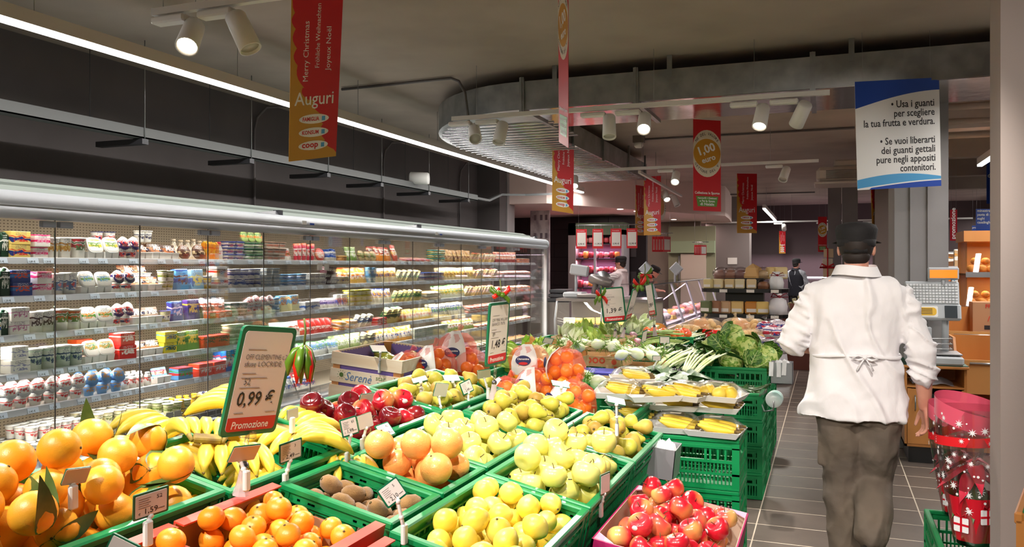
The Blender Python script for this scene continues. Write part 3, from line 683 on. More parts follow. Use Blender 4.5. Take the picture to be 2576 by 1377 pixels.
        MB().grid(7, 6, lambda u, v: ((0.016 * (1 - 0.75 * v)) * (1 if True else 0) * math.cos(PI * u) * 1.0, (0.02 + 0.012 * v) * math.cos(PI * u) * -1, 0.02 + 0.13 * v)).lathe([(0.0, 0), (0.018, 0), (0.02, 0.02), (0.024, 0.09), (0.026, 0.15), (0, 0.152)], 12, sx=0.55).build('tube', m, q); W, H, Dp = 0.06, 0.152, 0.05; cat = 'tube'
    if txt and tz:
        sz = min(0.05, 0.15 / max(3, len(txt)))
        letter(txt, sz, WINK if sum(a) < 420 or kind == 'multi' else INK, q, T3((tz[0] + 0.012, 0, tz[1] - sz * 0.35)) @ R3(0, 0, PI / 2) @ R3(PI / 2 - (0.35 if kind == 'multi' else 0.12 if kind == 'card' else 0), 0, 0), align='CENTER', bold=0.02)
    PROD[key] = (Kind(q), W, H, Dp, cat)
    return PROD[key]
NAMES = {'cup': 'yoghurt_cup', 'cuplean': 'yoghurt_cup', 'tall': 'yoghurt_tub', 'tub': 'cheese_tub', 'round': 'round_tub', 'disc': 'round_pack', 'box': 'carton', 'card': 'dessert_carton', 'multi': 'dessert_multipack',
         'leaner': 'yoghurt_pack', 'bottle': 'bottle', 'mini': 'drink_bottle', 'milk': 'milk_carton', 'pouch': 'cheese_bag', 'flat': 'tray_pack', 'wedge': 'cheese_wedge', 'tube': 'squeeze_tube'}
ORD = ['topmost', 'second', 'third', 'fourth', 'fifth', 'bottom']
def ypx(px, X=XS - 0.05): return at_x(px, 660, X).y
rp = random.Random(11)
RUNS = {}
def run(si, p0, p1, kind, desc, b=W_, a=(60, 90, 170), s=(200, 40, 40), seed=0, stack=1, txt=None, rows=1, sc_=1.0, dx=0.0, jit=0.01, zoff=0.0):
    K, W, H, Dp, cat = prod(kind, b, a, s, seed, txt)
    W *= sc_
    y0, y1 = ypx(p0), ypx(p1); n = max(1, int(round((y1 - y0) / W)))
    z = SZ[si] - 0.018 if si < 5 else 0.472
    lab = '%s, %s chiller shelf' % (desc, ORD[si]) if si < 5 else '%s, bottom deck' % desc
    if lab in RUNS: lab += ', farther away' if RUNS[lab] < p0 else ', nearer'
    RUNS[lab] = p0
    for i in range(n):
        y = y0 + (y1 - y0) * (i + 0.5) / n
        for r in range(rows):
            for k in range(stack):
                x = XS - 0.055 - r * Dp * sc_ * 1.02 + dx + rp.uniform(-jit, jit * 0.5)
                if si == 5: x += 0.03
                M = T3((x, y + rp.uniform(-0.003, 0.003), z + zoff + k * H * sc_)) @ R3(0, 0, rp.uniform(-0.35, 0.35) if kind in ('pouch', 'wedge', 'flat') else rp.uniform(-0.12, 0.12)) @ Matrix.Scale(sc_ * rp.uniform(0.96, 1.04), 4)
                pos = []
                if stack > 1: pos.append(('lower', 'upper')[k] if stack == 2 else ('bottom', 'middle', 'top')[k] + ' of pile')
                if rows > 1: pos.append(('front row', 'second row', 'third row', 'fourth row', 'fifth row')[r])
                if n > 1: pos.append('leftmost' if i == 0 else 'rightmost' if i == n - 1 else NTH[i] + ' from left')
                full = ', '.join([lab] + [q for q in pos if q])
                if len(full.split()) > 16: full = ', '.join([lab] + pos[-1:]) if len(', '.join([lab] + pos[-1:]).split()) <= 16 else lab
                o = K.put(M, full, lab)
                o.name = NAMES[kind]; o['category'] = cat
    return lab
mixc = dict(b=(70, 45, 35), a=(20, 30, 70), s=(200, 120, 60))
# --- topmost shelf
run(0, 0, 12, 'milk', 'dark green carton at the left edge', (20, 60, 40), (20, 60, 40), W_, 1, txt=None, sc_=0.7)
run(0, 14, 70, 'box', 'stacked blue and yellow carton', (228, 200, 110), (30, 50, 120), (210, 60, 40), 0, 2, sc_=0.95)
run(0, 72, 116, 'box', 'pink topped dessert carton', W_, (228, 40, 110), (240, 160, 190), 1, 2, sc_=0.85)
run(0, 118, 178, 'tall', 'white and yellow vanilla tub', W_, (235, 205, 120), (210, 150, 60), 2)
run(0, 180, 214, 'tall', 'white tub with red fruit print', W_, (200, 40, 50), (80, 120, 60), 3)
run(0, 215, 290, 'leaner', 'white pack with yellow flower picture', W_, (240, 200, 60), (100, 140, 60), 1)
run(0, 256, 314, 'cup', 'small white cup with navy emblem on the upper tier', W_, (30, 40, 110), (200, 60, 60), 0, zoff=0.1, dx=-0.08)
run(0, 290, 342, 'cuplean', 'round lidded cup with purple and red foil', W_, (60, 40, 110), (220, 60, 60), 0)
run(0, 343, 446, 'multi', 'brown multipack of dessert cups lettered Mix', seed=0, txt='Mix', **mixc)
run(0, 350, 390, 'cup', 'pale cup lying on top of the brown multipacks', W_, (210, 200, 180), (60, 60, 90), 1, zoff=0.115, dx=-0.03)
run(0, 450, 515, 'disc', 'round gold lidded brown pack', (110, 70, 50), (214, 190, 150), (70, 40, 30), 0)
run(0, 516, 546, 'milk', 'orange juice carton', (236, 150, 30), (240, 190, 60), (220, 90, 20), 1, sc_=0.66)
run(0, 546, 562, 'bottle', 'white bottle with red fruit', W_, (220, 40, 70), (240, 240, 240), 1, sc_=0.9)
run(0, 470, 562, 'bottle', 'pale bottle with rounded top in the back row', (228, 214, 190), (214, 196, 170), W_, 0, sc_=1.0, dx=-0.14)
run(0, 563, 610, 'tub', 'blue and white cream cheese tub', W_, (40, 60, 150), (220, 70, 80), 0, 3, sc_=0.8)
run(0, 611, 662, 'round', 'green rimmed salad tub', W_, (30, 100, 60), (160, 190, 110), 1, 3, sc_=0.9)
run(0, 610, 662, 'disc', 'round salad pack with leaf picture standing on the green tubs', (190, 210, 130), (230, 130, 50), (60, 130, 50), 2, zoff=0.14, sc_=0.8, dx=-0.01)
run(0, 664, 712, 'tub', 'pale grey stacked cheese pack', (205, 198, 188), (150, 120, 100), (220, 110, 80), 1, 3, sc_=0.85)
run(0, 713, 736, 'pouch', 'small green and white bag', W_, (50, 120, 50), (210, 60, 40), 2, sc_=0.7)
run(0, 738, 792, 'tube', 'pink and red sauce tube', (214, 40, 70), (235, 110, 60), W_, 1)
run(0, 794, 818, 'disc', 'red round ham pack', (206, 70, 50), (230, 150, 110), W_, 0, sc_=1.1)
run(0, 820, 846, 'mini', 'blue drink bottle', W_, (40, 90, 180), (40, 90, 180), 1, 1, sc_=1.3, rows=2)
run(0, 848, 870, 'round', 'golden bread roll pack', (216, 150, 80), (230, 180, 110), (180, 110, 50), 0)
run(0, 871, 902, 'pouch', 'green salad bag', (110, 150, 60), (190, 210, 140), W_, 1, sc_=0.9)
run(0, 903, 945, 'disc', 'beige round cheese pack', (214, 190, 140), (120, 90, 50), (90, 120, 60), 1)
run(0, 946, 985, 'pouch', 'orange sliced sausage bag', (226, 140, 50), (170, 50, 40), W_, 3, 1, rows=2)
run(0, 986, 1006, 'pouch', 'red and gold crisp bag', (190, 60, 40), (226, 180, 90), W_, 2, sc_=1.15)
run(0, 1008, 1078, 'flat', 'sliced ham tray', (222, 170, 150), (200, 90, 90), (120, 80, 150), 0, 1)
run(0, 1080, 1116, 'round', 'stacked yellow mustard tub', (232, 200, 90), (60, 150, 150), W_, 0, 3, sc_=0.9)
run(0, 1117, 1185, 'pouch', 'brown bag of grated cheese', (196, 150, 90), (120, 60, 40), (226, 200, 150), 4, rows=2)
run(0, 1186, 1248, 'wedge', 'yellow hard cheese wedge', (232, 200, 130), (210, 80, 40), (230, 230, 220), 1)
run(0, 1249, 1300, 'pouch', 'red sausage bag', (170, 60, 50), (226, 150, 120), W_, 5, rows=1)
run(0, 1301, 1328, 'box', 'small orange meat carton', (226, 120, 60), (240, 220, 200), (170, 40, 30), 1, 1, sc_=0.8)
# --- second
run(1, 0, 14, 'milk', 'dark green carton at the left edge', (20, 60, 40), (40, 80, 50), W_, 1, sc_=0.8)
run(1, 18, 74, 'box', 'stacked blue carton with fruit print', (50, 70, 140), (60, 120, 190), (220, 80, 50), 2, 2, sc_=0.95)
run(1, 76, 126, 'box', 'white and pink dessert carton', W_, (228, 60, 120), (240, 170, 200), 3, 2, sc_=0.85)
run(1, 128, 188, 'tall', 'white tub with red and blue fruit', W_, (200, 60, 60), (80, 110, 160), 0)
run(1, 190, 278, 'leaner', 'white pack with landscape picture', W_, (110, 160, 70), (120, 170, 210), 2)
run(1, 280, 332, 'cuplean', 'round lidded cup with navy foil', W_, (40, 30, 90), (220, 70, 60), 2)
run(1, 333, 398, 'multi', 'tan dessert multipack', txt='Mix', seed=1, b=(170, 110, 70), a=(30, 40, 70), s=(220, 200, 170))
run(1, 333, 398, 'multi', 'raised dessert multipack in the second tier', txt='Mix', seed=1, b=(170, 110, 70), a=(30, 40, 70), s=(220, 200, 170), zoff=0.075, dx=-0.09)
run(1, 400, 438, 'cup', 'green labelled small cup', W_, (120, 140, 50), (180, 170, 90), 1, 2, sc_=0.9)
run(1, 440, 476, 'card', 'blue chocolate pudding carton', (90, 160, 215), (50, 90, 170), (110, 50, 40), 1, txt='Danette', sc_=0.98)
run(1, 477, 514, 'card', 'pale blue vanilla pudding carton', (150, 200, 235), (60, 110, 190), (240, 220, 110), 0, txt='Danette', sc_=0.98)
run(1, 515, 526, 'tall', 'yellow lidded tub', (235, 190, 70), (60, 60, 120), W_, 1, sc_=0.8)
run(1, 527, 570, 'box', 'white and red chocolate carton lettered Choco', (230, 222, 210), (196, 46, 30), (110, 60, 40), 2, 2, txt='Choco', sc_=1.05)
run(1, 572, 656, 'cup', 'white cup with blue badge', W_, (40, 60, 150), (40, 60, 150), 1, 2, sc_=0.95, rows=2)
run(1, 575, 612, 'disc', 'round white pack with blue oval', W_, (40, 80, 170), (40, 80, 170), 1, dx=0.02, sc_=0.8)
run(1, 657, 700, 'tub', 'grey stacked ricotta tub', (214, 214, 210), (150, 160, 170), (90, 120, 160), 0, 3, sc_=0.85)
run(1, 701, 768, 'round', 'blue and white fresh cheese tub', (225, 232, 240), (90, 150, 200), (60, 90, 160), 0, 2, sc_=1.0)
run(1, 771, 812, 'tub', 'white cheese tub with navy emblem', W_, (205, 205, 200), (30, 40, 110), 1, 2, sc_=0.9)
run(1, 813, 842, 'tub', 'dark brown stacked pudding tub', (70, 30, 40), (70, 30, 40), W_, 2, 3, sc_=0.9)
run(1, 843, 868, 'box', 'blue and cream cheese carton', (230, 220, 190), (40, 70, 160), (220, 190, 100), 2, 1, sc_=0.9)
run(1, 870, 922, 'pouch', 'yellow cheese slice bag', (238, 190, 70), (220, 100, 40), W_, 1, rows=2)
run(1, 923, 945, 'cup', 'light blue spread cup', (120, 180, 215), (90, 150, 200), W_, 0, 2)
run(1, 946, 1000, 'pouch', 'white and gold cheese bag', (236, 224, 190), (40, 60, 140), (216, 160, 60), 2, rows=2)
run(1, 1001, 1060, 'wedge', 'pale cheese wedge with green label', (238, 220, 160), (60, 130, 60), (240, 240, 230), 0)
run(1, 1061, 1112, 'tub', 'small blue and white butter tub', W_, (50, 80, 160), (200, 60, 50), 3, 2, sc_=0.8)
run(1, 1113, 1190, 'pouch', 'grated cheese bag with brown window', (232, 214, 170), (130, 70, 40), (220, 180, 70), 0, rows=2)
run(1, 1191, 1250, 'wedge', 'yellow cheese wedge with red label', (236, 206, 120), (200, 60, 40), W_, 1)
run(1, 1251, 1330, 'flat', 'pink sliced meat tray', (220, 120, 110), (230, 180, 170), W_, 1, 2)
# --- third
run(2, 0, 8, 'milk', 'dark green carton at the left edge', (20, 60, 40), (20, 70, 50), W_, 1, sc_=0.7)
run(2, 12, 70, 'box', 'white carton with blue and pink drops', W_, (236, 234, 230), (190, 120, 160), 1, 2, sc_=0.95)
run(2, 72, 136, 'tall', 'white tub with coffee bean print', W_, (226, 220, 212), (80, 50, 40), 2)
run(2, 138, 200, 'tall', 'white tub with orange fruit print', W_, (220, 100, 40), (100, 140, 60), 3)
run(2, 201, 278, 'leaner', 'white pack with meadow picture', W_, (90, 150, 60), (230, 150, 60), 0)
run(2, 280, 330, 'cuplean', 'round lidded cup with dark blue foil', W_, (50, 40, 100), (220, 60, 60), 4)
run(2, 331, 400, 'multi', 'grey brown dessert multipack', txt='Mix', seed=2, b=(130, 110, 100), a=(40, 50, 80), s=(210, 190, 170))
run(2, 402, 430, 'cup', 'clear jelly cup', (200, 196, 150), (60, 50, 120), W_, 0, 1)
run(2, 431, 462, 'card', 'purple pudding carton', (60, 60, 140), (70, 110, 190), (220, 190, 220), 1, sc_=0.95)
run(2, 463, 508, 'card', 'violet carton with yellow dessert', (90, 60, 140), (60, 40, 120), (235, 190, 80), 2, sc_=1.0)
run(2, 512, 570, 'pouch', 'black and silver coffee stick pack', (200, 196, 194), (40, 36, 40), (150, 70, 50), 1, rows=2)
run(2, 512, 572, 'box', 'open orange display carton', (226, 76, 40), (226, 76, 40), W_, 2, 1, sc_=0.6, dx=0.03)
run(2, 574, 615, 'tub', 'dark green stacked tub with white lid', (70, 110, 96), (236, 238, 236), W_, 0, 2, sc_=0.9)
run(2, 616, 682, 'cuplean', 'white cup with red and blue foil', W_, (200, 206, 214), (200, 50, 50), 3)
run(2, 683, 700, 'round', 'light blue spread tub', (190, 210, 225), (110, 160, 200), W_, 1, 3, sc_=0.8)
run(2, 701, 755, 'card', 'blue sky and cream cheese carton', (222, 214, 160), (100, 160, 210), (200, 120, 60), 3, sc_=0.95)
run(2, 757, 800, 'box', 'blue and white cheese carton', (236, 236, 240), (60, 110, 190), W_, 0, 1, sc_=0.9)
run(2, 801, 848, 'pouch', 'small white and navy cheese bag', W_, (40, 50, 130), (150, 120, 180), 2, sc_=0.6, rows=2)
run(2, 849, 872, 'card', 'blue badge cream cheese pack', W_, (40, 60, 160), (220, 60, 60), 0, sc_=0.8)
run(2, 873, 930, 'round', 'yellow topped cheese pack stacked high', (236, 226, 190), (210, 200, 60), W_, 2, 3)
run(2, 931, 990, 'pouch', 'white bag with blue sun emblem', (238, 232, 210), (50, 70, 150), (220, 160, 60), 3, rows=2)
run(2, 991, 1060, 'wedge', 'yellow cheese wedge with green leaf label', (232, 212, 130), (40, 110, 50), (40, 110, 50), 0)
run(2, 1061, 1100, 'flat', 'pale sliced cheese tray', (240, 228, 190), (220, 180, 120), W_, 1, 2)
run(2, 1101, 1170, 'pouch', 'green and white cheese bag', (226, 232, 210), (90, 160, 70), (220, 190, 80), 1, rows=2)
run(2, 1171, 1240, 'wedge', 'orange rind cheese wedge', (236, 200, 120), (200, 110, 50), W_, 1)
run(2, 1241, 1330, 'flat', 'small sliced cheese tray', (232, 190, 150), (210, 90, 60), W_, 2, 2)
# --- fourth
run(3, 10, 68, 'box', 'white carton with blue and pink balloons', W_, (236, 234, 230), (150, 150, 190), 0, 2, sc_=0.95)
run(3, 70, 206, 'tall', 'white organic tub with fruit print lettered BIO', (232, 238, 226), (206, 226, 206), (80, 90, 130), 1)
run(3, 208, 284, 'leaner', 'white pack with muesli picture', W_, (200, 160, 90), (110, 150, 80), 3)
run(3, 286, 334, 'box', 'red chocolate wafer carton', (206, 30, 30), (214, 40, 30), W_, 2, 2, txt='KitKat', sc_=1.05)
run(3, 222, 282, 'box', 'plain orange shipping carton behind', (230, 80, 30), (230, 80, 30), (230, 80, 30), 1, 1, dx=-0.16, zoff=0.06)
run(3, 336, 402, 'multi', 'brown and white dessert multipack', txt='Mix', seed=3, b=(150, 110, 80), a=(60, 50, 60), s=(230, 220, 200))
run(3, 403, 436, 'box', 'yellow carton lettered mio', (240, 226, 60), (240, 226, 60), (40, 130, 180), 1, 2, txt='mio', sc_=0.95)
run(3, 437, 500, 'card', 'green jungle print carton', (110, 150, 60), (70, 110, 40), (230, 190, 60), 2, sc_=0.92)
run(3, 502, 566, 'box', 'orange display carton of chocolate cups', (228, 70, 40), (228, 70, 40), (90, 60, 60), 3, 1, sc_=1.1)
run(3, 567, 606, 'round', 'clear salad tub stack', (206, 210, 180), (180, 190, 150), W_, 1, 3, sc_=1.0)
run(3, 607, 700, 'tub', 'pale mozzarella tub', (232, 234, 232), (220, 226, 228), (60, 100, 170), 1, 1, rows=2)
run(3, 702, 760, 'pouch', 'white mozzarella bag', W_, (220, 226, 230), (180, 50, 50), 1, sc_=0.8, rows=2)
run(3, 762, 838, 'pouch', 'red and white mozzarella bag', (214, 50, 40), W_, (214, 50, 40), 4, sc_=0.8, rows=3)
run(3, 840, 892, 'flat', 'yellow sliced cheese tray', (240, 200, 90), (220, 120, 50), W_, 1, 2)
run(3, 893, 940, 'wedge', 'white cheese wedge with navy label', (240, 234, 210), (50, 70, 110), (60, 80, 120), 0)
run(3, 941, 965, 'box', 'red cheese carton', (206, 40, 40), (220, 80, 60), W_, 0, 1, sc_=0.9)
run(3, 966, 1010, 'wedge', 'dark green labelled cheese wedge', (230, 210, 130), (30, 80, 40), (30, 80, 40), 1, sc_=1.3)
run(3, 1011, 1090, 'pouch', 'mixed yellow and red cheese bag', (232, 200, 100), (200, 80, 50), W_, 0, sc_=0.8, rows=2)
run(3, 1091, 1170, 'pouch', 'green edged cheese bag', (232, 226, 200), (120, 170, 70), (60, 80, 140), 2, rows=2)
run(3, 1171, 1235, 'flat', 'red sliced salami tray', (196, 70, 60), (226, 160, 140), W_, 1, 2)
run(3, 1236, 1330, 'flat', 'beige sliced meat tray', (224, 190, 160), (200, 110, 90), W_, 2, 1)
# --- fifth
run(4, 0, 206, 'cuplean', 'white yoghurt cup with fruit foil lid', W_, (190, 192, 196), (200, 50, 50), 1, rows=2)
run(4, 207, 308, 'cuplean', 'light blue yoghurt cup with muesli lid', (110, 160, 210), (90, 140, 200), (190, 140, 80), 2, rows=2)
run(4, 309, 380, 'mini', 'white drink bottle with red fruit', W_, (238, 238, 238), (210, 60, 50), 1, rows=3, sc_=1.1)
run(4, 382, 432, 'multi', 'light blue and yellow dessert pack', seed=2, b=(110, 160, 215), a=(240, 230, 160), s=(220, 60, 60))
run(4, 433, 486, 'box', 'blue carton over red and green cups', (90, 150, 210), (200, 50, 50), (70, 170, 60), 1, 1, sc_=1.1)
run(4, 488, 560, 'box', 'orange display carton of white bars', (230, 70, 36), (230, 70, 36), (226, 226, 226), 1, 1, sc_=1.15)
run(4, 562, 640, 'milk', 'blue milk carton with red stripe', (40, 100, 190), (226, 232, 240), (206, 50, 50), 0, sc_=0.9, rows=2)
run(4, 642, 760, 'flat', 'pale fresh pasta tray', (232, 222, 190), (200, 160, 110), W_, 1, 1)
run(4, 762, 850, 'pouch', 'white and green mozzarella bag', (234, 238, 234), (90, 150, 90), (80, 130, 200), 3, sc_=0.8, rows=2)
run(4, 852, 905, 'pouch', 'green salad pouch', (170, 190, 110), (140, 170, 80), W_, 2, rows=2)
run(4, 906, 945, 'wedge', 'large dark rind cheese wedge', (226, 214, 160), (60, 60, 50), (60, 60, 50), 1, sc_=1.2)
run(4, 946, 1035, 'pouch', 'orange and white grated cheese bag', (236, 170, 60), (40, 60, 140), W_, 0, rows=2)
run(4, 1036, 1120, 'tub', 'grey green butter pack', (210, 216, 200), (190, 200, 190), (90, 140, 110), 1, 2, sc_=0.9)
run(4, 1121, 1190, 'pouch', 'red and green vegetable bag', (150, 170, 80), (180, 70, 50), W_, 1, sc_=0.9)
run(4, 1191, 1330, 'flat', 'sliced ham and cheese tray', (226, 180, 140), (200, 100, 80), W_, 0, 1)
# --- bottom deck: cups in grey cardboard trays, bottles, bags
run(5, 0, 70, 'cup', 'white yoghurt cup with green band', W_, (60, 110, 80), (200, 50, 50), 1, rows=4, stack=1)
run(5, 72, 230, 'cup', 'white yoghurt cup with red print', W_, (230, 230, 226), (200, 60, 60), 1, rows=5, stack=1)
run(5, 90, 230, 'cup', 'white lidded yoghurt cup set on others', W_, (226, 222, 214), (190, 60, 60), 1, rows=3, stack=1, zoff=0.08, dx=-0.1)
run(5, 232, 400, 'cup', 'cream yoghurt cup with green print', (236, 230, 200), (200, 200, 120), (120, 130, 60), 1, rows=5, stack=1)
run(5, 250, 390, 'cup', 'beige lidded yoghurt cup set on others', (236, 230, 200), (226, 214, 160), (110, 120, 60), 1, rows=3, stack=1, zoff=0.08, dx=-0.1)
run(5, 402, 470, 'cup', 'yellow green yoghurt cup', (226, 224, 180), (150, 170, 90), (120, 130, 60), 1, rows=4, stack=2)
run(5, 440, 508, 'bottle', 'yellow topped juice bottle', (236, 190, 30), (240, 200, 40), (90, 80, 40), 1, rows=2, sc_=1.1)
run(5, 510, 556, 'milk', 'white and navy carton with fruit', (232, 222, 206), (40, 46, 100), (236, 130, 60), 0, rows=2, sc_=0.85)
run(5, 700, 730, 'bottle', 'clear bottle with blue cap', (226, 232, 236), (60, 110, 200), W_, 2, rows=2, sc_=1.1)
run(5, 731, 800, 'pouch', 'white ravioli bag', (236, 234, 226), (200, 60, 60), (70, 90, 150), 1, rows=3, dx=-0.04)
run(5, 1000, 1110, 'flat', 'beige flatbread tray', (226, 196, 150), (210, 170, 120), W_, 1, 2, rows=2)
run(5, 1111, 1180, 'pouch', 'blue and white cheese bag', (226, 226, 236), (70, 90, 170), (70, 90, 170), 1, rows=2, sc_=0.8)
run(5, 1181, 1240, 'flat', 'green olive tray', (150, 140, 90), (120, 110, 60), W_, 2, 2, rows=2)
run(5, 1241, 1330, 'flat', 'yellow and pink sliced tray', (232, 190, 110), (220, 150, 140), W_, 1, 1, rows=2)
for si, kd, ds in ((0, 'box', 'pale carton'), (1, 'tall', 'white tub'), (2, 'box', 'blue carton'), (3, 'tall', 'cream tub'), (4, 'cup', 'white yoghurt cup'), (5, 'cup', 'white lidded cup')):
    run(si, -420, -6, kd, ds + ' beyond the left photo edge', W_, ((60, 90, 170), (190, 60, 60))[si % 2], (220, 180, 90), si)
# grey cardboard shelf-ready trays around the cups
M_CARDG = pl('grey_cardboard', (148, 146, 138), 0.85)
trm = MB()
for y0_, y1_ in ((-0.2, 0.2),):
    trm.prism([(-0.2, 0), (0.2, 0), (0.2, 0.11), (0.14, 0.11), (0.12, 0.045), (-0.12, 0.045), (-0.14, 0.11), (-0.2, 0.11)], 0.004, M=R3(0, 0, PI / 2) @ R3(PI / 2, 0, 0))
    for sg in (-0.198, 0.198): trm.bx((-0.4, sg - 0.002, 0), (0, sg + 0.002, 0.07))
trm.bx((-0.4, -0.2, 0), (0, 0.2, 0.004))
tme = trm.mesh('cardboard_tray', M_CARDG)
for i in range(5):
    y = 3.15 + 0.41 * i
    o = link('cardboard_tray', tme, None, T3((-4.135, y + 0.2, 0.472)))
    tag(o, 'grey notched cardboard tray on the chiller bottom deck, %s from left' % NTH[i], 'tray', 'grey cardboard trays on the bottom deck')
# wire baskets dividing the far shelves
bk = MB()
for k in range(9): bk.cyl((0, -0.2 + 0.05 * k, 0), (0, -0.2 + 0.05 * k, 0.09), 0.0018, 4)
for z in (0.03, 0.06, 0.09): bk.cyl((0, -0.2, z), (0, 0.2, z), 0.0022, 4)
bme = bk.mesh('wire_divider', STEEL)
for si, y in ((1, 7.4), (1, 8.5), (1, 9.4), (2, 6.3), (2, 7.9), (2, 9.8), (3, 6.1), (3, 7.2), (3, 8.6), (3, 10.2), (4, 8.0), (4, 10.0)):
    o = link('wire_divider', bme, CH, T3((XS - 0.17 - XG, y, SZ[si] - 0.018)))
# small hanging price flags on shelves
fm = MB().prism(rrect(0.075, 0.06, 0.004), 0.0015).mesh('price_flag', [PAPER])
for px, si in ((788, 0), (805, 0), (1165, 4)):
    o = link('price_flag', fm, CH, T3((XS + 0.02 - XG, ypx(px), SZ[si] - 0.07)) @ R3(0, 0, PI / 2) @ R3(PI / 2, 0, 0))
# town photograph panel and wall beyond the chiller
M_MURAL = mat('mural_print', S(214, 206, 206), 0.6, col2=S(112, 88, 104), scale=5, detail=8, lo=0.42, hi=0.7, stretch=(1, 1, 0.6))
mu = thing('wall_mural', 'tall pale photo panel of an old town square past the chiller', 'poster', (-5.0, 14.5, 0))
MB().bx((-0.19, 0, 0.5), (0.19, 0.03, 2.6)).build('panel', M_MURAL, mu)
mb = MB()
for zz in (2.42, 2.08): 
    for xx in (-0.12, 0.0, 0.1): mb.bx((xx, -0.003, zz), (xx + 0.05, 0, zz + 0.1))
mb.build('printed_window', pl('mural_dark', (120, 104, 112), 0.6), mu)
MB().bx((0.02, -0.003, 1.3), (0.17, 0, 1.92)).build('printed_doorway', pl('mural_grey', (150, 134, 142), 0.6), mu)
struct('pillar', MB().bx((-5.45, 12.95, 0), (-5.05, 13.3, ZC)), M_PILLAR)
# ================================================================ produce display
TH = math.radians(12)
def rimz(x): return 0.80 + math.tan(TH) * (-0.5 - x)      # rim plane of the sloping front crates
CRM = {}
def wall_mesh(L, h, handle=True):
    key = (round(L, 3), round(h, 3), handle)
    if key in CRM: return CRM[key]
    mb = MB(); t = 0.008
    mb.rbox((0, 0, h - 0.010), (L, 0.024, 0.02), 0.004)
    mb.bx((-L / 2, -t / 2, h - 0.04), (L / 2, t / 2, h - 0.02)); mb.bx((-L / 2, -0.010, h - 0.042), (L / 2, 0.010, h - 0.036))
    mb.bx((-L / 2, -t / 2, 0), (L / 2, t / 2, 0.022))
    for s in (-1, 1): mb.bx((s * L / 2, -0.009, 0), (s * (L / 2 - 0.035), 0.009, h - 0.02))
    mid = h * 0.55; mb.bx((-L / 2, -0.008, mid - 0.008), (L / 2, 0.008, mid + 0.006))
    hw = 0.06 if handle else 0.0
    a = L / 2 - 0.03
    if handle:
        for s in (-1, 1):
            mb.bx((s * hw, -t / 2, mid), (s * (hw + 0.012), t / 2, h - 0.03))
        mb.bx((-hw, -t / 2, h - 0.052), (hw, t / 2, h - 0.036))
    n = max(3, int(2 * a / 0.017))
    for i in range(n + 1):
        x = -a + 2 * a * i / n
        mb.bx((x - 0.0032, -t / 2, 0.02), (x + 0.0032, t / 2, mid))
        if abs(x) > hw + 0.012 and (i % 2 == 0 or h < 0.15): mb.bx((x - 0.005, -t / 2, mid), (x + 0.005, t / 2, h - 0.03))
    if h > 0.2: mb.bx((-L / 2, -0.009, h * 0.28), (L / 2, 0.009, h * 0.28 + 0.01)); mb.bx((-L / 2, -0.009, h * 0.8), (L / 2, 0.009, h * 0.8 + 0.006))
    CRM[key] = mb.mesh('side_panel', GREEN)
    return CRM[key]
def crate(M, L, Wd, h, label, group='green plastic crates', handle=True):
    """open green crate; M places the centre of its base; L along x, Wd along y"""
    c = thing('produce_crate', label, 'crate'); c.matrix_world = M; c['group'] = group
    key = ('base', round(L, 3), round(Wd, 3))
    if key not in CRM:
        mb = MB().bx((-L / 2, -Wd / 2, 0), (L / 2, Wd / 2, 0.008))
        CRM[key] = mb.mesh('base', GREEN)
    link('base', CRM[key], c)
    for s in (-1, 1):
        link('side_panel', wall_mesh(L, h, handle), c, T3((0, s * (Wd / 2 - 0.012), 0)))
        link('end_panel', wall_mesh(Wd - 0.03, h, handle), c, T3((s * (L / 2 - 0.012), 0, 0)) @ R3(0, 0, PI / 2))
    return c
def slope_crate(x0, x1, y0, y1, label, h=0.15, dz=0.0, handle=True, th=TH):
    gap = 0.004; L = (x1 - x0) / math.cos(th) - gap; Wd = (y1 - y0) - gap
    top = Vector(((x0 + x1) / 2, (y0 + y1) / 2, (rimz(x0) + rimz(x1)) / 2 + dz))
    M = T3(top) @ R3(0, th, 0) @ T3((0, 0, -h))
    crate(M, L, Wd, h, label, handle=handle)
    return (M, L, Wd, h)
def flat_crate(x0, x1, y0, y1, ztop, label, h=0.178, yaw=0.0, handle=True):
    M = T3(((x0 + x1) / 2, (y0 + y1) / 2, ztop - h)) @ R3(0, 0, yaw)
    crate(M, x1 - x0 - 0.004, y1 - y0 - 0.004, h, label, handle=handle)
    return (M, x1 - x0 - 0.004, y1 - y0 - 0.004, h)
def heap(L, Wd, z0, r, n, bias=0.25, seed=1, cx=0.0, cy=0.0, wall=0.022, ztop=9.0, limit=None):
    """loose pile of balls: each settles on the floor or on the ones below"""
    rn = random.Random(seed); out = []; hx, hy = L / 2 - wall - r, Wd / 2 - wall - r
    for i in range(n):
        best = None
        for k in range(60):
            x, y = rn.uniform(-hx, hx), rn.uniform(-hy, hy); z = z0 + r
            for a, b, c in out:
                d2 = (a - x) ** 2 + (b - y) ** 2
                if d2 < 4 * r * r: z = max(z, c + math.sqrt(4 * r * r - d2) * 0.97)
            cost = z + bias * math.hypot((x - cx) / max(hx, 0.01), (y - cy) / max(hy, 0.01)) * r
            if best is None or cost < best[0]: best = (cost, x, y, z)
        if limit and best[3] > limit: continue
        out.append(best[1:])
    return out
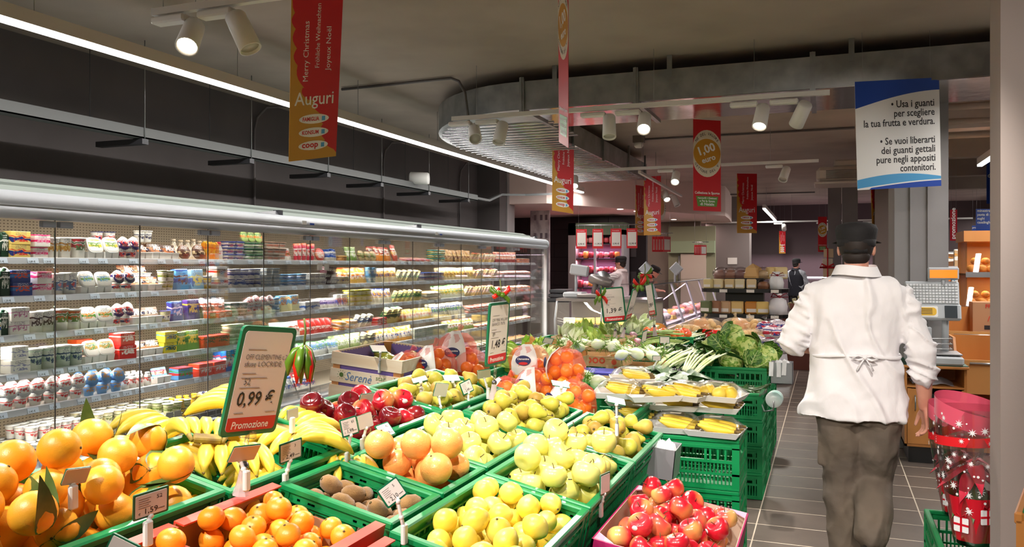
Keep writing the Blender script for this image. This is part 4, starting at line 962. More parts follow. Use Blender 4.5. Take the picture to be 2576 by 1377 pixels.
def pour(K, cr, r, n, label, group, seed, sc_=0.06, z0=0.01, bias=0.25, cx=0, cy=0, rot='any', limit=None, keep=None, name=None):
    M, L, Wd, h = cr; rn = random.Random(seed + 100)
    spots_ = []
    for p in heap(L, Wd, z0, r, n, bias, seed, cx, cy, limit=limit):
        fy = 'front' if p[1] < -Wd / 6 else 'back' if p[1] > Wd / 6 else 'middle'; fx = 'left' if p[0] < -L / 6 else 'right' if p[0] > L / 6 else 'centre'
        spots_.append((p, fy, fx, 'upper layer' if p[2] > h * 0.85 else 'lower layer'))
    for p, fy, fx, lay in spots_:
        peers = sorted(q[0][0] for q in spots_ if q[1:] == (fy, fx, lay)); k_ = peers.index(p[0])
        full = '%s, %s %s, %s' % (label, fy, fx, lay) + (', %s from left' % NTH[k_] if len(peers) > 1 else '')
        if len(full.split()) > 16: full = '%s, %s %s, %s' % (label, fy, fx, lay)
        if rot == 'any': Q = R3(rn.uniform(0, 6.3), rn.uniform(0, 6.3), rn.uniform(0, 6.3))
        elif rot == 'up': Q = R3(rn.gauss(0, 0.45), rn.gauss(0, 0.45), rn.uniform(0, 6.3))
        else: Q = R3(rn.gauss(PI / 2, 0.35), rn.gauss(0, 0.3), rn.uniform(0, 6.3))
        k = K[rn.randrange(len(K))] if isinstance(K, list) else K
        k.put(M @ T3(p) @ Q @ Matrix.Scale(1 + rn.uniform(-sc_, sc_), 4), full, group)
def fruit(name, cat): o = thing(name, '', cat); return o
# ---- fruit meshes (unit metres)
def apple_body(r, h=0.9, lobes=0.03):
    pr = []
    for i in range(15):
        a = PI * i / 14; rr = math.sin(a) ** 0.82; zz = -math.cos(a)
        dip = 0.26 * math.exp(-(a / 0.38) ** 2) if a < 1.2 else 0.0
        dip2 = 0.36 * math.exp(-((PI - a) / 0.42) ** 2) if a > 1.9 else 0.0
        pr.append((max(0, r * rr * (1.02 + 0.06 * zz)), r * h * (zz + dip - dip2)))
    pr[0] = (0.0, pr[0][1]); pr[-1] = (0.0, pr[-1][1])
    return MB().lathe(pr, 18, twist=lambda a, k: 1 + lobes * math.cos(5 * a) * (1 if k < 7 else 0.3))
STEM = pl('stem_brown', (92, 70, 40), 0.8); CALYX = pl('calyx_brown', (96, 80, 44), 0.9); STK = pl('fruit_sticker', (240, 238, 235), 0.4); STKB = pl('black_sticker', (30, 24, 30), 0.4)
def make_apple(name, m, r, sticker=None, h=0.9):
    o = fruit(name, 'apple'); apple_body(r, h).build('flesh', m, o)
    MB().tube([(0, 0, r * h * 0.6), (0.002, 0, r * h * 0.85), (0.006, 0.001, r * h * 1.12)], 0.0016, 5).build('stem', STEM, o)
    if sticker:
        MB().lathe([(0, 0.0), (0.2 * r * sticker[1], 0), (0.2 * r * sticker[1], 0.0006), (0, 0.0006)], 14, M=R3(0, 1.05, 0.4) @ T3((0, 0, r * 1.012)), sx=sticker[2]).build('sticker', sticker[0], o)
    return Kind(o)
A_YEL = mat('yellow_apple_skin', S(238, 230, 112), 0.32, col2=S(230, 226, 132), scale=14, sss=0.06, coat=0.25)
A_RED = mat('red_apple_skin', S(196, 26, 44), 0.28, col2=S(226, 150, 84), scale=9, detail=2, lo=0.47, hi=0.66, stretch=(1, 1, 0.35), coat=0.35)
A_RED2 = mat('pinkish_apple_skin', S(214, 50, 60), 0.28, col2=S(228, 196, 110), scale=7, detail=2, lo=0.45, hi=0.7, stretch=(1, 1, 0.3), coat=0.35)
A_DARK = mat('dark_red_apple_skin', S(104, 14, 28), 0.22, col2=S(150, 30, 34), scale=10, coat=0.5)
yel = [make_apple('yellow_apple', A_YEL, 0.043), make_apple('yellow_apple', A_YEL, 0.045, (STKB, 0.95, 0.45)), make_apple('yellow_apple', A_YEL, 0.044)]
red = [make_apple('red_apple', A_RED, 0.039, (STK, 1.2, 0.8)), make_apple('red_apple', A_RED2, 0.039), make_apple('red_apple', A_RED, 0.038), make_apple('red_apple', A_RED2, 0.037, (STK, 1.2, 0.8))]
drk = [make_apple('dark_red_apple', A_DARK, 0.041), make_apple('dark_red_apple', A_RED, 0.042, (STK, 1.3, 0.8))]
def citrus(name, cat, m, r, h=0.95, nub=False, leaf=False, lem=0.0):
    o = fruit(name, cat); pr = []
    for i in range(15):
        a = PI * i / 14; z = -math.cos(a); x = math.sin(a)
        if lem: z *= 1.0 + lem * abs(z) ** 6; x *= 1 - 0.12 * abs(z) ** 3
        pr.append((max(0, r * x), r * h * z))
    pr[0] = (0, pr[0][1]); pr[-1] = (0, pr[-1][1])
    MB().lathe(pr, 20).build('peel', m, o)
    MB().lathe([(0, 0), (0.0035, 0), (0.0028, 0.0022), (0, 0.0024)], 6, M=T3((0, 0, r * h * (1 + lem) - 0.0006))).build('calyx', CALYX, o)
    if leaf:
        for s in (0, 1.9) if leaf > 1 else (0.4,):
            leafmb(0.1, 0.045, 0.9).build('leaf', LEAFM, o, R3(0, 0, s) @ T3((0.004, 0, r * h)) @ R3(0, 0.35, 0))
    return Kind(o)
def leafmb(L, Wd, curl=0.3, n=7, k=5, wave=0.0, fold=0.15):
    def fn(u, v):
        x = v * L; wv = Wd * 0.5 * (math.sin(PI * min(1, v ** 0.8 * 0.98 + 0.02)) ** 0.8 + 0.03); y = (u - 0.5) * 2 * wv
        return (x, y, -curl * x * x / L + fold * abs(y) + wave * math.sin(9 * v + 5 * u) * abs(u - 0.5) * 2)
    a = MB().grid(k, n, fn)
    return a
LEAFM = mat('citrus_leaf', S(60, 92, 40), 0.45, col2=S(84, 110, 54), scale=20)
def peel(name, c1, c2, bs=420, b=0.09): return mat(name, S(*c1), 0.36, col2=S(*c2), scale=10, bump=b, bscale=bs, sss=0.05, spec=0.55)
P_OR = peel('orange_peel', (244, 164, 34), (250, 180, 56)); P_CL = peel('clementine_peel', (248, 146, 28), (252, 164, 48)); P_LE = peel('lemon_peel', (244, 216, 74), (248, 224, 104))
P_GR = mat('grapefruit_peel', S(246, 160, 84), 0.34, col2=S(244, 190, 110), scale=6, bump=0.15, bscale=200, lo=0.35, hi=0.7, coat=0.2)
orange = [citrus('orange', 'orange', P_OR, 0.045), citrus('orange', 'orange', P_OR, 0.046, leaf=2), citrus('orange', 'orange', P_OR, 0.045, 1.0)]
clem = [citrus('clementine', 'clementine', P_CL, 0.03, 0.88), citrus('clementine', 'clementine', P_CL, 0.031, 0.9)]
lemon = [citrus('lemon', 'lemon', P_LE, 0.0325, 1.12, lem=0.12), citrus('lemon', 'lemon', P_LE, 0.033, 1.06, lem=0.1)]
grape = [citrus('grapefruit', 'grapefruit', P_GR, 0.049, 0.96)]
o = fruit('kiwi', 'kiwi'); MB().lathe([(0.0, -0.036), (0.010, -0.035), (0.021, -0.024), (0.0265, 0), (0.021, 0.024), (0.010, 0.034), (0.0, 0.035)], 16).build('skin', mat('kiwi_skin', S(134, 96, 52), 0.85, col2=S(158, 118, 66), scale=30, bump=0.4, bscale=400, sheen=0.4), o)
MB().lathe([(0, 0), (0.005, 0), (0.004, 0.003), (0, 0.003)], 6, M=T3((0, 0, 0.034))).build('calyx', CALYX, o); kiwi = Kind(o)
def make_pear(m, r=0.032, L=0.085):
    o = fruit('pear', 'pear'); pr = [(0.0, 0.002), (0.010, 0.0), (0.6 * r, 0.003), (0.92 * r, 0.018), (r, 0.032), (0.92 * r, 0.047), (0.66 * r, 0.062), (0.44 * r, 0.074), (0.34 * r, 0.084), (0.18 * r, 0.089), (0, 0.09)]
    pr = [(a, b * L / 0.09 - L * 0.42) for a, b in pr]
    MB().lathe(pr, 16).build('flesh', m, o, R3(0, 0, 0)); MB().tube([(0, 0, L * 0.55), (0.003, 0, L * 0.7), (0.009, 0, L * 0.82)], [0.0016, 0.0014, 0.0022], 5).build('stem', STEM, o)
    MB().lathe([(0, 0), (0.006, 0), (0.004, -0.003), (0, -0.002)], 6, M=T3((0, 0, -L * 0.42))).build('calyx', CALYX, o)
    return Kind(o)
P_P1 = mat('pear_skin', S(204, 196, 74), 0.5, col2=S(186, 172, 60), scale=12, bump=0.05, bscale=200, coat=0.1)
P_P2 = mat('pear_skin_russet', S(196, 172, 72), 0.55, col2=S(176, 140, 60), scale=14)
pear = [make_pear(P_P1), make_pear(P_P1, 0.034, 0.08), make_pear(P_P2, 0.033, 0.085)]
# ---- bananas
BANM = mat('banana_peel', S(240, 206, 60), 0.42, col2=S(246, 218, 92), scale=5, bump=0.03, bscale=40); BANT = mat('banana_stalk', S(150, 128, 44), 0.7, col2=S(110, 84, 40), scale=20)
def banana(R=0.135, sweep=1.35, rad=0.0215, n=11):
    pts = [(R * math.cos(a) - R, 0, R * math.sin(a)) for a in [sweep * (i / (n - 1) - 0.1) for i in range(n)]]
    rr = [0.007, 0.010, 0.017, rad * 0.96, rad, rad * 1.02, rad, rad * 0.95, rad * 0.8, rad * 0.5, 0.005]
    mb = MB(); mb.tube(pts, rr, 6, 0, smooth=True); 
    mb.tube([(pts[0][0], 0, pts[0][2] - 0.028), pts[0]], [0.006, 0.0075], 6, 1); mb.tube([pts[-1], (pts[-1][0] - 0.004, 0, pts[-1][2] + 0.004)], [0.005, 0.003], 6, 1)
    return mb
bme = banana().mesh('banana', [BANM, BANT])
def hand(M, n, label, spread=0.16, group='bunches of bananas'):
    t = thing('banana_bunch', label, 'bananas'); t.matrix_world = M; t['group'] = group
    for i in range(n):
        a = (i - (n - 1) / 2)
        link('banana', bme, t, R3(0, 0, 0) @ T3((0, a * 0.024, 0)) @ R3(-a * spread, a * 0.02, 0) @ T3((0, 0, 0.02)))
    MB().rbox((0.0, 0, -0.012), (0.016, 0.015 * n, 0.03), 0.006).build('crown', BANT, t)
    return t
# ---------------------------------------------------------------- the table underneath
tb = thing('display_table', 'sloping steel display table under the front green crates', 'table')
xA, xB = -1.86, -0.68
MB().add([(x, y, rimz(x) - 0.158 - d) for y in (0.9, 3.66) for x, d in ((xA, 0), (xB, 0), (xB, 0.03), (xA, 0.03))], [(0, 1, 5, 4), (1, 2, 6, 5), (2, 3, 7, 6), (3, 0, 4, 7), (3, 2, 1, 0), (4, 5, 6, 7)]).build('table_top', DARK, tb)
for x in (xA + 0.05, xB - 0.08):
    for y in (1.0, 3.5): MB().bx((x, y, 0), (x + 0.04, y + 0.04, rimz(x) - 0.2)).build('leg', DARK, tb)
C1 = (-1.76, -1.395); C2 = (-1.38, -1.03); C3 = (-1.02, -0.665)
K = dict
cr = slope_crate(*C1, 1.0, 1.66, 'green crate of leafy oranges at the front left corner', 0.15, 0.02)
pour(orange, cr, 0.0455, 44, 'orange in the front left crate', 'oranges in the front left crate', 5, z0=0.02, bias=0.5)
cb1 = slope_crate(*C1, 1.67, 2.28, 'green crate heaped with bananas at the left', 0.12, 0.01)
cm1 = slope_crate(*C1, 2.29, 2.9, 'green crate of dark red apples behind the bananas', 0.15, 0.01)
pour(drk, cm1, 0.041, 42, 'dark red apple behind the bananas', 'dark red apples', 8, bias=0.3, rot='up')
cm2 = slope_crate(*C1, 2.91, 3.55, 'green crate of yellow pears left of the heaped pear crates', 0.15, 0.01)
pour(pear, cm2, 0.037, 64, 'yellow russet pear behind the dark red apples', 'pears behind the dark red apples', 9, bias=0.3, rot='side')
cr = slope_crate(*C2, 1.84, 2.13, 'small green crate of kiwis', 0.15)
pour(kiwi, cr, 0.029, 34, 'brown kiwi in the small green crate', 'kiwis', 3, rot='side', bias=0.2)
cr = slope_crate(*C2, 2.14, 2.46, 'small green crate of grapefruits behind the kiwis', 0.15)
pour(grape, cr, 0.049, 14, 'grapefruit behind the kiwis', 'grapefruits', 4, rot='up', bias=0.5)
cr = slope_crate(*C2, 2.47, 3.02, 'green crate of yellow apples behind the grapefruits', 0.15)
pour(yel, cr, 0.0445, 33, 'yellow apple in the crate behind the grapefruits', 'yellow apples behind the grapefruits', 6, rot='up', bias=0.12)
cr = slope_crate(*C2, 3.03, 3.6, 'green crate of yellow pears behind the left yellow apples', 0.15)
pour(pear, cr, 0.036, 66, 'yellow green pear in the left pear crate', 'pears in the left pear crate', 7, rot='side', bias=0.4)
cr = slope_crate(*C3, 1.80, 2.40, 'green crate of lemons at the front', 0.15)
pour(lemon, cr, 0.034, 66, 'yellow lemon in the front green crate', 'lemons', 12, rot='any', bias=0.35)
cr = slope_crate(*C3, 2.41, 3.03, 'green crate of yellow apples behind the lemons', 0.15)
pour(yel, cr, 0.0445, 41, 'yellow apple in the crate behind the lemons', 'yellow apples behind the lemons', 14, rot='up', bias=0.15)
cr = slope_crate(*C3, 3.04, 3.6, 'green crate of yellow pears beside the glove box', 0.15)
pour(pear, cr, 0.036, 54, 'yellow green pear beside the glove dispenser', 'pears in the right pear crate', 15, rot='side', bias=0.6)
# bananas heaped in and over their crate
spots = [(-1.70, 1.74, .12, 0.3, -1.2, 0.2), (-1.52, 1.72, .11, 1.2, -1.2, 0.0), (-1.62, 1.92, .16, 2.2, -1.1, 0.3), (-1.46, 1.98, .12, 0.9, -1.3, 0.1), (-1.74, 2.06, .16, 3.0, -1.2, 0.2), (-1.56, 2.14, .17, 1.6, -1.1, 0.0), (-1.44, 2.22, .12, 2.6, -1.2, 0.0),
         (-1.80, 1.86, .12, 3.6, -1.3, 0.1), (-1.66, 2.26, .15, 4.4, -1.1, 0.1), (-1.84, 2.22, .12, 5.0, -1.2, 0.0), (-1.60, 1.82, .22, 5.4, -1.3, 0.1), (-1.70, 2.12, .235, 0.2, -1.25, 0.1), (-1.50, 2.08, .20, 4.0, -1.2, 0.0), (-1.88, 2.0, .14, 1.2, -1.2, 0.2), (-1.42, 1.80, .10, 2.0, -1.3, 0.1)]
WHERE = ['nearest the oranges', 'front right', 'middle front', 'by the crate rim', 'left side', 'centre of the heap', 'right by the price tags', 'at the far left front', 'back of the heap', 'back left corner', 'on top at the front', 'highest on the heap', 'on top at the right', 'leftmost edge', 'low at the front right']
for i, (x, y, dz, a, tl, rl) in enumerate(spots):
    hand(T3((x, y, rimz(x) - 0.155 + dz)) @ R3(0, TH, 0) @ R3(0, 0, a) @ R3(0, tl, rl), 5 if i % 3 else 4, 'bunch of yellow bananas in the heap, ' + WHERE[i])
# ---------------------------------------------------------------- red cardboard clementine boxes
CARD = pl('brown_cardboard', (178, 132, 96), 0.85); CARDR = mat('red_printed_card', S(204, 62, 46), 0.5, col2=S(222, 96, 70), scale=3)
def card_box(x0, x1, y0, y1, h, label, outer, inner, group, dz=0.0, lip=True, flange=0.03, th=TH, name='cardboard_box'):
    L = (x1 - x0) / math.cos(th) - 0.006; Wd = y1 - y0 - 0.006
    top = Vector(((x0 + x1) / 2, (y0 + y1) / 2, (rimz(x0) + rimz(x1)) / 2 + dz)); M = T3(top) @ R3(0, th, 0) @ T3((0, 0, -h))
    t = thing(name, label, 'box'); t.matrix_world = M; t['group'] = group; q = 0.005
    MB().bx((-L / 2, -Wd / 2, 0), (L / 2, Wd / 2, q)).build('base', inner, t)
    for s in (-1, 1):
        mb = MB(); mb.bx((s * L / 2, -Wd / 2, 0), (s * (L / 2 - q), Wd / 2, h), 0).bx((s * (L / 2 - q), -Wd / 2, 0.004), (s * (L / 2 - q - 0.001), Wd / 2, h), 1)
        if lip: mb.bx((s * L / 2, -Wd / 2, h), (s * (L / 2 - flange), Wd / 2, h + 0.004), 0)
        mb.build('side_panel', [outer, inner], t)
        hh = h * (0.72 if lip else 1)
        mb = MB(); mb.bx((-L / 2, s * Wd / 2, 0), (L / 2, s * (Wd / 2 - q), hh), 0).bx((-L / 2 + q, s * (Wd / 2 - q), 0.004), (L / 2 - q, s * (Wd / 2 - q - 0.001), hh), 1)
        mb.build('end_panel', [outer, inner], t)
    return (M, L, Wd, h), t
b1, _ = card_box(-1.385, -1.035, 1.46, 1.82, 0.15, 'red printed cardboard box of clementines next to the kiwis', CARDR, CARD, 'red cardboard clementine boxes', 0.0)
pour(clem, b1, 0.031, 46, 'clementine in the red box beside the kiwis', 'clementines next to the kiwis', 21, rot='up', bias=0.3)
b2, _ = card_box(-1.385, -1.035, 1.09, 1.45, 0.15, 'nearer red cardboard box of clementines, cut by the photo bottom', CARDR, CARD, 'red cardboard clementine boxes', 0.0)
pour(clem, b2, 0.031, 50, 'small orange clementine in the nearer red box', 'clementines in the nearer box', 22, rot='up', bias=0.3)
b3, _ = card_box(-1.02, -0.67, 1.42, 1.78, 0.14, 'red cardboard box in front of the lemons at the photo bottom', CARDR, CARD, 'red cardboard clementine boxes', -0.01)
# pink box of red apples
CARDP = pl('magenta_card', (176, 24, 96), 0.5); PINKI = pl('pale_card', (214, 190, 170), 0.8)
TP = math.radians(9)
def pinktop(x): return 0.0
L = 0.40; Wd = 0.64; Mp = T3((-0.475, 2.68, 0.60)) @ R3(0, TP, 0)
pb = thing('fruit_box', 'magenta cardboard box heaped with red apples', 'box'); pb.matrix_world = Mp
MB().bx((-L / 2, -Wd / 2, 0), (L / 2, Wd / 2, 0.005)).build('base', PINKI, pb)
for s in (-1, 1):
    MB().bx((s * L / 2, -Wd / 2, 0), (s * (L / 2 - 0.005), Wd / 2, 0.13), 0).bx((s * (L / 2 - 0.005), -Wd / 2, 0.0), (s * (L / 2 - 0.007), Wd / 2, 0.13), 1).build('side_panel', [CARDP, PINKI], pb)
    MB().bx((-L / 2, s * Wd / 2, 0), (L / 2, s * (Wd / 2 - 0.005), 0.13), 0).bx((-L / 2, s * (Wd / 2 - 0.005), 0), (L / 2, s * (Wd / 2 - 0.007), 0.13), 1).build('end_panel', [CARDP, PINKI], pb)
for sx, sy in ((-1, -1), (-1, 1), (1, -1), (1, 1)):
    MB().prism([(0, 0), (0.06, 0), (0, 0.06)], 0.004, M=T3((sx * (L / 2 - 0.006), sy * (Wd / 2 - 0.006), 0.128)) @ Matrix.Diagonal((-sx, -sy, 1, 1))).build('corner_gusset', pl('pink_white_card', (232, 170, 196), 0.5), pb)
pour(red, (Mp, L, Wd, 0.13), 0.0385, 58, 'shiny red apple in the magenta box', 'red apples in the magenta box', 31, rot='up', bias=0.3)
# crates carrying the pink box and the banana trays
def stack(x0, x1, y0, y1, zt, n, what, h, hpat=True):
    names = ['topmost', 'second', 'third', 'fourth', 'fifth']; last = None
    for k in range(n):
        lab = '%s green crate of the stack %s' % (names[k] if k < n - 1 or n < 3 else 'lowest', what)
        c = flat_crate(x0, x1, y0, y1, zt - k * h - (0 if k == 0 else 0), lab, h - 0.003, handle=hpat)
        last = last or c
    return last
stack(-0.68, -0.30, 2.40, 3.00, 0.247 * 2, 2, 'under the magenta apple box', 0.247)
stack(-0.84, -0.385, 4.02, 4.42, 0.741, 3, 'under the wrapped banana trays', 0.247)
flat_crate(-1.95, -1.40, 3.62, 4.3, 0.90, 'green crate under the left pile of clementine nets', 0.195)
stack(-1.34, -0.85, 3.64, 4.36, 0.86, 3, 'left of the banana tray stack', 0.247)
M_ = T3((-0.47, 2.7, 0.497)) @ R3(0, 0, 0)
crate(M_ , 0.38, 0.58, 0.06, 'shallow green crate directly under the magenta apple box', handle=False)
z1 = stack(-0.92, -0.665, 5.72, 6.12, 0.712, 4, 'of the left zucchini crate', 0.178)
z2 = stack(-0.655, -0.40, 5.72, 6.12, 0.712, 4, 'of the right zucchini crate', 0.178)
cab = stack(-0.97, -0.40, 6.16, 6.60, 0.83, 4, 'under the savoy cabbages', 0.2075)
far1 = stack(-0.95, -0.42, 7.3, 7.75, 0.86, 4, 'under the red packaged bags', 0.215)
far2 = stack(-0.93, -0.42, 6.66, 7.2, 0.80, 4, 'behind the cabbages', 0.2)
tom = flat_crate(-1.56, -1.06, 7.08, 7.5, 0.96, 'green crate of tomatoes', 0.12)
lek = flat_crate(-1.55, -1.0, 5.35, 6.0, 0.80, 'green crate of spring onions', 0.15)
sp1 = flat_crate(-1.5, -0.99, 4.7, 5.3, 0.80, 'green crate of dark leaf spinach', 0.15)
for x0, x1, y0, y1, zt, lab in ((-2.1, -1.6, 7.55, 8.05, 0.86, 'green crate under the left potato sacks'), (-1.58, -1.05, 7.55, 8.05, 0.86, 'green crate under the right potato sacks'), (-1.9, -1.3, 8.1, 8.7, 0.86, 'green crate behind the potato sacks'), (-2.7, -2.2, 6.4, 7.0, 0.86, 'green crate under the left lettuces'), (-2.18, -1.78, 6.4, 7.0, 0.9, 'green crate under the middle lettuces'), (-2.6, -2.1, 7.2, 7.8, 0.88, 'green crate under the back lettuces'), (-2.45, -2.0, 4.75, 5.3, 0.9, 'small green crate beyond the clementine nets, left of the 1,48 sign')):
    flat_crate(x0, x1, y0, y1, zt, lab, 0.2)
# low plinth stack for the middle of the display
pk = thing('display_plinth', 'dark plinth under the middle of the produce display', 'plinth')
MB().bx((-2.95, 4.46, 0), (-0.98, 9.8, 0.64)).build('plinth_body', DARK, pk)
MB().bx((-1.98, 3.68, 0), (-1.38, 4.44, 0.70)).build('plinth_step', DARK, pk)
# ================================================================ signs
def dep(p): return (Vector(p) - CE).dot(CF)
def cardframe(cx, cy, D, wpx, hpx, roll=0, w=None, side=1, pitch=0):
    """frame of a flat card seen centred at (cx, cy) px, wpx wide and hpx high; w = true width when it is turned"""
    ww = wpx / FPX * D; yaw = 0
    if w and w > ww: yaw = side * math.acos(ww / w)
    r0 = CR * math.cos(yaw) + CF * math.sin(yaw); u0 = Vector((0, 0, 1)); n = r0.cross(u0)
    u0 = u0 * math.cos(pitch) + n * -math.sin(pitch); 
    a = math.radians(roll); r = r0 * math.cos(a) + u0 * math.sin(a); u = u0 * math.cos(a) - r0 * math.sin(a)
    return face(at_d(cx, cy, D), r, u)
M_CARDP = pl('price_card', (226, 214, 208), 0.55); M_CBACK = pl('card_back', (196, 190, 182), 0.4); FRAMEG = pl('price_frame_green', (14, 104, 70), 0.35)
CLIPW = mat('white_clip', S(226, 226, 226), 0.35, sss=0.1)
def quadframe(q, D, A, side=1):
    """flat card frame from its four seen corners TL, TR, BR, BL; A = true width / height, side 1: right edge is the farther one"""
    P4 = [at_d(x, y, D) for x, y in q]; r = (P4[1] - P4[0] + P4[2] - P4[3]) / 2; u = (P4[0] - P4[3] + P4[1] - P4[2]) / 2; k = r.dot(u); best = None
    c0 = sum(P4, Vector()) / 4; d = (c0 - CE).normalized()
    for i in range(1, 400):
        c = r.length * i * 0.01 * side
        if abs(c + r.dot(d)) < 1e-5: continue
        f = -(k + c * d.dot(u)) / (c + r.dot(d)); R_ = r + d * c; U_ = u + d * f
        e = abs(R_.length / U_.length - A) + 0.3 * abs(U_.dot(CF)) / U_.length
        if best is None or e < best[0]: best = (e, R_, U_)
    return face(c0, best[1], best[2]), best[1].length, best[2].length
def ptag(base, bz, q, label, txt=None, code='', side=1, back=False, A=1.2, stalk=True):
    """small price card in a green frame on a white clip. base px at height bz, q = corners px"""
    B = at_z(base[0], base[1], bz); D = dep(B); t = thing('price_tag', label, 'price tag', B, group='small price tags')
    if len(q) == 4 and not isinstance(q[0], tuple): x, y, w_, h_ = q; q = [(x - w_ / 2, y - h_ / 2), (x + w_ / 2, y - h_ / 2), (x + w_ / 2, y + h_ / 2), (x - w_ / 2, y + h_ / 2)]
    M, W, H = quadframe(q, D, A, side); M = T3(B).inverted() @ M
    MB().prism(rrect(W, H, 0.003, 2), 0.003, M=T3((0, 0, -0.002))).build('frame', FRAMEG, t, M)
    if back: MB().prism(rrect(W * 0.97, H * 0.95, 0.003, 2), 0.0012, M=T3((0, 0, 0.001))).build('back_plate', M_CBACK, t, M)
    else:
        c = MB().prism(rrect(W * 0.88, H * 0.84, 0.002, 2), 0.001, M=T3((0, 0, 0.001))).build('card', M_CARDP, t, M)
        if txt:
            letter(txt, W * 0.24, INK, c, T3((-W * 0.22, -H * 0.32, 0.0022)), bold=0.01, fit=W * 0.36); letter('€', W * 0.1, INK, c, T3((-W * 0.36, -H * 0.32, 0.0022)))
            if code: letter(code, W * 0.17, INK, c, T3((W * 0.14, H * 0.16, 0.0022)))
            lb = MB()
            for k in range(5): lb.bx((-W * 0.36, H * (0.27 - 0.085 * k), 0.0021), (W * (-0.02 - 0.05 * (k % 2)), H * (0.285 - 0.085 * k), 0.0023))
            lb.bx((W * 0.18, -H * 0.27, 0.0021), (W * 0.38, -H * 0.24, 0.0023)); lb.build('print_lines', INKG, c)
    p1 = M @ Vector((0, -H / 2, -0.003)); z = Vector((0, 0, 0)); mid = p1.lerp(z, 0.55)
    MB().tube([p1 + Vector((0, 0, 0.012)), p1, mid, z], [0.003, 0.005, 0.0045, 0.006], 8).ball(p1, 0.008, n=8, k=6).ball(mid, 0.007, n=8, k=6).rbox((0, 0, -0.01), (0.012, 0.02, 0.05), 0.003).build('clip', CLIPW, t)
    return t
Q = lambda *a: [(a[i], a[i + 1]) for i in range(0, 8, 2)]
ptag((372, 1330), 1.06, Q(336, 1249, 425, 1220, 424, 1285, 334, 1313), 'green framed price card 1,59 in front of the oranges', '1,59', '52')
ptag((718, 1205), 0.99, Q(702, 1120, 760, 1100, 759, 1150, 703, 1170), 'green framed price card 2,49 in front of the bananas', '2,49', '3')
ptag((874, 1150), 0.99, Q(853, 1058, 895, 1045, 903, 1090, 863, 1103), 'green framed price card 1,99 between bananas and grapefruits', '1,99', '83')
ptag((912, 1115), 1.0, Q(896, 1050, 934, 1034, 939, 1073, 905, 1083), 'plain back of a price card behind the 1,99 card', back=True)
ptag((985, 1122), 0.99, Q(941, 1072, 975, 1062, 997, 1092, 964, 1107), 'green framed price card 1,89 above the grapefruits', '1,89', '42')
ptag((1017, 1335), 0.92, Q(946, 1235, 996, 1199, 1026, 1242, 977, 1282), 'green framed price card 2,10 tilted above the kiwis', '2,10', '5')
ptag((1178, 1028), 0.97, Q(1154, 966, 1182, 952, 1192, 983, 1167, 996), 'small green framed price card 2,49 before the pears', '2,49', '20')
ptag((1112, 1045), 0.98, Q(1097, 963, 1130, 966, 1121, 999, 1089, 998), 'plain price card back above the pale pears', back=True)
ptag((922, 1030), 1.05, Q(908, 993, 941, 988, 934, 1021, 899, 1026), 'plain price card back beside the wooden apple crate', back=True)
ptag((955, 922), 1.06, Q(929, 869, 967, 870, 976, 887, 938, 886), 'grey price card back clipped on the wooden apple crate', back=True)
ptag((1196, 912), 0.93, (1195, 882, 26, 20), 'tiny green framed price card standing beyond the clementine nets', '1,2')
ptag((184, 1240), 1.1, Q(168, 1182, 229, 1173, 217, 1215, 150, 1222), 'price card back turned away behind the oranges', back=True)
ptag((620, 1200), 1.05, Q(590, 1126, 657, 1117, 640, 1157, 570, 1164), 'price card turned away under the big 0,99 sign', back=True)
ptag((735, 1062), 1.1, Q(721, 1034, 750, 1024, 750, 1052, 723, 1058), 'pale price card back standing behind the bananas', back=True)
ptag((1552, 1075), 0.95, Q(1526, 996, 1570, 1006, 1575, 1022, 1528, 1012), 'grey price card seen from above before the banana trays', back=True)
ptag((1412, 1000), 0.98, Q(1386, 957, 1428, 964, 1434, 978, 1390, 970), 'grey price card seen from above before the right clementine nets', back=True)
ptag((1228, 985), 1.02, Q(1197, 935, 1237, 927, 1232, 950, 1204, 953), 'grey price card seen from above below the 1,48 sign', back=True)
ptag((1060, 985), 1.05, Q(1035, 954, 1070, 946, 1078, 956, 1039, 967), 'grey price card seen from above on the left clementine nets', back=True)
ptag((1150, 980), 1.03, Q(1113, 946, 1150, 943, 1161, 960, 1118, 960), 'grey price card lying between the two piles of nets', back=True)
ptag((1335, 885), 0.98, Q(1368, 849, 1396, 852, 1386, 868, 1365, 862), 'green edged price card lying on the salad packs')
ptag((1672, 880), 0.98, (1672, 856, 26, 18), 'small pale price card at the crate corner by the spring onions')
ptag((1748, 926), 0.83, (1746, 912, 32, 14), 'small white price card in front of the savoy cabbages')
ptag((1645, 925), 0.88, (1652, 902, 22, 14), 'small white price card by the wooden fennel crates')
ptag((1512, 1275), 0.80, Q(1510, 1196, 1535, 1186, 1533, 1238, 1510, 1250), 'price card with pink face at the magenta box corner')
ptag((1612, 878), 0.95, Q(1617, 835, 1629, 828, 1624, 860, 1612, 866), 'price card seen nearly edge on left of the tomato crate')
ptag((330, 1420), 1.05, Q(283, 1339, 357, 1377, 330, 1425, 262, 1392), 'green framed price card cut by the bottom photo edge')
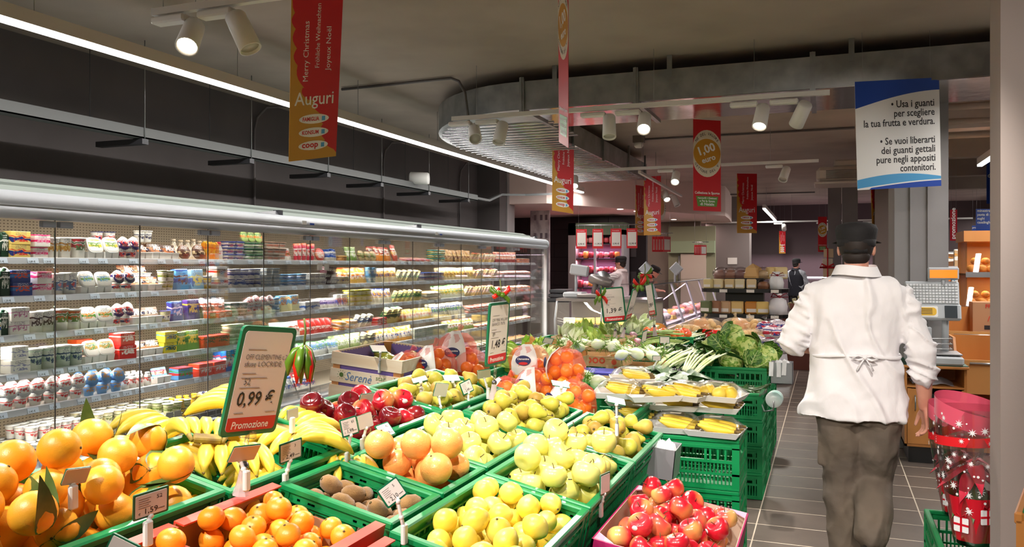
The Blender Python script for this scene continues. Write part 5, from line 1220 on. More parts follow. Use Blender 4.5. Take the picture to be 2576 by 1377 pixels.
def chillies(parent, at, s=1.0, seed=1, hang=True):
    rn = random.Random(seed); g = pl('chilli_green', (84, 120, 30), 0.3); r_ = pl('chilli_red', (206, 30, 20), 0.3); st = pl('chilli_stem', (96, 104, 40), 0.6)
    MB().tube([at + Vector((0, 0, 0.05 * s)), at + Vector((0.004, 0, 0.025 * s)), at], 0.0022 * s, 5).build('stem_knot', st, parent)
    for i in range(9):
        a = 2 * PI * i / 9 + rn.uniform(-.3, .3); d = Vector((math.cos(a), math.sin(a), 0)) * (0.9 if not hang else rn.uniform(0.35, 0.95)); z = rn.uniform(-0.055, -0.035) if hang else rn.uniform(-0.04, 0.035)
        p = [at, at + (d * 0.018 + Vector((0, 0, z * 0.25))) * s, at + (d * 0.032 + Vector((0, 0, z * 0.8))) * s, at + (d * 0.034 + Vector((0, 0, z * 1.4))) * s]
        MB().tube(p, [0.003 * s, 0.008 * s, 0.0085 * s, 0.0015 * s], 7).build('chilli', r_ if i % 3 == 0 else g, parent)
def psign(base, bz, quad, label, price, small, code='', D=None, side=1, chil=None, seed=2, A=0.7):
    """tall green framed promotion sign on a clear stalk; quad=(cx, cy, wpx, hpx)"""
    B = at_z(base[0], base[1], bz); D = D or dep(B); t = thing('promotion_sign', label, 'price sign', B)
    M, W, H = quadframe(quad, D, A, side); M = T3(B).inverted() @ M
    MB().prism(rrect(W, H, 0.014), 0.008, M=T3((0, 0, -0.005))).build('frame', FRAMEG, t, M)
    c = MB().prism(rrect(W * 0.87, H * 0.91, 0.010), 0.001, M=T3((0, 0, 0.003))).build('card', M_CARDP, t, M)
    r = rrect(W * 0.87, H * 0.91, 0.010); y0 = -H * 0.455 + H * 0.125
    MB().prism([(-W * 0.435, y0)] + [p for p in r if p[1] < y0] + [(W * 0.435, y0)], 0.0006, M=T3((0, 0, 0.0042))).build('red_band', REDP, t, M)
    z = 0.0052
    letter('Promozione', W * 0.135, WINK, c, T3((-W * 0.36, -H * 0.43, z)), bold=0.015, shear=0.1)
    letter(price, W * 0.26, INK, c, T3((-W * 0.36, -H * 0.22, z)), bold=0.008, shear=0.08, fit=W * 0.66)
    for k, s in enumerate(small):
        if s: letter(s, W * 0.095, INKG, c, T3((-W * 0.36, H * (0.2 - 0.065 * k), z)), fit=W * min(0.76, 0.052 * len(s)))
    letter(code, W * 0.12, INKG, c, T3((-W * 0.3, -H * 0.03, z)))
    lb = MB()
    for y, a, b in ((0.29, -0.34, -0.02), (0.07, -0.36, -0.12), (0.03, -0.36, 0.1), (-0.06, -0.36, 0.0), (-0.29, -0.36, -0.2), (-0.29, 0.2, 0.38)): lb.bx((W * a, H * y, z - 0.0005), (W * b, H * (y + 0.005), z))
    lb.build('print_lines', pl('pale_ink', (158, 146, 146), 0.6), c)
    p1 = M @ Vector((0, -H / 2, 0)); v = Vector((0, 0, 0))
    q = MB().rbox((0, 0, 0), (0.05, 0.012, 0.018), 0.003, M=T3(p1)); q.tube([p1, p1.lerp(v, 0.5)], 0.006, 8); q.build('stalk', CLEAR, t)
    MB().ball(p1.lerp(v, 0.52), 0.012, n=10, k=8).build('knuckle', pl('chrome_ball', (120, 116, 124), 0.2, metal=0.8), t)
    MB().tube([p1.lerp(v, 0.55), p1.lerp(v, 0.8), v], [0.010, 0.014, 0.022], 8, smooth=False).build('clamp', mat('clear_clamp', S(214, 200, 206), 0.08, alpha=0.55, spec=1.0), t)
    if chil: chillies(t, at_d(chil[0], chil[1], D - 0.02) - B, chil[2], seed, chil[3])
    return t
psign((606, 1245), 1.0, Q(612, 820, 752, 825, 690, 1088, 555, 1100), 'large promotion sign 0,99 leaning over the bananas with chillies', '0,99 €', ('OFF CLEMENTINE c.2', 'sfuse LOCRIDE'), '52', chil=(765, 870, 1.35, True), seed=4)
psign((1240, 1005), 1.0, Q(1232, 763, 1283, 758, 1272, 912, 1222, 925), 'tall promotion sign 1,48 turned sideways beyond the clementine nets', '1,48 €', ('OFF PERE WILLIAM', 'BIANCO 70/75'), '89', chil=(1258, 742, 1.3, False), seed=6)
psign((1548, 850), 1.0, Q(1508, 725, 1567, 722, 1577, 808, 1518, 815), 'promotion sign 1,39 standing above the fennel and lettuce', '1,39 €', ('FINOCCHI', 'sfusi'), '74', chil=(1512, 745, 1.6, False), seed=7)
psign((1565, 850), 1.0, Q(1592, 728, 1607, 724, 1586, 800, 1571, 808), 'promotion sign 2,49 seen nearly edge on right of the 1,39 sign', '2,49 €', ('',), '', chil=(1608, 718, 1.7, False), seed=8)
psign((1648, 845), 1.0, Q(1622, 716, 1641, 713, 1650, 793, 1636, 798), 'narrow promotion sign 0,98 seen nearly edge on before the potatoes', '0,98 €', ('',), '', side=-1, chil=(1622, 692, 1.8, False), seed=9)
# ================================================================ hanging banners
def panel_at(cx, cy, D, wpx, hpx, w=None, side=1, roll=0, pitch=0.0): return cardframe(cx, cy, D, wpx, hpx, roll, w, side, pitch)
def oval(w, h, n=20): return [(w / 2 * math.cos(2 * PI * i / n), h / 2 * math.sin(2 * PI * i / n)) for i in range(n)]
def auguri(M, W, H, label, full=True, wires=True):
    t = thing('hanging_banner', label, 'banner'); t.matrix_world = M; t['group'] = 'christmas greeting banners'
    MB().bx((-W / 2, -H / 2, -0.002), (W / 2, H / 2, 0)).build('banner_panel', GOLD, t)
    pts = [(W / 2, H / 2), (-W * 0.49, H / 2), (-W * 0.47, H * 0.42)]
    bumps = [(-0.43, 0.39, -0.41, 0.30), (-0.41, 0.30, -0.38, 0.19), (-0.38, 0.19, -0.36, 0.09), (-0.36, 0.09, -0.22, -0.045), (-0.25, -0.045, -0.12, -0.12), (-0.02, -0.12, 0.12, -0.21), (0.16, -0.21, 0.2, -0.28), (0.18, -0.28, 0.24, -0.38), (0.24, -0.38, 0.44, -0.45)]
    for x0, y0, x1, y1 in bumps:
        for i in range(6):
            a = i / 5; y = y0 + (y1 - y0) * a; x = x0 + (x1 - x0) * a - 0.07 * math.sin(PI * a)
            pts.append((W * x, H * y))
    pts += [(W * 0.5, H * -0.475)]
    pts.reverse()
    MB().prism(pts[::-1] if False else pts, 0.0008, M=T3((0, 0, 0.0002))).build('red_field', REDP, t)
    z = 0.0014; V = R3(0, 0, PI / 2)
    letter('Merry Christmas', W * 0.15, WINK, t, T3((-W * 0.15, -H * 0.01, z)) @ V, bold=0.0, fit=H * 0.35)
    letter('Fröhliche Weihnachten', W * 0.125, WINK, t, T3((W * 0.07, H * 0.07, z)) @ V, bold=0.0, fit=H * 0.37)
    letter('Joyeux Noël', W * 0.14, WINK, t, T3((W * 0.29, H * 0.055, z)) @ V, bold=0.0, fit=H * 0.26)
    letter('Auguri', W * 0.36, WINK, t, T3((0, -H * 0.15, z)), align='CENTER', bold=0.006, fit=W * 0.8)
    for k, (s, c) in enumerate((('FAMIGLIA', REDP), ('KONSUM', REDP), ('coop', REDP))):
        y = H * (-0.24 - 0.085 * k)
        o = MB().prism(oval(W * 0.62, H * 0.06), 0.0008, M=T3((0, y, 0.0012))).build('logo_oval', WINK, t)
        letter(s, W * (0.11 if k < 2 else 0.17), c, o, T3((-W * 0.07, y - H * 0.011, 0.0024)), align='CENTER', bold=0.03, fit=W * 0.34)
        MB().bx((W * 0.16, y - H * 0.014, 0.002), (W * 0.23, y + H * 0.014, 0.0025)).build('logo_square', CYAN, o)
    if wires:
        for s in (-1, 1):
            top = ZC - M.translation.z
            if top > H / 2 + 0.01: MB().cyl((s * W * 0.35, H / 2, 0), (s * W * 0.35, top, 0), 0.0008, 4).build('thread', pl('thread', (170, 166, 160)), t)
    return t
def arctext(s, size, R, a0, a1, inward=False):
    mb = MB(); n = len(s)
    for i, ch in enumerate(s):
        if ch == ' ': continue
        a = math.radians(a0 + (a1 - a0) * i / (n - 1)); me = text_mesh(ch, size, INK, align='CENTER', bold=0.01)
        M = T3((R * math.cos(a), R * math.sin(a), 0)) @ R3(0, 0, a - PI / 2 if not inward else a + PI / 2)
        mb.add([v.co for v in me.vertices], [tuple(p.vertices) for p in me.polygons], 0, False, M)
    return mb
def coin(M, W, H, label):
    t = thing('hanging_banner', label, 'banner'); t.matrix_world = M; t['group'] = 'coin banners'
    MB().bx((-W / 2, -H / 2, -0.002), (W / 2, H / 2, 0)).build('banner_panel', REDP, t)
    cl = lambda pts, cy: [(max(-W * 0.499, min(W * 0.499, x)), y + cy) for x, y in pts]
    cy = H * 0.13
    MB().prism(cl(oval(W * 1.14, W * 1.22 * 1.35, 32), cy), 0.0006, M=T3((0, 0, 0.0002))).build('white_ring', pl('ring_cream', (236, 226, 206)), t)
    MB().prism(cl(oval(W * 0.98, W * 0.98 * 1.05, 32), cy), 0.0006, M=T3((0, 0, 0.001))).build('gold_coin', pl('coin_gold', (208, 148, 40), 0.4), t)
    z = 0.0022; Q = R3(0, 0, 0.35)
    letter('1,00', W * 0.40, WINK, t, T3((0, cy + W * 0.02, z)) @ Q, align='CENTER', bold=0.03); letter('euro', W * 0.27, WINK, t, T3((W * 0.08, cy - W * 0.27, z)) @ Q, align='CENTER', bold=0.03)
    arctext('NE DEL VALORE', W * 0.12, W * 0.56, 140, 42).build('lettering', INK, t, T3((0, cy, z)) @ Matrix.Diagonal((0.85, 1.15, 1, 1)))
    arctext('GETTONE DEL V', W * 0.12, W * 0.66, 215, 320, True).build('lettering', INK, t, T3((0, cy, z)) @ Matrix.Diagonal((0.8, 1.05, 1, 1)))
    letter('Colleziona le Spugne', W * 0.12, WINK, t, T3((0, -H * 0.315, z)), align='CENTER', bold=0.03, fit=W * 0.9)
    MB().prism([(-W * 0.4, -H * 0.34), (-W * 0.34, -H * 0.45), (W * 0.34, -H * 0.45), (W * 0.4, -H * 0.34)][::-1], 0.0006, M=T3((0, 0, 0.0004))).build('green_patch', pl('green_patch', (96, 150, 50)), t)
    for k, (s, q) in enumerate((('raccogli i Gettoni', 0.09), ('e Fai la Spesa', 0.1), ('di Natale', 0.13))): letter(s, W * q, WINK, t, T3((0, -H * (0.368 + 0.033 * k) - (0.004 if k == 2 else 0), z)), align='CENTER', bold=0.03, fit=W * (0.68, 0.55, 0.5)[k])
    for s in (-1, 1): MB().cyl((s * W * 0.35, H / 2, 0), (s * W * 0.35, ZC - M.translation.z, 0), 0.0008, 4).build('thread', pl('thread', (170, 166, 160)), t)
QM, QW, QH = quadframe(Q(737, -5, 862, -10, 848, 405, 725, 414), 4.9, 0.315); auguri(QM, QW, QH, 'big greeting banner hanging nearest, left of the photo centre')
QM, QW, QH = quadframe(Q(1391, 318, 1443, 328, 1443, 537, 1387, 534), 9.5, 0.3, -1); auguri(QM, QW, QH, 'greeting banner hanging just behind the edge-on coin banner')
auguri(panel_at(1611, 530, 13.2, 30, 124, w=0.3, side=1), 0.3, 0.8, 'lower greeting banner half hidden by its twin')
auguri(panel_at(1641, 518, 13.0, 38, 147, w=0.3, side=-1), 0.3, 0.93, 'greeting banner partly covering its twin at the photo centre')
auguri(panel_at(1879, 512, 13.8, 52, 149, w=0.35), 0.35, 1.0, 'greeting banner right of the coin banner')
auguri(panel_at(2207, 525, 11.5, 38, 122, w=0.24, side=1, roll=3), 0.24, 0.68, 'greeting banner before the brown pillar under the glove notice')
auguri(panel_at(1968, 610, 22, 18, 55, w=0.2), 0.2, 0.6, 'small distant greeting banner above the man in the dark vest')
auguri(panel_at(1879, 612, 22, 14, 55, w=0.2), 0.2, 0.6, 'small distant greeting banner left of the other distant one')
QM, QW, QH = quadframe(Q(1745, 299, 1812, 304, 1815, 532, 1743, 530), 8.9, 0.3); coin(QM, QW, QH, 'coin banner reading 1,00 euro facing the aisle')
QM, QW, QH = quadframe(Q(1408, -110, 1424, -125, 1434, 385, 1401, 361), 4.3, 0.3, -1); coin(QM, QW, QH, 'coin banner seen nearly edge on, hanging nearest the camera')
t = thing('hanging_disc', 'round coin sign behind the paired small greeting banners', 'sign'); t.matrix_world = panel_at(1662, 520, 13.8, 34, 68, w=0.4, side=1)
MB().prism(oval(0.42, 0.46, 28), 0.003).build('ring', pl('ring_cream', (236, 226, 206)), t); MB().prism(oval(0.28, 0.3, 28), 0.001, M=T3((0, 0, 0.003))).build('gold_coin', pl('coin_gold', (208, 148, 40), 0.4), t)
MB().cyl((0, 0.2, 0), (0, ZC - t.matrix_world.translation.z, 0), 0.0015, 4).build('thread', STEEL, t)
arctext('GETTONE DEL VALORE', 0.045, 0.165, 200, -20).build('lettering', INK, t, T3((0, 0, 0.005)))
# glove notice
M, W, H = quadframe(Q(2151, 208, 2361, 194, 2369, 470, 2156, 478), 5.9, 0.78, -1)
t = thing('notice_board', 'large white notice with blue top and bottom about using gloves', 'sign'); t.matrix_world = M
MB().bx((-W / 2, -H / 2, -0.003), (W / 2, H / 2, 0)).build('board', WINK, t)
top = [(-W / 2, H / 2), (-W / 2, H * 0.25)] + [(-W / 2 + W * i / 12, H * (0.25 + 0.14 * math.sin(PI / 2 * i / 12))) for i in range(1, 13)] + [(W / 2, H / 2)]
MB().prism(top, 0.0006, M=T3((0, 0, 0.0002))).build('blue_top', BLUEP, t)
f1 = lambda x: H * (-0.425 + 0.06 * math.sin(PI * (0.1 + 0.9 * x) * 0.9)); f2 = lambda x: H * (-0.487 + 0.055 * math.sin(PI / 2 * max(0, x)))
MB().prism([(-W / 2, -H * 0.497)] + [(-W / 2 + W * i / 12, f2(i / 12)) for i in range(13)] + [(-W / 2 + W * i / 12, f1(i / 12)) for i in range(12, -1, -1)], 0.0006, M=T3((0, 0, 0.0002))).build('light_blue_wave', CYAN, t)
MB().prism([(W / 2, -H / 2)] + [(-W / 2 + W * i / 12, f2(i / 12) - H * 0.012) for i in range(12, 1, -1)] + [(-W * 0.36, -H / 2)], 0.0006, M=T3((0, 0, 0.0002))).build('blue_bottom', BLUEP, t)
for k, s in enumerate(('• Usa i guanti', 'per scegliere', 'la tua frutta e verdura.', '', '• Se vuoi liberarti', 'dei guanti gettali', 'pure negli appositi', 'contenitori.')):
    if s: letter(s, 0.072, INK, t, T3((W * 0.44, H * (0.245 - 0.0845 * k), 0.001)), align='RIGHT', bold=0.012, fit=W * (0.51, 0.48, 0.84, 0, 0.65, 0.64, 0.7, 0.42)[k])
for s in (-1, 1): MB().cyl((s * W * 0.4, H / 2, 0), (s * W * 0.4, ZC - M.translation.z, 0), 0.0012, 4).build('wire', STEEL, t)
# blue aisle signs and red one at right
def bluesign(cx, cy, D, wp, hp, lines, label, sz, m=BLUEP, ink=WINK, big=None, vert=False, y0=0.42, x0=-0.46):
    M = panel_at(cx, cy, D, wp, hp); W, H = wp / FPX * D, hp / FPX * D
    t = thing('aisle_sign', label, 'sign'); t.matrix_world = M
    MB().bx((-W / 2, -H / 2, -0.004), (W / 2, H / 2, 0)).build('board', m, t)
    for k, s in enumerate(lines):
        if vert: letter(s, sz, ink, t, T3((W * 0.22, -H * 0.45, 0.002)) @ R3(0, 0, PI / 2), bold=0.02)
        else: letter(s, sz, ink, t, T3((W * x0, H * y0 - sz * 1.05 * (k + 0.6), 0.002)), bold=0.02)
    if big: letter(big, H * 0.55, CYAN, t, T3((W * 0.2, -H * 0.45, 0.002)), bold=0.04)
    for s in (-1, 1): MB().cyl((s * W * 0.35, H / 2, -0.002), (s * W * 0.35, ZC - M.translation.z, -0.002), 0.0015, 4).build('wire', STEEL, t)
bluesign(2508, 437, 12.5, 52, 152, ('bibite', '', '', '', 'dolciumi'), 'tall blue aisle sign behind the upper right linear light', 0.1, y0=0.46)
bluesign(2493, 566, 14.5, 76, 80, ('minestre - riso', 'pasta di semola', 'sughi', 'casalinghi'), 'blue aisle sign listing soups, pasta and sauces', 0.065, big='0', y0=0.48)
bluesign(2452, 586, 15.5, 14, 36, ('pro',), 'sliver of a blue sign left of the pasta sign', 0.05)
bluesign(2399, 567, 11.0, 18, 78, ('promozione',), 'narrow red vertical sign beside the grey pillar', 0.085, m=pl('deep_red', (160, 14, 34)), vert=True)
# ================================================================ wooden crate of apples with the blue script
BW = pl('crate_wood', (246, 230, 206), 0.6, col2=S(236, 212, 180), scale=2.2, stretch=(1, 10, 10)); BWP = pl('corner_post_wood', (214, 150, 92), 0.6)
PURP = pl('purple_liner', (132, 108, 190), 0.6)
Ms = T3((-2.23, 3.95, 0.875)) @ R3(0, 0, 0.06) @ R3(0, 0.1, 0); Lx, Ly, Hz = 0.40, 0.62, 0.235
t = thing('wooden_crate', 'pale wooden apple crate with purple liner and blue script lettering', 'crate'); t.matrix_world = Ms
def slat_box(t, Lx, Ly, bands, wood, post, hz):
    for a, b in bands:
        for s in (-1, 1):
            MB().bx((-Lx / 2, s * Ly / 2, a), (Lx / 2, s * (Ly / 2 - 0.007), b)).build('slat', wood, t)
            MB().bx((s * Lx / 2 - s * 0.0, -Ly / 2 + 0.008, a), (s * (Lx / 2 - 0.007), Ly / 2 - 0.008, b)).build('slat', wood, t)
    for sx in (-1, 1):
        for sy in (-1, 1): MB().prism([(0, 0), (0.04, 0), (0, 0.04)], hz, M=T3((sx * (Lx / 2 - 0.008), sy * (Ly / 2 - 0.008), 0)) @ Matrix.Diagonal((-sx, -sy, 1, 1))).build('corner_post', post, t)
    MB().bx((-Lx / 2 + 0.008, -Ly / 2 + 0.008, 0.0), (Lx / 2 - 0.008, Ly / 2 - 0.008, 0.008)).build('base', wood, t)
slat_box(t, Lx, Ly, ((0.0, 0.065), (0.082, 0.15), (0.172, 0.235)), BW, BWP, Hz)
mb = MB()
def wav(i): return 0.008 * (i % 2)
for s in (-1, 1):
    n = 40
    mb.add([(-Lx / 2 + 0.012 + (Lx - 0.024) * i / n, s * (Ly / 2 - 0.012), z) for i in range(n + 1) for z in (0.03, 0.222 + wav(i))], [(2 * i, 2 * i + 2, 2 * i + 3, 2 * i + 1) for i in range(n)])
    mb.add([(s * (Lx / 2 - 0.012), -Ly / 2 + 0.012 + (Ly - 0.024) * i / n, z) for i in range(n + 1) for z in (0.03, 0.222 + wav(i))], [(2 * i, 2 * i + 2, 2 * i + 3, 2 * i + 1) for i in range(n)])
mb.build('paper_liner', PURP, t)
F = T3((0, -Ly / 2 - 0.001, 0)) @ R3(PI / 2, 0, 0)
SB = pl('script_blue', (90, 130, 180), 0.5)
letter('Serenè', 0.062, SB, t, F @ T3((-0.115, 0.098, 0)), shear=0.3, fit=0.15); letter('star', 0.034, pl('script_green', (90, 120, 60)), t, F @ T3((0.06, 0.120, 0)), fit=0.055)
letter('TRENTINO', 0.028, pl('script_grey', (96, 110, 120)), t, F @ T3((0.07, 0.09, 0)), fit=0.11)
mb = MB()
for i in range(10): a = 2 * PI * i / 10; mb.add([(0.018 * math.cos(a - .1), 0.018 * math.sin(a - .1), 0), (0.018 * math.cos(a + .1), 0.018 * math.sin(a + .1), 0), (0.027 * math.cos(a), 0.027 * math.sin(a), 0)], [(0, 1, 2)])
mb.prism(oval(0.024, 0.024, 12), 0.0004); mb.build('sun_emblem', pl('script_green', (90, 120, 60)), t, F @ T3((-0.135, 0.122, 0)))
GAP = mat('green_apple_skin', S(196, 206, 84), 0.3, col2=S(214, 214, 110), scale=8, coat=0.3)
gap = make_apple('green_apple', GAP, 0.037)
pour(gap, (Ms, Lx, Ly, Hz), 0.038, 62, 'green apple in the purple lined wooden crate', 'green apples in the wooden crate', 41, z0=0.02, rot='up', bias=0.1)
for k, (h, lab) in enumerate(((0.0, 'green crate right below the purple lined wooden crate'), (0.247, 'second green crate below the purple lined wooden crate'), (0.494, 'lowest green crate below the purple lined wooden crate'))):
    crate(T3((-2.23, 3.95, 0.85 - 0.247 - h)) @ R3(0, 0, 0.06), 0.40, 0.62, 0.244, lab)
# ================================================================ net bags
NETR = film_mat('red_net', S(236, 64, 24), 0.3, 0.6); NETY = film_mat('yellow_net', S(232, 200, 150), 0.22, 0.5)
LABW = pl('bag_label', (238, 236, 232), 0.35); NAVY = pl('navy_print', (34, 40, 96), 0.45)
sph = MB().ball((0, 0, 0), 0.034, n=14, k=9).mesh('clementine', P_CL)
P_POT = mat('potato_skin', S(226, 190, 130), 0.8, col2=S(196, 146, 84), scale=12, bump=0.15)
def netbag(M, n, me, r, net, label, cat, name, seed, band=True, size=(0.15, 0.11), bandmat=None, group=None, part='clementine', lab2=True):
    rn = random.Random(seed); t = thing(name, label, cat); t.matrix_world = M
    if group: t['group'] = group
    pts = heap(size[0] * 2 + 0.044, size[1] * 2 + 0.044, 0, r, n, 1.6, seed, wall=0.022)
    top = max(p[2] for p in pts) + r
    for p in pts: link(part, me, t, T3(p) @ R3(rn.uniform(0, 6), rn.uniform(0, 6), rn.uniform(0, 6)) @ Matrix.Scale(rn.uniform(0.9, 1.08), 4))
    def fn(u, v):
        a = 2 * PI * u; b = PI * v; q = 1 + 0.06 * math.sin(6 * a + 5 * b)
        return ((size[0] + 0.012) * math.cos(a) * math.sin(b) ** 0.6 * q, (size[1] + 0.012) * math.sin(a) * math.sin(b) ** 0.6 * q, max(0.0, top * 0.5 * (1 - math.cos(b)) * 1.05))
    MB().grid(20, 10, fn, wrap=True).build('net', net, t)
    MB().tube([(0, 0, top * 1.02), (0.012, 0, top + 0.02), (0.03, 0.01, top + 0.045)], [0.03, 0.008, 0.018], 8).build('gathered_end', net, t)
    if band:
        def bf(u, v):
            a = -PI * 0.92 + 0.42 * PI * u; z = top * (0.22 + 0.86 * v); k = math.sin(PI * min(1, z / top * 0.8 + 0.1)) ** 0.5
            return ((size[0] + 0.02) * math.cos(a) * k, (size[1] + 0.024) * math.sin(a) * k + 0.004 * math.sin(12 * u), z)
        MB().grid(9, 6, bf).build('label_band', bandmat or LABW, t)
        c = Vector(bf(0.5, 0.5)); 
        if lab2:
            nrm = Vector((c.x / (size[0] ** 2), c.y / size[1] ** 2, 0.3)).normalized(); up = Vector((0, 0, 1)); rt = up.cross(nrm).normalized(); F = face(c + nrm * 0.008, rt, nrm.cross(rt))
            MB().prism(oval(0.085, 0.055), 0.001, M=F).build('navy_emblem', NAVY, t)
            MB().prism(oval(0.05, 0.016), 0.001, M=F @ T3((0, -0.016, 0.0015))).build('red_emblem', REDP, t)
            letter('Clementine', 0.014, WINK, t, F @ T3((0, 0.004, 0.002)), align='CENTER', bold=0.02)
    return t
nets = [((1030, 950), 1.0, -0.3, 0, 0.1, 'clementine net bag at the far left of the left pile'), ((1100, 940), 1.02, 0.5, 1, -0.1, 'clementine net bag leaning on the wooden apple crate'), ((1185, 940), 1.0, -0.6, 2, 0.1, 'clementine net bag at the right of the left pile'), ((1150, 915), 1.05, 0.9, 3, 0.0, 'clementine net bag at the back of the left pile'),
        ((1275, 985), 0.98, -0.4, 4, 0.1, 'clementine net bag with big white label, front left of the right pile'), ((1355, 960), 0.98, 0.3, 5, -0.1, 'clementine net bag in the middle of the right pile'), ((1440, 1005), 0.96, -0.2, 6, 0.1, 'clementine net bag at the front right of the right pile'),
        ((1330, 925), 1.03, 0.8, 7, 0.0, 'clementine net bag on top of the right pile'), ((1425, 955), 1.0, -0.9, 8, 0.0, 'clementine net bag beside the lettered wooden boxes')]
for (px, py), z, yaw, sd, tl, lab in nets:
    p = at_z(px, py + 10, z - 0.05); netbag(T3((p.x, p.y, (0.93 if sd in (3, 7, 8) else 0.905 if sd < 3 else 0.82))) @ R3(tl, tl, yaw), 12, sph, 0.033, NETR, lab, 'fruit bag', 'clementine_net', sd + 50, size=(0.105, 0.085), bandmat=LABW if sd != 2 else pl('pale_green_label', (220, 230, 200)))
# pears row behind nets on the right, wrapped pears etc.
# ---- wrapped banana trays
wb = banana(R=0.17, sweep=1.0, rad=0.02).mesh('banana', [BANM, BANT])
def btray(M, label, n=4, round_=False):
    t = thing('wrapped_tray', label, 'fruit tray'); t.matrix_world = M; t['group'] = 'wrapped fruit trays'
    mb = MB(); W0, L0 = (0.21, 0.15), (0.25, 0.19); h = 0.028
    mb.frustum((0, 0, 0), W0, L0, h, cap=False); mb.frustum((0, 0, 0.006), (W0[0] - 0.008, W0[1] - 0.008), (L0[0] - 0.012, L0[1] - 0.012), h - 0.006, cap=False)
    mb.add([(a * L0[0] / 2, b * L0[1] / 2, h) for a, b in ((-1, -1), (1, -1), (1, 1), (-1, 1))] + [(a * (L0[0] - .012) / 2, b * (L0[1] - .012) / 2, h) for a, b in ((-1, -1), (1, -1), (1, 1), (-1, 1))], [(0, 1, 5, 4), (1, 2, 6, 5), (2, 3, 7, 6), (3, 0, 4, 7)])
    mb.build('foam_tray', FOAM, t)
    rn = random.Random(int(M.translation.x * 1000) + int(M.translation.z * 777))
    if round_:
        for i in range(5):
            a = 2 * PI * i / 5; MB().lathe([(0, -0.036), (0.02, -0.03), (0.031, -0.008), (0.029, 0.012), (0.014, 0.032), (0, 0.036)], 12, M=T3((0.062 * math.cos(a), 0.042 * math.sin(a), 0.036)) @ R3(0.9, 0.4 * i, a)).build('pear', BANM, t)
    else:
        for i in range(n): link('banana', wb, t, T3((0.058, -0.052 + 0.035 * i, 0.030 + 0.006 * (i % 2))) @ R3(0, 0, rn.uniform(-.12, .12)) @ T3((0.0, 0, 0)) @ R3(0, -PI / 2, 0) @ R3(0, 0, PI / 2 + 0.5) @ T3((0.0, 0, -0.02)))
    def fn(u, v):
        x, y = (u - 0.5) * 2, (v - 0.5) * 2; z = 0.08 * (1 - abs(x) ** 4) * (1 - abs(y) ** 4) + 0.004 * math.sin(9 * x + 7 * y)
        return (x * L0[0] / 2, y * L0[1] / 2, h - 0.002 + max(0, z * 0.75))
    MB().grid(9, 8, fn).build('cling_film', FILM, t)
    MB().bx((-0.025, -0.012, 0.082), (0.025, 0.012, 0.083)).build('label', STK, t)
    return t
tr = [((1600, 1045), 0.76, -0.05, 'flat on the crate, left'), ((1700, 1070), 0.755, 0.02, 'bottom layer, middle'), ((1800, 1080), 0.755, -0.1, 'bottom layer, right end'), ((1590, 1005), 0.83, 0.1, 'second layer, left'), ((1695, 1015), 0.83, 0.05, 'second layer, middle'), ((1800, 1020), 0.83, -0.05, 'second layer, right end'),
      ((1560, 985), 0.9, 0.15, 'top layer, far left'), ((1640, 992), 0.9, 0.5, 'top layer, second from left'), ((1722, 990), 0.9, -0.35, 'top layer, third from left'), ((1805, 992), 0.9, -0.2, 'top layer, right end')]
for i, ((px, py), z, yaw, wh) in enumerate(tr):
    p = at_z(px, py, z + 0.02); btray(T3((p.x, p.y, z - 0.008)) @ R3(0.0, 0.0, yaw) @ Matrix.Scale(1.08, 4), 'film wrapped foam tray of %s, %s' % ('yellow pears' if i in (9,) else 'bananas', wh), round_=i in (9,))
p = at_z(1590, 925, 1.0); btray(T3((p.x, p.y, 0.92)) @ R3(0, 0, 0.3), 'film wrapped foam tray of bananas set farthest back', round_=False)
MB().bx((0, 0, 0), (0.01, 0.01, 0.01))
# ---- glove boxes and bag roll on the crates
def glovebox(M, label, roll=False, W=0.22, D_=0.13, H=0.12):
    t = thing('glove_dispenser', label, 'glove box'); t.matrix_world = M; st = pl('dispenser_metal', (170, 170, 176), 0.3, metal=0.6)
    mb = MB()
    mb.bx((-W / 2, -D_ / 2, 0), (W / 2, D_ / 2, 0.003))
    for s in (-1, 1): mb.bx((s * W / 2, -D_ / 2, 0), (s * (W / 2 - 0.003), D_ / 2, H)); mb.bx((-W / 2, s * D_ / 2, 0), (W / 2, s * (D_ / 2 - 0.003), H))
    mb.build('metal_box', st, t)
    def fn(u, v):
        x, y = (u - .5) * 2, (v - .5) * 2; return (x * W * 0.42, y * D_ * 0.42, H * 0.7 + 0.05 * (1 - x ** 4) * (1 - y ** 4) + 0.012 * math.sin(7 * x + 3) * math.cos(8 * y) + 0.006 * math.sin(17 * x * y))
    MB().grid(14, 12, fn).build('gloves', pl('white_gloves', (240, 240, 242), 0.7), t)
    return t
p = at_z(1655, 1115, 0.81); glovebox(T3((p.x + 0.02, p.y - 0.02, p.z - 0.13)) @ R3(0, 0.1, 0.0), 'metal glove dispenser at the corner of the right pear crate', W=0.12, D_=0.16, H=0.13)
glovebox(T3((-0.47, 2.27, 0.59)) @ R3(0, 0.12, 0), 'metal glove dispenser hung in front of the magenta apple box', W=0.36, D_=0.12, H=0.12)
p = at_z(1965, 905, 0.9); glovebox(T3((-0.30, 6.2, 0.73)), 'glove dispenser with dangling white gloves at the cabbage crate', W=0.15, D_=0.14, H=0.15)
o = MB()
for k, (x, z, r_) in enumerate(((0, 0, 0.0), (0.05, -0.01, 0.4), (0.09, 0.02, -0.5))):
    o.grid(4, 6, lambda u, v: (x - 0.07 + 0.03 * (u - .5) + 0.008 * r_ * v, -0.075 - 0.02 * v + 0.006 * math.sin(7 * u + 5 * v), 0.155 - 0.10 * v + z * 0.5))
o = o.build('loose_gloves', pl('white_gloves', (240, 240, 242), 0.7), [q for q in bpy.data.objects if q.name.startswith('glove_dispenser')][-1])
t = thing('bag_roll', 'roll of clear bags on a steel bracket at the crate stack', 'bag roll', (-0.335, 5.62, 0.73))
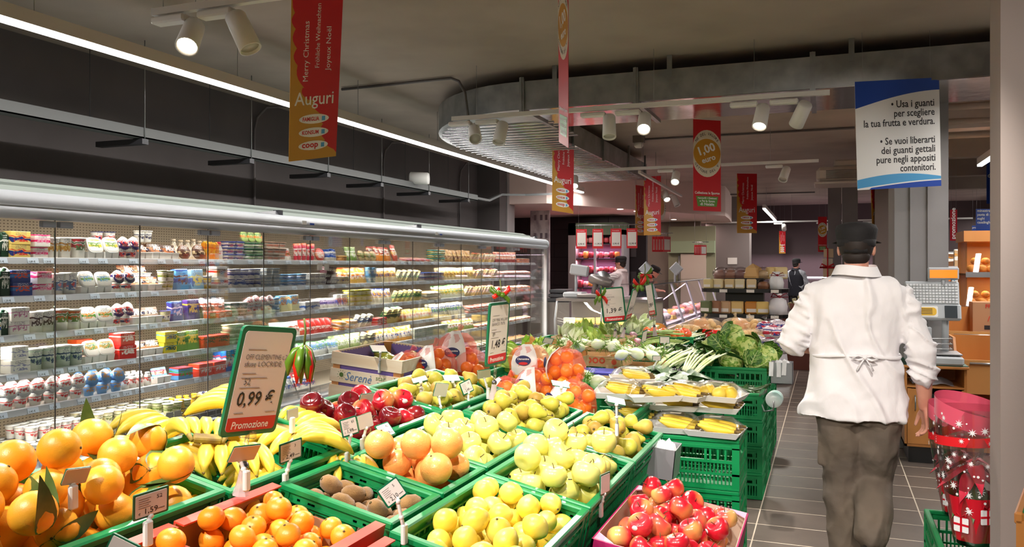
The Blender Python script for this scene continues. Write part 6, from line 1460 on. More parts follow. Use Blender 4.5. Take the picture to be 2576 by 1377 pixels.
MB().lathe([(0.012, -0.11), (0.05, -0.11), (0.052, -0.1), (0.052, 0.1), (0.05, 0.11), (0.012, 0.11)], 20, M=T3((0.02, -0.06, -0.02)) @ R3(PI / 2 - 0.1, 0.15, 0)).build('roll', mat('bag_roll_plastic', S(222, 232, 232), 0.3, col2=S(150, 200, 190), scale=8), t)
MB().tube([(-0.07, 0.1, -0.09), (-0.04, -0.1, -0.1), (0.02, -0.2, -0.07), (0.02, -0.19, -0.02), (0.02, 0.07, -0.02)], 0.005, 6).build('bracket', STEEL, t)
MB().grid(5, 5, lambda u, v: (-0.03 - 0.05 * u, -0.06 + 0.12 * v, 0.02 - 0.02 * u + 0.02 * math.sin(5 * v + 4 * u))).build('loose_bag', FILM, t)
# ================================================================ vegetables
CAB1 = mat('savoy_outer', S(60, 106, 36), 0.5, col2=S(116, 160, 66), scale=34, detail=6, bump=0.9, bscale=38, lo=0.45, hi=0.6); CAB2 = mat('savoy_inner', S(206, 220, 130), 0.45, col2=S(122, 164, 58), scale=34, detail=6, bump=0.9, bscale=36, lo=0.46, hi=0.56)
VEIN = pl('leaf_vein', (196, 214, 140), 0.5)
def patch(R, a0, span, b0, b1, out, wave, seed, m):
    rn = random.Random(seed); ph = rn.uniform(0, 6)
    def fn(u, v):
        a = a0 + (u - 0.5) * span * math.sin(PI * (0.15 + 0.75 * v)); b = b0 + (b1 - b0) * v
        rr = R * (1 + out * v * v + wave * math.sin(11 * u + ph) * (0.3 + v) * abs(u - 0.5) + 0.02 * math.sin(25 * u) * math.cos(21 * v))
        return (rr * math.cos(a) * math.cos(b), rr * math.sin(a) * math.cos(b), rr * math.sin(b))
    mb = MB().grid(15, 11, fn)
    mb2 = MB().tube([Vector(fn(0.5, i / 5)) * 1.012 for i in range(6)], [0.006 * (1 - 0.15 * i) for i in range(6)], 5)
    for sgn in (-1, 1):
        for k in range(3): mb2.tube([Vector(fn(0.5 + sgn * q * 0.16, 0.15 + 0.24 * k + 0.12 * q)) * 1.012 for q in (0, 1, 2)], [0.003, 0.0022, 0.001], 4)
    return mb, mb2
def cabbage(M, label, R=0.085, seed=1):
    t = thing('savoy_cabbage', label, 'cabbage'); t.matrix_world = M
    MB().lathe([(R * 0.96 * math.sin(PI * i / 10), -R * 0.9 * math.cos(PI * i / 10)) for i in range(11)], 24, twist=lambda a, k: 1 + 0.03 * math.sin(7 * a + k)).build('heart', CAB2, t)
    rn = random.Random(seed)
    for i in range(7):
        a = 2 * PI * i / 7 + rn.uniform(-.3, .3); inner = i % 3 == 0
        mb, vn = patch(R * (1.02 if inner else 1.08), a, 1.5, -1.2, 0.7 if inner else -0.05, 0.08 if inner else 0.28, 0.12, seed * 9 + i, None)
        l = mb.build('leaf', CAB2 if inner else CAB1, t); vn.build('veins', VEIN, l)
    return t
cabs = [(1765, 905, 'front left'), (1840, 912, 'front middle'), (1905, 912, 'front right'), (1800, 872, 'large upper left'), (1880, 878, 'large upper right'), (1925, 900, 'far right edge'), (1845, 850, 'behind')]
for i, (px, py, wh) in enumerate(cabs):
    z = 0.86 if i < 3 else 0.95; p = at_y(px, py, 6.28 if i < 3 else 6.42); q = at_z(px, py, z)
    cabbage(T3((p.x, p.y, max(0.80, p.z))) @ R3(0.9 + 0.1 * i, 0.2 * (i - 2), i * 1.3), 'savoy cabbage in the green crate, ' + wh, 0.085 if i < 3 else 0.098, i + 3)
ZUC = mat('zucchini_skin', S(34, 62, 26), 0.35, col2=S(56, 86, 40), scale=40, stretch=(1, 1, 0.15), coat=0.3)
zm = [MB().tube([(0.012 * math.sin(PI * i / 8) * s, 0, 0.19 * (i / 8 - 0.5)) for i in range(9)], [0.012, 0.02, 0.022, 0.022, 0.021, 0.02, 0.018, 0.014, 0.009], 8).tube([(0, 0, 0.094), (0, 0, 0.112)], 0.007, 6).mesh('zucchini', ZUC) for s in (1, 2.2)]
rn = random.Random(4)
for c, (x0, x1, nm) in enumerate(((-0.92, -0.665, 'left'), (-0.655, -0.40, 'right'))):
    for i in range(14):
        k = i // 5; o = link('zucchini', zm[i % 2], None, T3((rn.uniform(x0 + 0.08, x1 - 0.06), rn.uniform(5.84, 6.02), 0.645 + 0.034 * k + rn.uniform(0, 0.02))) @ R3(0, 0, rn.uniform(0, PI)) @ R3(0, PI / 2 + rn.uniform(-.35, .35), 0))
        tag(o, 'dark green zucchini in the %s zucchini crate, %s layer, %s one laid' % (nm, ('bottom', 'middle', 'top')[k], NTH[i % 5]), 'zucchini', 'zucchini in the %s crate' % nm)
# spring onions / chard: white stalks with green tops
WST = mat('white_stalk', S(226, 232, 196), 0.4, col2=S(196, 214, 140), scale=6); GTOP = mat('dark_leaf', S(46, 84, 30), 0.5, col2=S(72, 110, 44), scale=16); DLEAF = mat('spinach_leaf', S(44, 74, 36), 0.45, col2=S(70, 100, 54), scale=14)
def stalks(M, n, label, Ls=0.32, seed=1, spread=0.35, leafy=True, name='spring_onion_bunch', rad=0.007, sm=None, cat='spring onions', cur=0.08):
    t = thing(name, label, cat); t.matrix_world = M; rn = random.Random(seed)
    for i in range(n):
        a = (i / (n - 1) - 0.5) * spread; x = (i / (n - 1) - 0.5) * 0.09; d = Vector((math.sin(a), math.cos(a), 0)); z0 = rn.uniform(0, 0.035); L_ = Ls * rn.uniform(0.85, 1.1)
        MB().tube([Vector((x, 0, z0)) + d * L_ * q + Vector((0, 0, cur * q * (1 - q))) for q in (0, 0.3, 0.6, 1)], [rad * 1.3, rad, rad, rad * 0.8], 7).build('stalk', sm or WST, t)
        if leafy and i % 2 == 0:
            e = Vector((x, 0, z0)) + d * L_
            leafmb(0.17, 0.07, 1.0, wave=0.012, fold=0.3).build('leaf', GTOP, t, T3(e) @ R3(0, 0, PI / 2 - a + rn.uniform(-.4, .4)) @ R3(rn.uniform(-.5, .5), -0.3, 0))
    return t
for i, (px, py, a, wh) in enumerate(((1655, 925, -0.35, 'left'), (1700, 915, -0.3, 'middle'), (1735, 930, -0.2, 'right'), (1680, 880, -0.5, 'back'))):
    p = at_z(px, py, 0.86); stalks(T3((p.x, p.y, 0.82 + 0.03 * (i == 3))) @ R3(0.25, 0, a), 9, 'bunch of white stalked greens with dark leaves, %s' % wh, seed=i, Ls=0.42)
def leafbunch(M, n, label, m, Ls=0.16, Wl=0.08, seed=1, name='leaf_bunch', cat='greens', up=0.5, wave=0.008, curl=1.5, spread=2.4, stem=None):
    t = thing(name, label, cat); t.matrix_world = M; rn = random.Random(seed)
    for i in range(n):
        a = (i / max(1, n - 1) - 0.5) * spread + rn.uniform(-.2, .2); b = up * rn.uniform(0.2, 1.3)
        leafmb(Ls * rn.uniform(0.8, 1.15), Wl * rn.uniform(0.8, 1.2), curl, wave=wave, fold=0.35).build('leaf', m, t, R3(0, 0, a) @ R3(0, -b, 0) @ R3(rn.uniform(-.5, .5), 0, 0) @ T3((0.015, 0, 0)))
    if stem: MB().tube([(-0.07, 0, 0), (0.03, 0, 0.02)], 0.012, 6).build('stems', stem, t)
    return t
for i, (px, py, wh) in enumerate(((1635, 935, 'left'), (1665, 925, 'at the back left'), (1690, 945, 'in the middle'), (1715, 935, 'at the back right'), (1735, 950, 'right'))):
    p = at_z(px, py + 8, 0.86); leafbunch(T3((p.x, p.y, 0.84)) @ R3(0, 0, -1.57 + 0.3 * (i - 2)), 8, 'bunch of broad dark green leaves behind the banana trays, ' + wh, DLEAF, 0.13, 0.115, i + 20, 'spinach_bunch', 'spinach', up=0.75, stem=WST)
for i, (px, py, wh) in enumerate(((1740, 850, 'left'), (1775, 842, 'middle'), (1800, 858, 'right'), (1715, 868, 'nearest the stalks'), (1860, 850, 'beside the peppers'))):
    p = at_z(px, py, 0.95); leafbunch(T3((p.x, p.y, 0.90)) @ R3(0, 0, i * 1.1), 16, 'ragged dark green leaf heap above the cabbages, ' + wh, GTOP, 0.10, 0.05, i + 40, 'turnip_greens', 'greens', up=0.9, wave=0.025, spread=5.5)
# fennel
FEN = mat('fennel_bulb', S(236, 240, 216), 0.35, col2=S(214, 228, 170), scale=5, stretch=(6, 6, 0.7)); FRND = mat('fennel_frond', S(104, 146, 40), 0.6)
def fennel(M, label, seed=1, s=1.0):
    t = thing('fennel', label, 'fennel'); t.matrix_world = M @ Matrix.Scale(s, 4); rn = random.Random(seed)
    MB().lathe([(0.0, -0.05), (0.022, -0.046), (0.045, -0.025), (0.05, 0.0), (0.04, 0.03), (0.024, 0.052), (0.0, 0.06)], 16, sy=0.72, twist=lambda a, k: 1 + 0.05 * math.cos(4 * a)).build('bulb', FEN, t)
    for i in range(4):
        a = 1.5 * i; e = Vector((0.035 * math.cos(a), 0.02 * math.sin(a), 0.14)); MB().tube([(0.01 * math.cos(a), 0.006 * math.sin(a), 0.03), (0.02 * math.cos(a), 0.012 * math.sin(a), 0.09), e], [0.013, 0.010, 0.006], 7).build('stalk', FEN, t)
    mb = MB()
    for i in range(46):
        a = rn.uniform(0, 6.3); d = Vector((math.cos(a) * rn.uniform(.2, 1), math.sin(a) * rn.uniform(.2, 1), rn.uniform(-.1, 1))).normalized(); b = Vector((rn.uniform(-.03, .03), rn.uniform(-.02, .02), rn.uniform(0.07, 0.14)))
        mb.tube([b, b + d * 0.04, b + d * 0.07 + Vector((0, 0, -0.008))], [0.0022, 0.002, 0.0008], 3, smooth=False)
    mb.build('frond', FRND, t)['kind'] = 'stuff'
    return t
def woodbox(M, Lx, Ly, h, label, txt=None):
    t = thing('wooden_box', label, 'crate'); t.matrix_world = M
    slat_box(t, Lx, Ly, ((0.0, h * 0.55), (h * 0.86, h)), WOODP, BWP, h)
    MB().bx((-Lx / 2 + 0.02, -Ly / 2 - 0.001, 0), (Lx / 2 - 0.02, -Ly / 2 - 0.002, h * 0.55)).build('printed_front', pl('kraft', (196, 160, 118), 0.7), t)
    if txt:
        letter(txt, h * 0.42, pl('orange_red_ink', (214, 84, 56)), t, T3((-0.02, -Ly / 2 - 0.003, h * 0.18)) @ R3(PI / 2, 0, 0), align='CENTER', bold=0.05, spacing=1.1)
        MB().prism(oval(0.04, 0.04), 0.0006, M=T3((Lx * 0.36, -Ly / 2 - 0.002, h * 0.27)) @ R3(PI / 2, 0, 0)).build('tomato_emblem', pl('orange_red_ink', (214, 84, 56)), t)
    return t
def placebox(px, py, z, Lx, Ly, h, label, txt=None, yaw=-0.03):
    p = at_z(px, py, z); M = T3((p.x, p.y + Ly / 2, z - h)) @ R3(0, 0, yaw); woodbox(M, Lx, Ly, h, label, txt); return M
boxes = [placebox(1492, 875, 0.96, 0.46, 0.30, 0.14, 'wooden box of fennel with red lettering, in the middle', 'RODOO'), placebox(1592, 900, 0.90, 0.40, 0.30, 0.14, 'wooden box of fennel lettered in red, nearest the spring onions', 'RODOO'),
         placebox(1480, 850, 1.0, 0.62, 0.34, 0.15, 'wooden box of lettuce at the back of the fennel'), placebox(1385, 880, 0.98, 0.36, 0.34, 0.14, 'wooden box of leafy salads at the left end'),
         placebox(1500, 945, 0.84, 0.52, 0.30, 0.12, 'lower wooden box under the middle fennel box')]
Mx = boxes[4]; MB().bx((-0.2, -0.13, 0.12), (0.22, 0.12, 0.135)).build('blue_tray_rim', pl('blue_tray', (50, 50, 150), 0.5), [o for o in bpy.data.objects if o.name.startswith('wooden_box')][-1])
fen = [(1450, 875, 1.0), (1500, 868, 1.0), (1540, 872, 1.0), (1425, 872, .98), (1465, 866, .98), (1560, 895, .96), (1600, 892, .96), (1635, 885, .96), (1575, 884, .93), (1615, 880, .93), (1470, 950, .88), (1500, 965, .86), (1640, 898, .94), (1530, 870, .98), (1420, 865, 1.0)]
for i, (px, py, z) in enumerate(fen):
    p = at_z(px, py, z); fennel(T3((p.x, p.y + 0.04, z)) @ R3(1.2 + 0.2 * (i % 3), 0.4 * (i % 4), 1.9 * i), 'white fennel bulb with feathery green top, %s' % (('left box', 'middle box, left', 'middle box, right', 'left box, front', 'middle box, front', 'right box, left', 'right box, centre', 'right box, right end', 'right box, lying low', 'right box, lowest', 'lower left, near the nets', 'loose by the banana trays', 'right box, corner', 'between the two lettered boxes', 'left box, back')[i]), i)
# lettuces
LET = mat('lettuce_leaf', S(150, 190, 60), 0.5, col2=S(196, 216, 110), scale=10); LETW = mat('pale_lettuce', S(206, 220, 160), 0.45, col2=S(232, 236, 206), scale=8)
def lettuce(M, label, m, seed, n=14, Ls=0.12):
    t = thing('lettuce', label, 'lettuce'); t.matrix_world = M; rn = random.Random(seed)
    MB().ball((0, 0, 0.02), (0.05, 0.05, 0.045)).build('heart', m, t)
    for i in range(n):
        a = 2.4 * i; b = 1.25 - 1.0 * i / n
        mb, vn = patch(0.062 + 0.014 * (i % 3), a, 1.3, -0.9, 0.9 - 0.05 * i, 0.25, 0.5, seed * 5 + i, None); mb.build('leaf', m, t, T3((0, 0, 0.04)))
    return t
for i, (px, py, z, m, wh) in enumerate(((1345, 870, 1.0, LET, 'leftmost'), (1365, 895, .98, LETW, 'left, near the price card'), (1430, 835, 1.02, LETW, 'back left'), (1470, 825, 1.03, LET, 'below the 1,39 sign'), (1510, 835, 1.0, LET, 'right of the lettuce box'), (1540, 830, 1.0, LETW, 'behind the red onions'), (1590, 815, 1.02, LETW, 'tall pale one at the back'), (1620, 810, 1.0, LETW, 'pale one by the potatoes'), (1445, 850, 1.0, LETW, 'front of the lettuce box'), (1495, 850, 1.0, LET, 'front right of the lettuce box'), (1300, 890, .98, LET, 'beside the tall 1,48 sign'))):
    p = at_z(px, py, z); lettuce(T3((p.x, p.y, z - 0.05)) @ R3(0.3, 0.1 * i, i), 'curly lettuce head, ' + wh, m, i + 60)
# red onions with stalks, tomatoes, peppers
RON = mat('red_onion', S(168, 46, 92), 0.3, col2=S(226, 190, 200), scale=6, stretch=(1, 1, 3), coat=0.3)
for i, (px, py, wh) in enumerate(((1600, 845, 'left'), (1612, 862, 'front'), (1635, 840, 'right'))):
    p = at_z(px, py, 0.98); t = stalks(T3((p.x, p.y, 0.95)) @ R3(0.1, 0, -1.2), 6, 'bunch of red onions with green stalks, ' + wh, 0.3, i + 5, 0.5, False, 'red_onion_bunch', 0.006, pl('onion_stalk', (150, 176, 90)), 'onions')
    for k in range(6): MB().ball(((k / 5 - 0.5) * 0.12, -0.02, 0.012 + 0.03 * (k % 2)), (0.022, 0.028, 0.022)).build('bulb', RON, t)
TOM = mat('tomato_skin', S(226, 80, 34), 0.2, col2=S(236, 120, 50), scale=5, coat=0.5)
tk = Kind(fruit('tomato', 'tomato')); MB().lathe([(0, -0.027), (0.02, -0.024), (0.034, -0.005), (0.032, 0.014), (0.016, 0.024), (0, 0.02)], 14).build('flesh', TOM, tk.root)
MB().lathe([(0, 0.021), (0.014, 0.024), (0.0, 0.027)], 5, smooth=False).build('calyx', GTOP, tk.root)
pour(tk, tom, 0.032, 70, 'orange red tomato in the green crate', 'tomatoes', 71, bias=0.3)
PEP = mat('pepper_skin', S(206, 26, 18), 0.2, coat=0.6)
for i, (px, py, wh) in enumerate(((1790, 838, 'left'), (1815, 840, 'middle'), (1800, 852, 'front'), (1840, 858, 'right'))):
    p = at_z(px, py, 0.98); o = thing('red_pepper', 'long red pepper above the cabbages, ' + wh, 'pepper'); o.matrix_world = T3((p.x, p.y, 0.99)) @ R3(0, PI / 2, 0.3 * i)
    MB().tube([(0, 0, -0.08), (0.01, 0, -0.04), (0.01, 0, 0.02), (0, 0, 0.08)], [0.026, 0.032, 0.03, 0.006], 10).build('flesh', PEP, o); MB().tube([(0, 0, -0.078), (0.005, 0, -0.11)], [0.008, 0.004], 6).build('stem', GTOP, o)
pot = MB().ball((0, 0, 0), (0.042, 0.034, 0.03), n=12, k=8).mesh('potato', P_POT)
for i, (px, py, z, wh) in enumerate(((1720, 830, 1.0, 'left front'), (1770, 815, 1.03, 'left top'), (1830, 840, .98, 'middle front'), (1850, 815, 1.05, 'middle top'), (1885, 845, .98, 'right front'), (1890, 820, 1.02, 'right top'), (1790, 845, .98, 'lower left'))):
    p = at_z(px, py, z - 0.05); netbag(T3((p.x, p.y, z - 0.14)) @ R3(0, 0, 0.5 * i), 15, pot, 0.036, NETY, 'net sack of potatoes, ' + wh, 'potato sack', 'potato_sack', 90 + i, band=i in (1, 3), size=(0.17, 0.12), group=None, part='potato', lab2=False, bandmat=film_mat('orange_band', S(232, 170, 130), 0.45))
MUSH = mat('chanterelle', S(222, 140, 40), 0.6, col2=S(200, 110, 30), scale=10)
for i, (px, py, wh) in enumerate(((1655, 785, 'left'), (1690, 800, 'right'), (1665, 805, 'lower'))):
    p = at_z(px, py, 1.02); o = thing('pumpkin_piece', 'orange pumpkin wedge pile behind the narrow sign, ' + wh, 'pumpkin'); o.matrix_world = T3((p.x, p.y, 0.76)) @ R3(0.3, 0.2, i) @ Matrix.Scale(0.85, 4)
    MB().grid(16, 8, lambda u, v: ((0.11 + 0.018 * math.sin(14 * PI * u + 3 * v)) * math.cos(2 * PI * u) * math.sin(PI * v) ** 0.7, (0.09 + 0.01 * math.sin(16 * PI * u)) * math.sin(2 * PI * u) * math.sin(PI * v) ** 0.7, 0.07 - 0.08 * math.cos(PI * v)), wrap=True).build('flesh', MUSH, o)
# glossy bags of greens at far right, red packaged bags
for i, (px, py, wh) in enumerate(((1905, 850, 'left'), (1935, 855, 'second'), (1960, 858, 'third'), (1925, 830, 'upper left'), (1955, 825, 'upper right'), (1945, 842, 'centre'))):
    p = at_z(px, py, 0.98); o = thing('fruit_bag', 'shiny red and white bag on the far crate, ' + wh, 'bag'); o.matrix_world = T3((p.x, p.y, 0.93 + (0.06 if i > 2 else 0))) @ R3(0, 0, 0.5 * i)
    MB().lathe([(0.0, -0.05), (0.06, -0.05), (0.09, 0.0), (0.07, 0.05), (0.02, 0.07), (0.0, 0.07)], 14, twist=lambda a, k: 1 + 0.12 * math.sin(5 * a + k)).build('bag', P((206, 190, 196), (176, 24, 50), (50, 50, 120), i % 4), o)
    MB().tube([(0, 0, 0.06), (0.01, 0, 0.09), (0.02, 0.01, 0.11)], [0.012, 0.01, 0.03], 8, flat=0.4).build('gathered_top', FILM, o)
# ================================================================ people
from mathutils import noise as mnoise
def remesh(mb, vox, smooth_it=4, disp=None):
    me = bpy.data.meshes.new('tmp'); me.from_pydata(mb.v, [], mb.f); me.update()
    ob = bpy.data.objects.new('tmp', me); COL.objects.link(ob)
    r = ob.modifiers.new('r', 'REMESH'); r.mode = 'VOXEL'; r.voxel_size = vox; r.use_smooth_shade = True
    s = ob.modifiers.new('s', 'SMOOTH'); s.factor = 0.5; s.iterations = smooth_it
    dg = bpy.context.evaluated_depsgraph_get(); out = bpy.data.meshes.new_from_object(ob.evaluated_get(dg))
    bpy.data.objects.remove(ob)
    if disp:
        ns = [v.normal.copy() for v in out.vertices]
        for v, n in zip(out.vertices, ns): v.co += n * disp(v.co)
    out.polygons.foreach_set('use_smooth', [True] * len(out.polygons)); out.update()
    return out
def limb(mb, pts, rad, n=14):
    pts = [Vector(p) for p in pts]
    mb.tube(pts, rad, n)
    for p, r in zip(pts, rad): mb.ball(p, r * 0.995, n=n, k=8)
def loft(mb, secs, n=28, e=2.4):
    def se(t): c, s = math.cos(t), math.sin(t); return (math.copysign(abs(c) ** (2 / e), c), math.copysign(abs(s) ** (2 / e), s))
    k = len(secs); vs = [(cx + rx * se(2 * PI * i / n)[0], cy + ry * se(2 * PI * i / n)[1], z) for z, cx, cy, rx, ry in secs for i in range(n)]
    fs = [(q * n + i, q * n + (i + 1) % n, (q + 1) * n + (i + 1) % n, (q + 1) * n + i) for q in range(k - 1) for i in range(n)] + [tuple(reversed(range(n))), tuple((k - 1) * n + i for i in range(n))]
    mb.add(vs, fs, 0, True)
def hand_mb(mb, wrist, d, side, s=1.0, curl=0.5, pn=(0, 1, 0)):
    """d = direction of the fingers, side = towards the thumb, both roughly perpendicular"""
    wrist = Vector(wrist); d = Vector(d).normalized(); th = Vector(side); th = (th - d * th.dot(d)).normalized(); n = Vector(pn); n = (n - d * n.dot(d) - th * n.dot(th)).normalized()
    P_ = lambda a, b, c=0: wrist + (d * a + th * b + n * c) * s
    for b in (-0.028, -0.01, 0.01, 0.027): limb(mb, [P_(0.0, b * 0.6), P_(0.045, b * 0.9), P_(0.085, b)], [0.014 * s, 0.0135 * s, 0.0115 * s], 10)
    for j, (b, L, f) in enumerate(((0.030, 0.072, 0.9), (0.010, 0.080, 1.0), (-0.011, 0.074, 1.05), (-0.030, 0.060, 1.15))):
        a = P_(0.085, b); pts = [a]; ang = curl * 0.5 * f; sp = d * 1.0 + th * b * 1.8
        for q in (0.42, 0.32, 0.26):
            dd = (sp.normalized() * math.cos(ang) + n * math.sin(ang)); pts.append(pts[-1] + dd * L * q * s); ang += curl * f
        limb(mb, pts, [0.0098 * s, 0.0088 * s, 0.008 * s, 0.0066 * s], 10)
    t0 = P_(0.02, 0.026); t1 = P_(0.05, 0.05, 0.012); t2 = P_(0.078, 0.055, 0.022); t3 = P_(0.1, 0.052, 0.032)
    limb(mb, [t0, t1, t2, t3], [0.015 * s, 0.0125 * s, 0.010 * s, 0.008 * s], 10)
SKIN = mat('skin', S(206, 150, 128), 0.5, col2=S(196, 132, 112), scale=8, sss=0.12); HAIR = pl('dark_hair', (34, 24, 20), 0.7); CAPM = mat('cap_black', S(22, 20, 22), 0.85, bump=0.2, bscale=60)
def head_mb(mb, c, s=1.0, f=(0, 1, 0)):
    """head with brow, nose, jaw, ears; c = centre, face along f"""
    q = Vector(f).to_track_quat('Y', 'Z').to_matrix().to_4x4(); M = T3(c) @ q @ Matrix.Scale(s, 4)
    mb.ball((0, -0.01, 0.015), (0.076, 0.094, 0.098), n=20, k=14, M=M); mb.ball((0, 0.025, -0.045), (0.058, 0.066, 0.07), n=16, k=10, M=M)
    mb.tube([(0, 0.088, 0.012), (0, 0.104, -0.022), (0, 0.094, -0.032)], [0.009, 0.014, 0.010], 8, M=M); mb.ball((0, 0.082, -0.07), (0.026, 0.016, 0.012), M=M); mb.ball((0, 0.08, -0.095), (0.024, 0.016, 0.016), M=M)
    for s_ in (-1, 1):
        mb.ball((s_ * 0.079, -0.005, -0.015), (0.012, 0.02, 0.032), M=M); mb.ball((s_ * 0.03, 0.078, 0.02), (0.022, 0.014, 0.010), M=M)
    return M
def figure(name, label, M, P, vox=0.0045, coat=WHITE, trou=DARK, cap=CAPM, capbk=True, sleeve=1.0, vest=None, detail=True, belt=True, cuff='short', neckz=0.0):
    t = thing(name, label, 'person'); t.matrix_world = M
    g = lambda k: Vector(P[k])
    mb = MB(); HM = head_mb(mb, g('head'), 1.0, P.get('face', (0, 1, 0)))
    limb(mb, [g('head') + Vector((0, -0.01, -0.05)), g('neck'), g('neck') + Vector((0, 0, -0.1))], [0.058, 0.057, 0.07])
    sh = (g('shL') + g('shR')) / 2; hp = (g('hipL') + g('hipR')) / 2
    loft(mb, [(hp.z - 0.02, hp.x, hp.y, 0.12, 0.07), (hp.z + 0.1, hp.x, hp.y, 0.13, 0.08), ((sh.z + hp.z) / 2, (sh.x + hp.x) / 2, (sh.y + hp.y) / 2, 0.14, 0.09), (sh.z - 0.1, sh.x, sh.y, 0.17, 0.1), (sh.z + 0.02, sh.x, sh.y, 0.15, 0.07)])
    for s_ in 'LR':
        limb(mb, [g('sh' + s_), (g('sh' + s_) + g('el' + s_)) / 2, g('el' + s_)], [0.055, 0.048, 0.042]); w_, e_ = g('wr' + s_), g('el' + s_)
        limb(mb, [e_, e_.lerp(w_, 0.35), w_], [0.044, 0.044, 0.029])
        hand_mb(mb, w_, P['hd' + s_], P['th' + s_], 1.0, P.get('curl', 0.5), P['pn' + s_])
        limb(mb, [g('hip' + s_), g('kn' + s_), g('an' + s_)], [0.08, 0.055, 0.04])
    me = remesh(mb, vox, 3); me.materials.append(SKIN); link('body', me, t)
    # eyes and hair
    eb = MB()
    for s_ in (-1, 1): eb.ball((s_ * 0.03, 0.083, 0.012), (0.011, 0.008, 0.006), n=8, k=6, M=HM)
    eb.build('eyes', pl('eye_dark', (40, 30, 28), 0.2), t)
    hb = MB(); hb.ball((0, -0.022, 0.012), (0.082, 0.092, 0.1), n=20, k=14, M=HM); hb.ball((0, -0.052, -0.05), (0.066, 0.05, 0.045), n=16, k=8, M=HM)
    hb.build('hair', HAIR, t)
    if cap:
        cbm = MB(); cbm.lathe([(0.088, 0.012), (0.091, 0.03), (0.096, 0.06), (0.098, 0.085), (0.088, 0.108), (0.05, 0.122), (0.0, 0.118)], 24, M=HM @ T3((0, -0.01, 0)), sy=1.12, twist=lambda a, k: 1 + 0.02 * math.sin(3 * a) + (0.05 * math.cos(2 * a + 1) if k > 2 else 0))
        cbm.lathe([(0.086, 0.0), (0.09, 0.005), (0.092, 0.035), (0.088, 0.036)], 24, M=HM @ T3((0, -0.01, 0)), sy=1.12)
        cbm.tube([(-0.05, -0.085, -0.02), (0, -0.108, -0.022), (0.05, -0.085, -0.02)], 0.008, 6, M=HM, flat=1.6)
        def brim(u, v): a = PI * (0.15 + 0.7 * u); r = 0.095 + 0.06 * v; return (r * math.cos(a) * 0.85, r * math.sin(a) * 1.1, 0.03 - 0.012 * v)
        cbm.grid(9, 3, brim, M=HM).grid(9, 3, lambda u, v: Vector(brim(u, v)) + Vector((0, 0, 0.004)), M=HM)
        cbm.build('cap', cap, t)
    # coat
    cm = MB(); loft(cm, P['coat'])
    for s_ in 'LR':
        e, w_ = g('el' + s_), g('wr' + s_); cf = e.lerp(w_, P.get('cuff' + s_, 0.25))
        limb(cm, [g('sh' + s_) + Vector((0, 0, -0.01)), (g('sh' + s_) + e) / 2, e, cf], [0.073, 0.071, 0.067, 0.060])
        limb(cm, [cf, e.lerp(w_, P.get('cuff' + s_, 0.25) - 0.06)], [0.066, 0.067])
    def fold(c):
        arm = abs(c.x - sh.x) > 0.225 and c.z > 1.02
        a = mnoise.noise(Vector((c.x * 6, c.y * 6, c.z * (20 if arm else 3.5) + c.x * 6))) * (0.014 if arm else 0.012)
        b = abs(mnoise.noise(Vector((c.x * 5 + 3, c.y * 5, c.z * 3 + c.x * 6)))) * -0.018
        q = mnoise.noise(Vector((c.x * 5, c.y * 4, c.z * 19 + c.x * 9))) if arm else mnoise.noise(Vector((c.x * 6 + c.z * 3.5, c.y * 4, c.z * 2.2 - c.x * 2)))
        return a + b + 0.016 * max(0, 1 - abs(q) * 5) + (mnoise.noise(c * 22) * 0.003)
    me = remesh(cm, 0.008, 5, fold); me.materials.append(coat); co = link('coat', me, t)
    nk = g('neck'); col_ = MB()
    col_.grid(24, 4, lambda u, v: (nk.x + (0.075 + 0.018 * v + 0.004 * math.sin(5 * PI * u)) * math.cos(2 * PI * u), nk.y + (0.072 + 0.016 * v) * math.sin(2 * PI * u) - 0.005, nk.z - 0.045 + neckz + 0.055 * v + 0.006 * math.sin(4 * PI * u)), wrap=True)
    col_.grid(24, 4, lambda u, v: (nk.x + (0.093 + 0.022 * v + 0.004 * math.sin(5 * PI * u)) * math.cos(2 * PI * u), nk.y + (0.09 + 0.02 * v) * math.sin(2 * PI * u) - 0.005, nk.z + 0.010 + neckz - 0.05 * v + 0.006 * math.sin(4 * PI * u)), wrap=True)
    col_.build('collar', coat if not vest else vest, co)
    if vest:
        vm = MB(); loft(vm, [(z, cx, cy, rx * 1.05 if z < sh.z - 0.03 else rx * 0.95, ry * 1.1) for z, cx, cy, rx, ry in P['coat']]); me = remesh(vm, 0.012, 3); me.materials.append(vest); link('vest', me, t)
    if belt:
        zb_ = P.get('belt', hp.z + 0.25); sec = min(P['coat'], key=lambda q: abs(q[0] - zb_)); bt = MB()
        bt.tube([(sec[1] + (sec[3] + 0.004) * math.copysign(abs(math.cos(a)) ** 0.83, math.cos(a)), sec[2] + (sec[4] + 0.005) * math.copysign(abs(math.sin(a)) ** 0.83, math.sin(a)), zb_ + 0.006 * math.sin(3 * a)) for a in [2 * PI * i / 32 for i in range(33)]], 0.0085, 6, flat=1.0)
        yb = sec[2] - sec[4] - 0.016; xb = sec[1] + 0.04
        for sg in (-1, 1):
            bt.tube([(xb, yb, zb_), (xb + sg * 0.03, yb - 0.008, zb_ + 0.012), (xb + sg * 0.055, yb - 0.006, zb_ - 0.004), (xb + sg * 0.03, yb - 0.004, zb_ - 0.012), (xb, yb, zb_ - 0.002)], 0.006, 6)
            bt.tube([(xb, yb, zb_), (xb + sg * 0.02, yb - 0.006, zb_ - 0.03), (xb + sg * 0.036, yb - 0.004, zb_ - 0.062)], [0.006, 0.009, 0.011], 6, flat=0.4)
        bt.ball((xb, yb - 0.004, zb_), 0.011, n=8, k=6); bt.build('apron_string', coat, co)
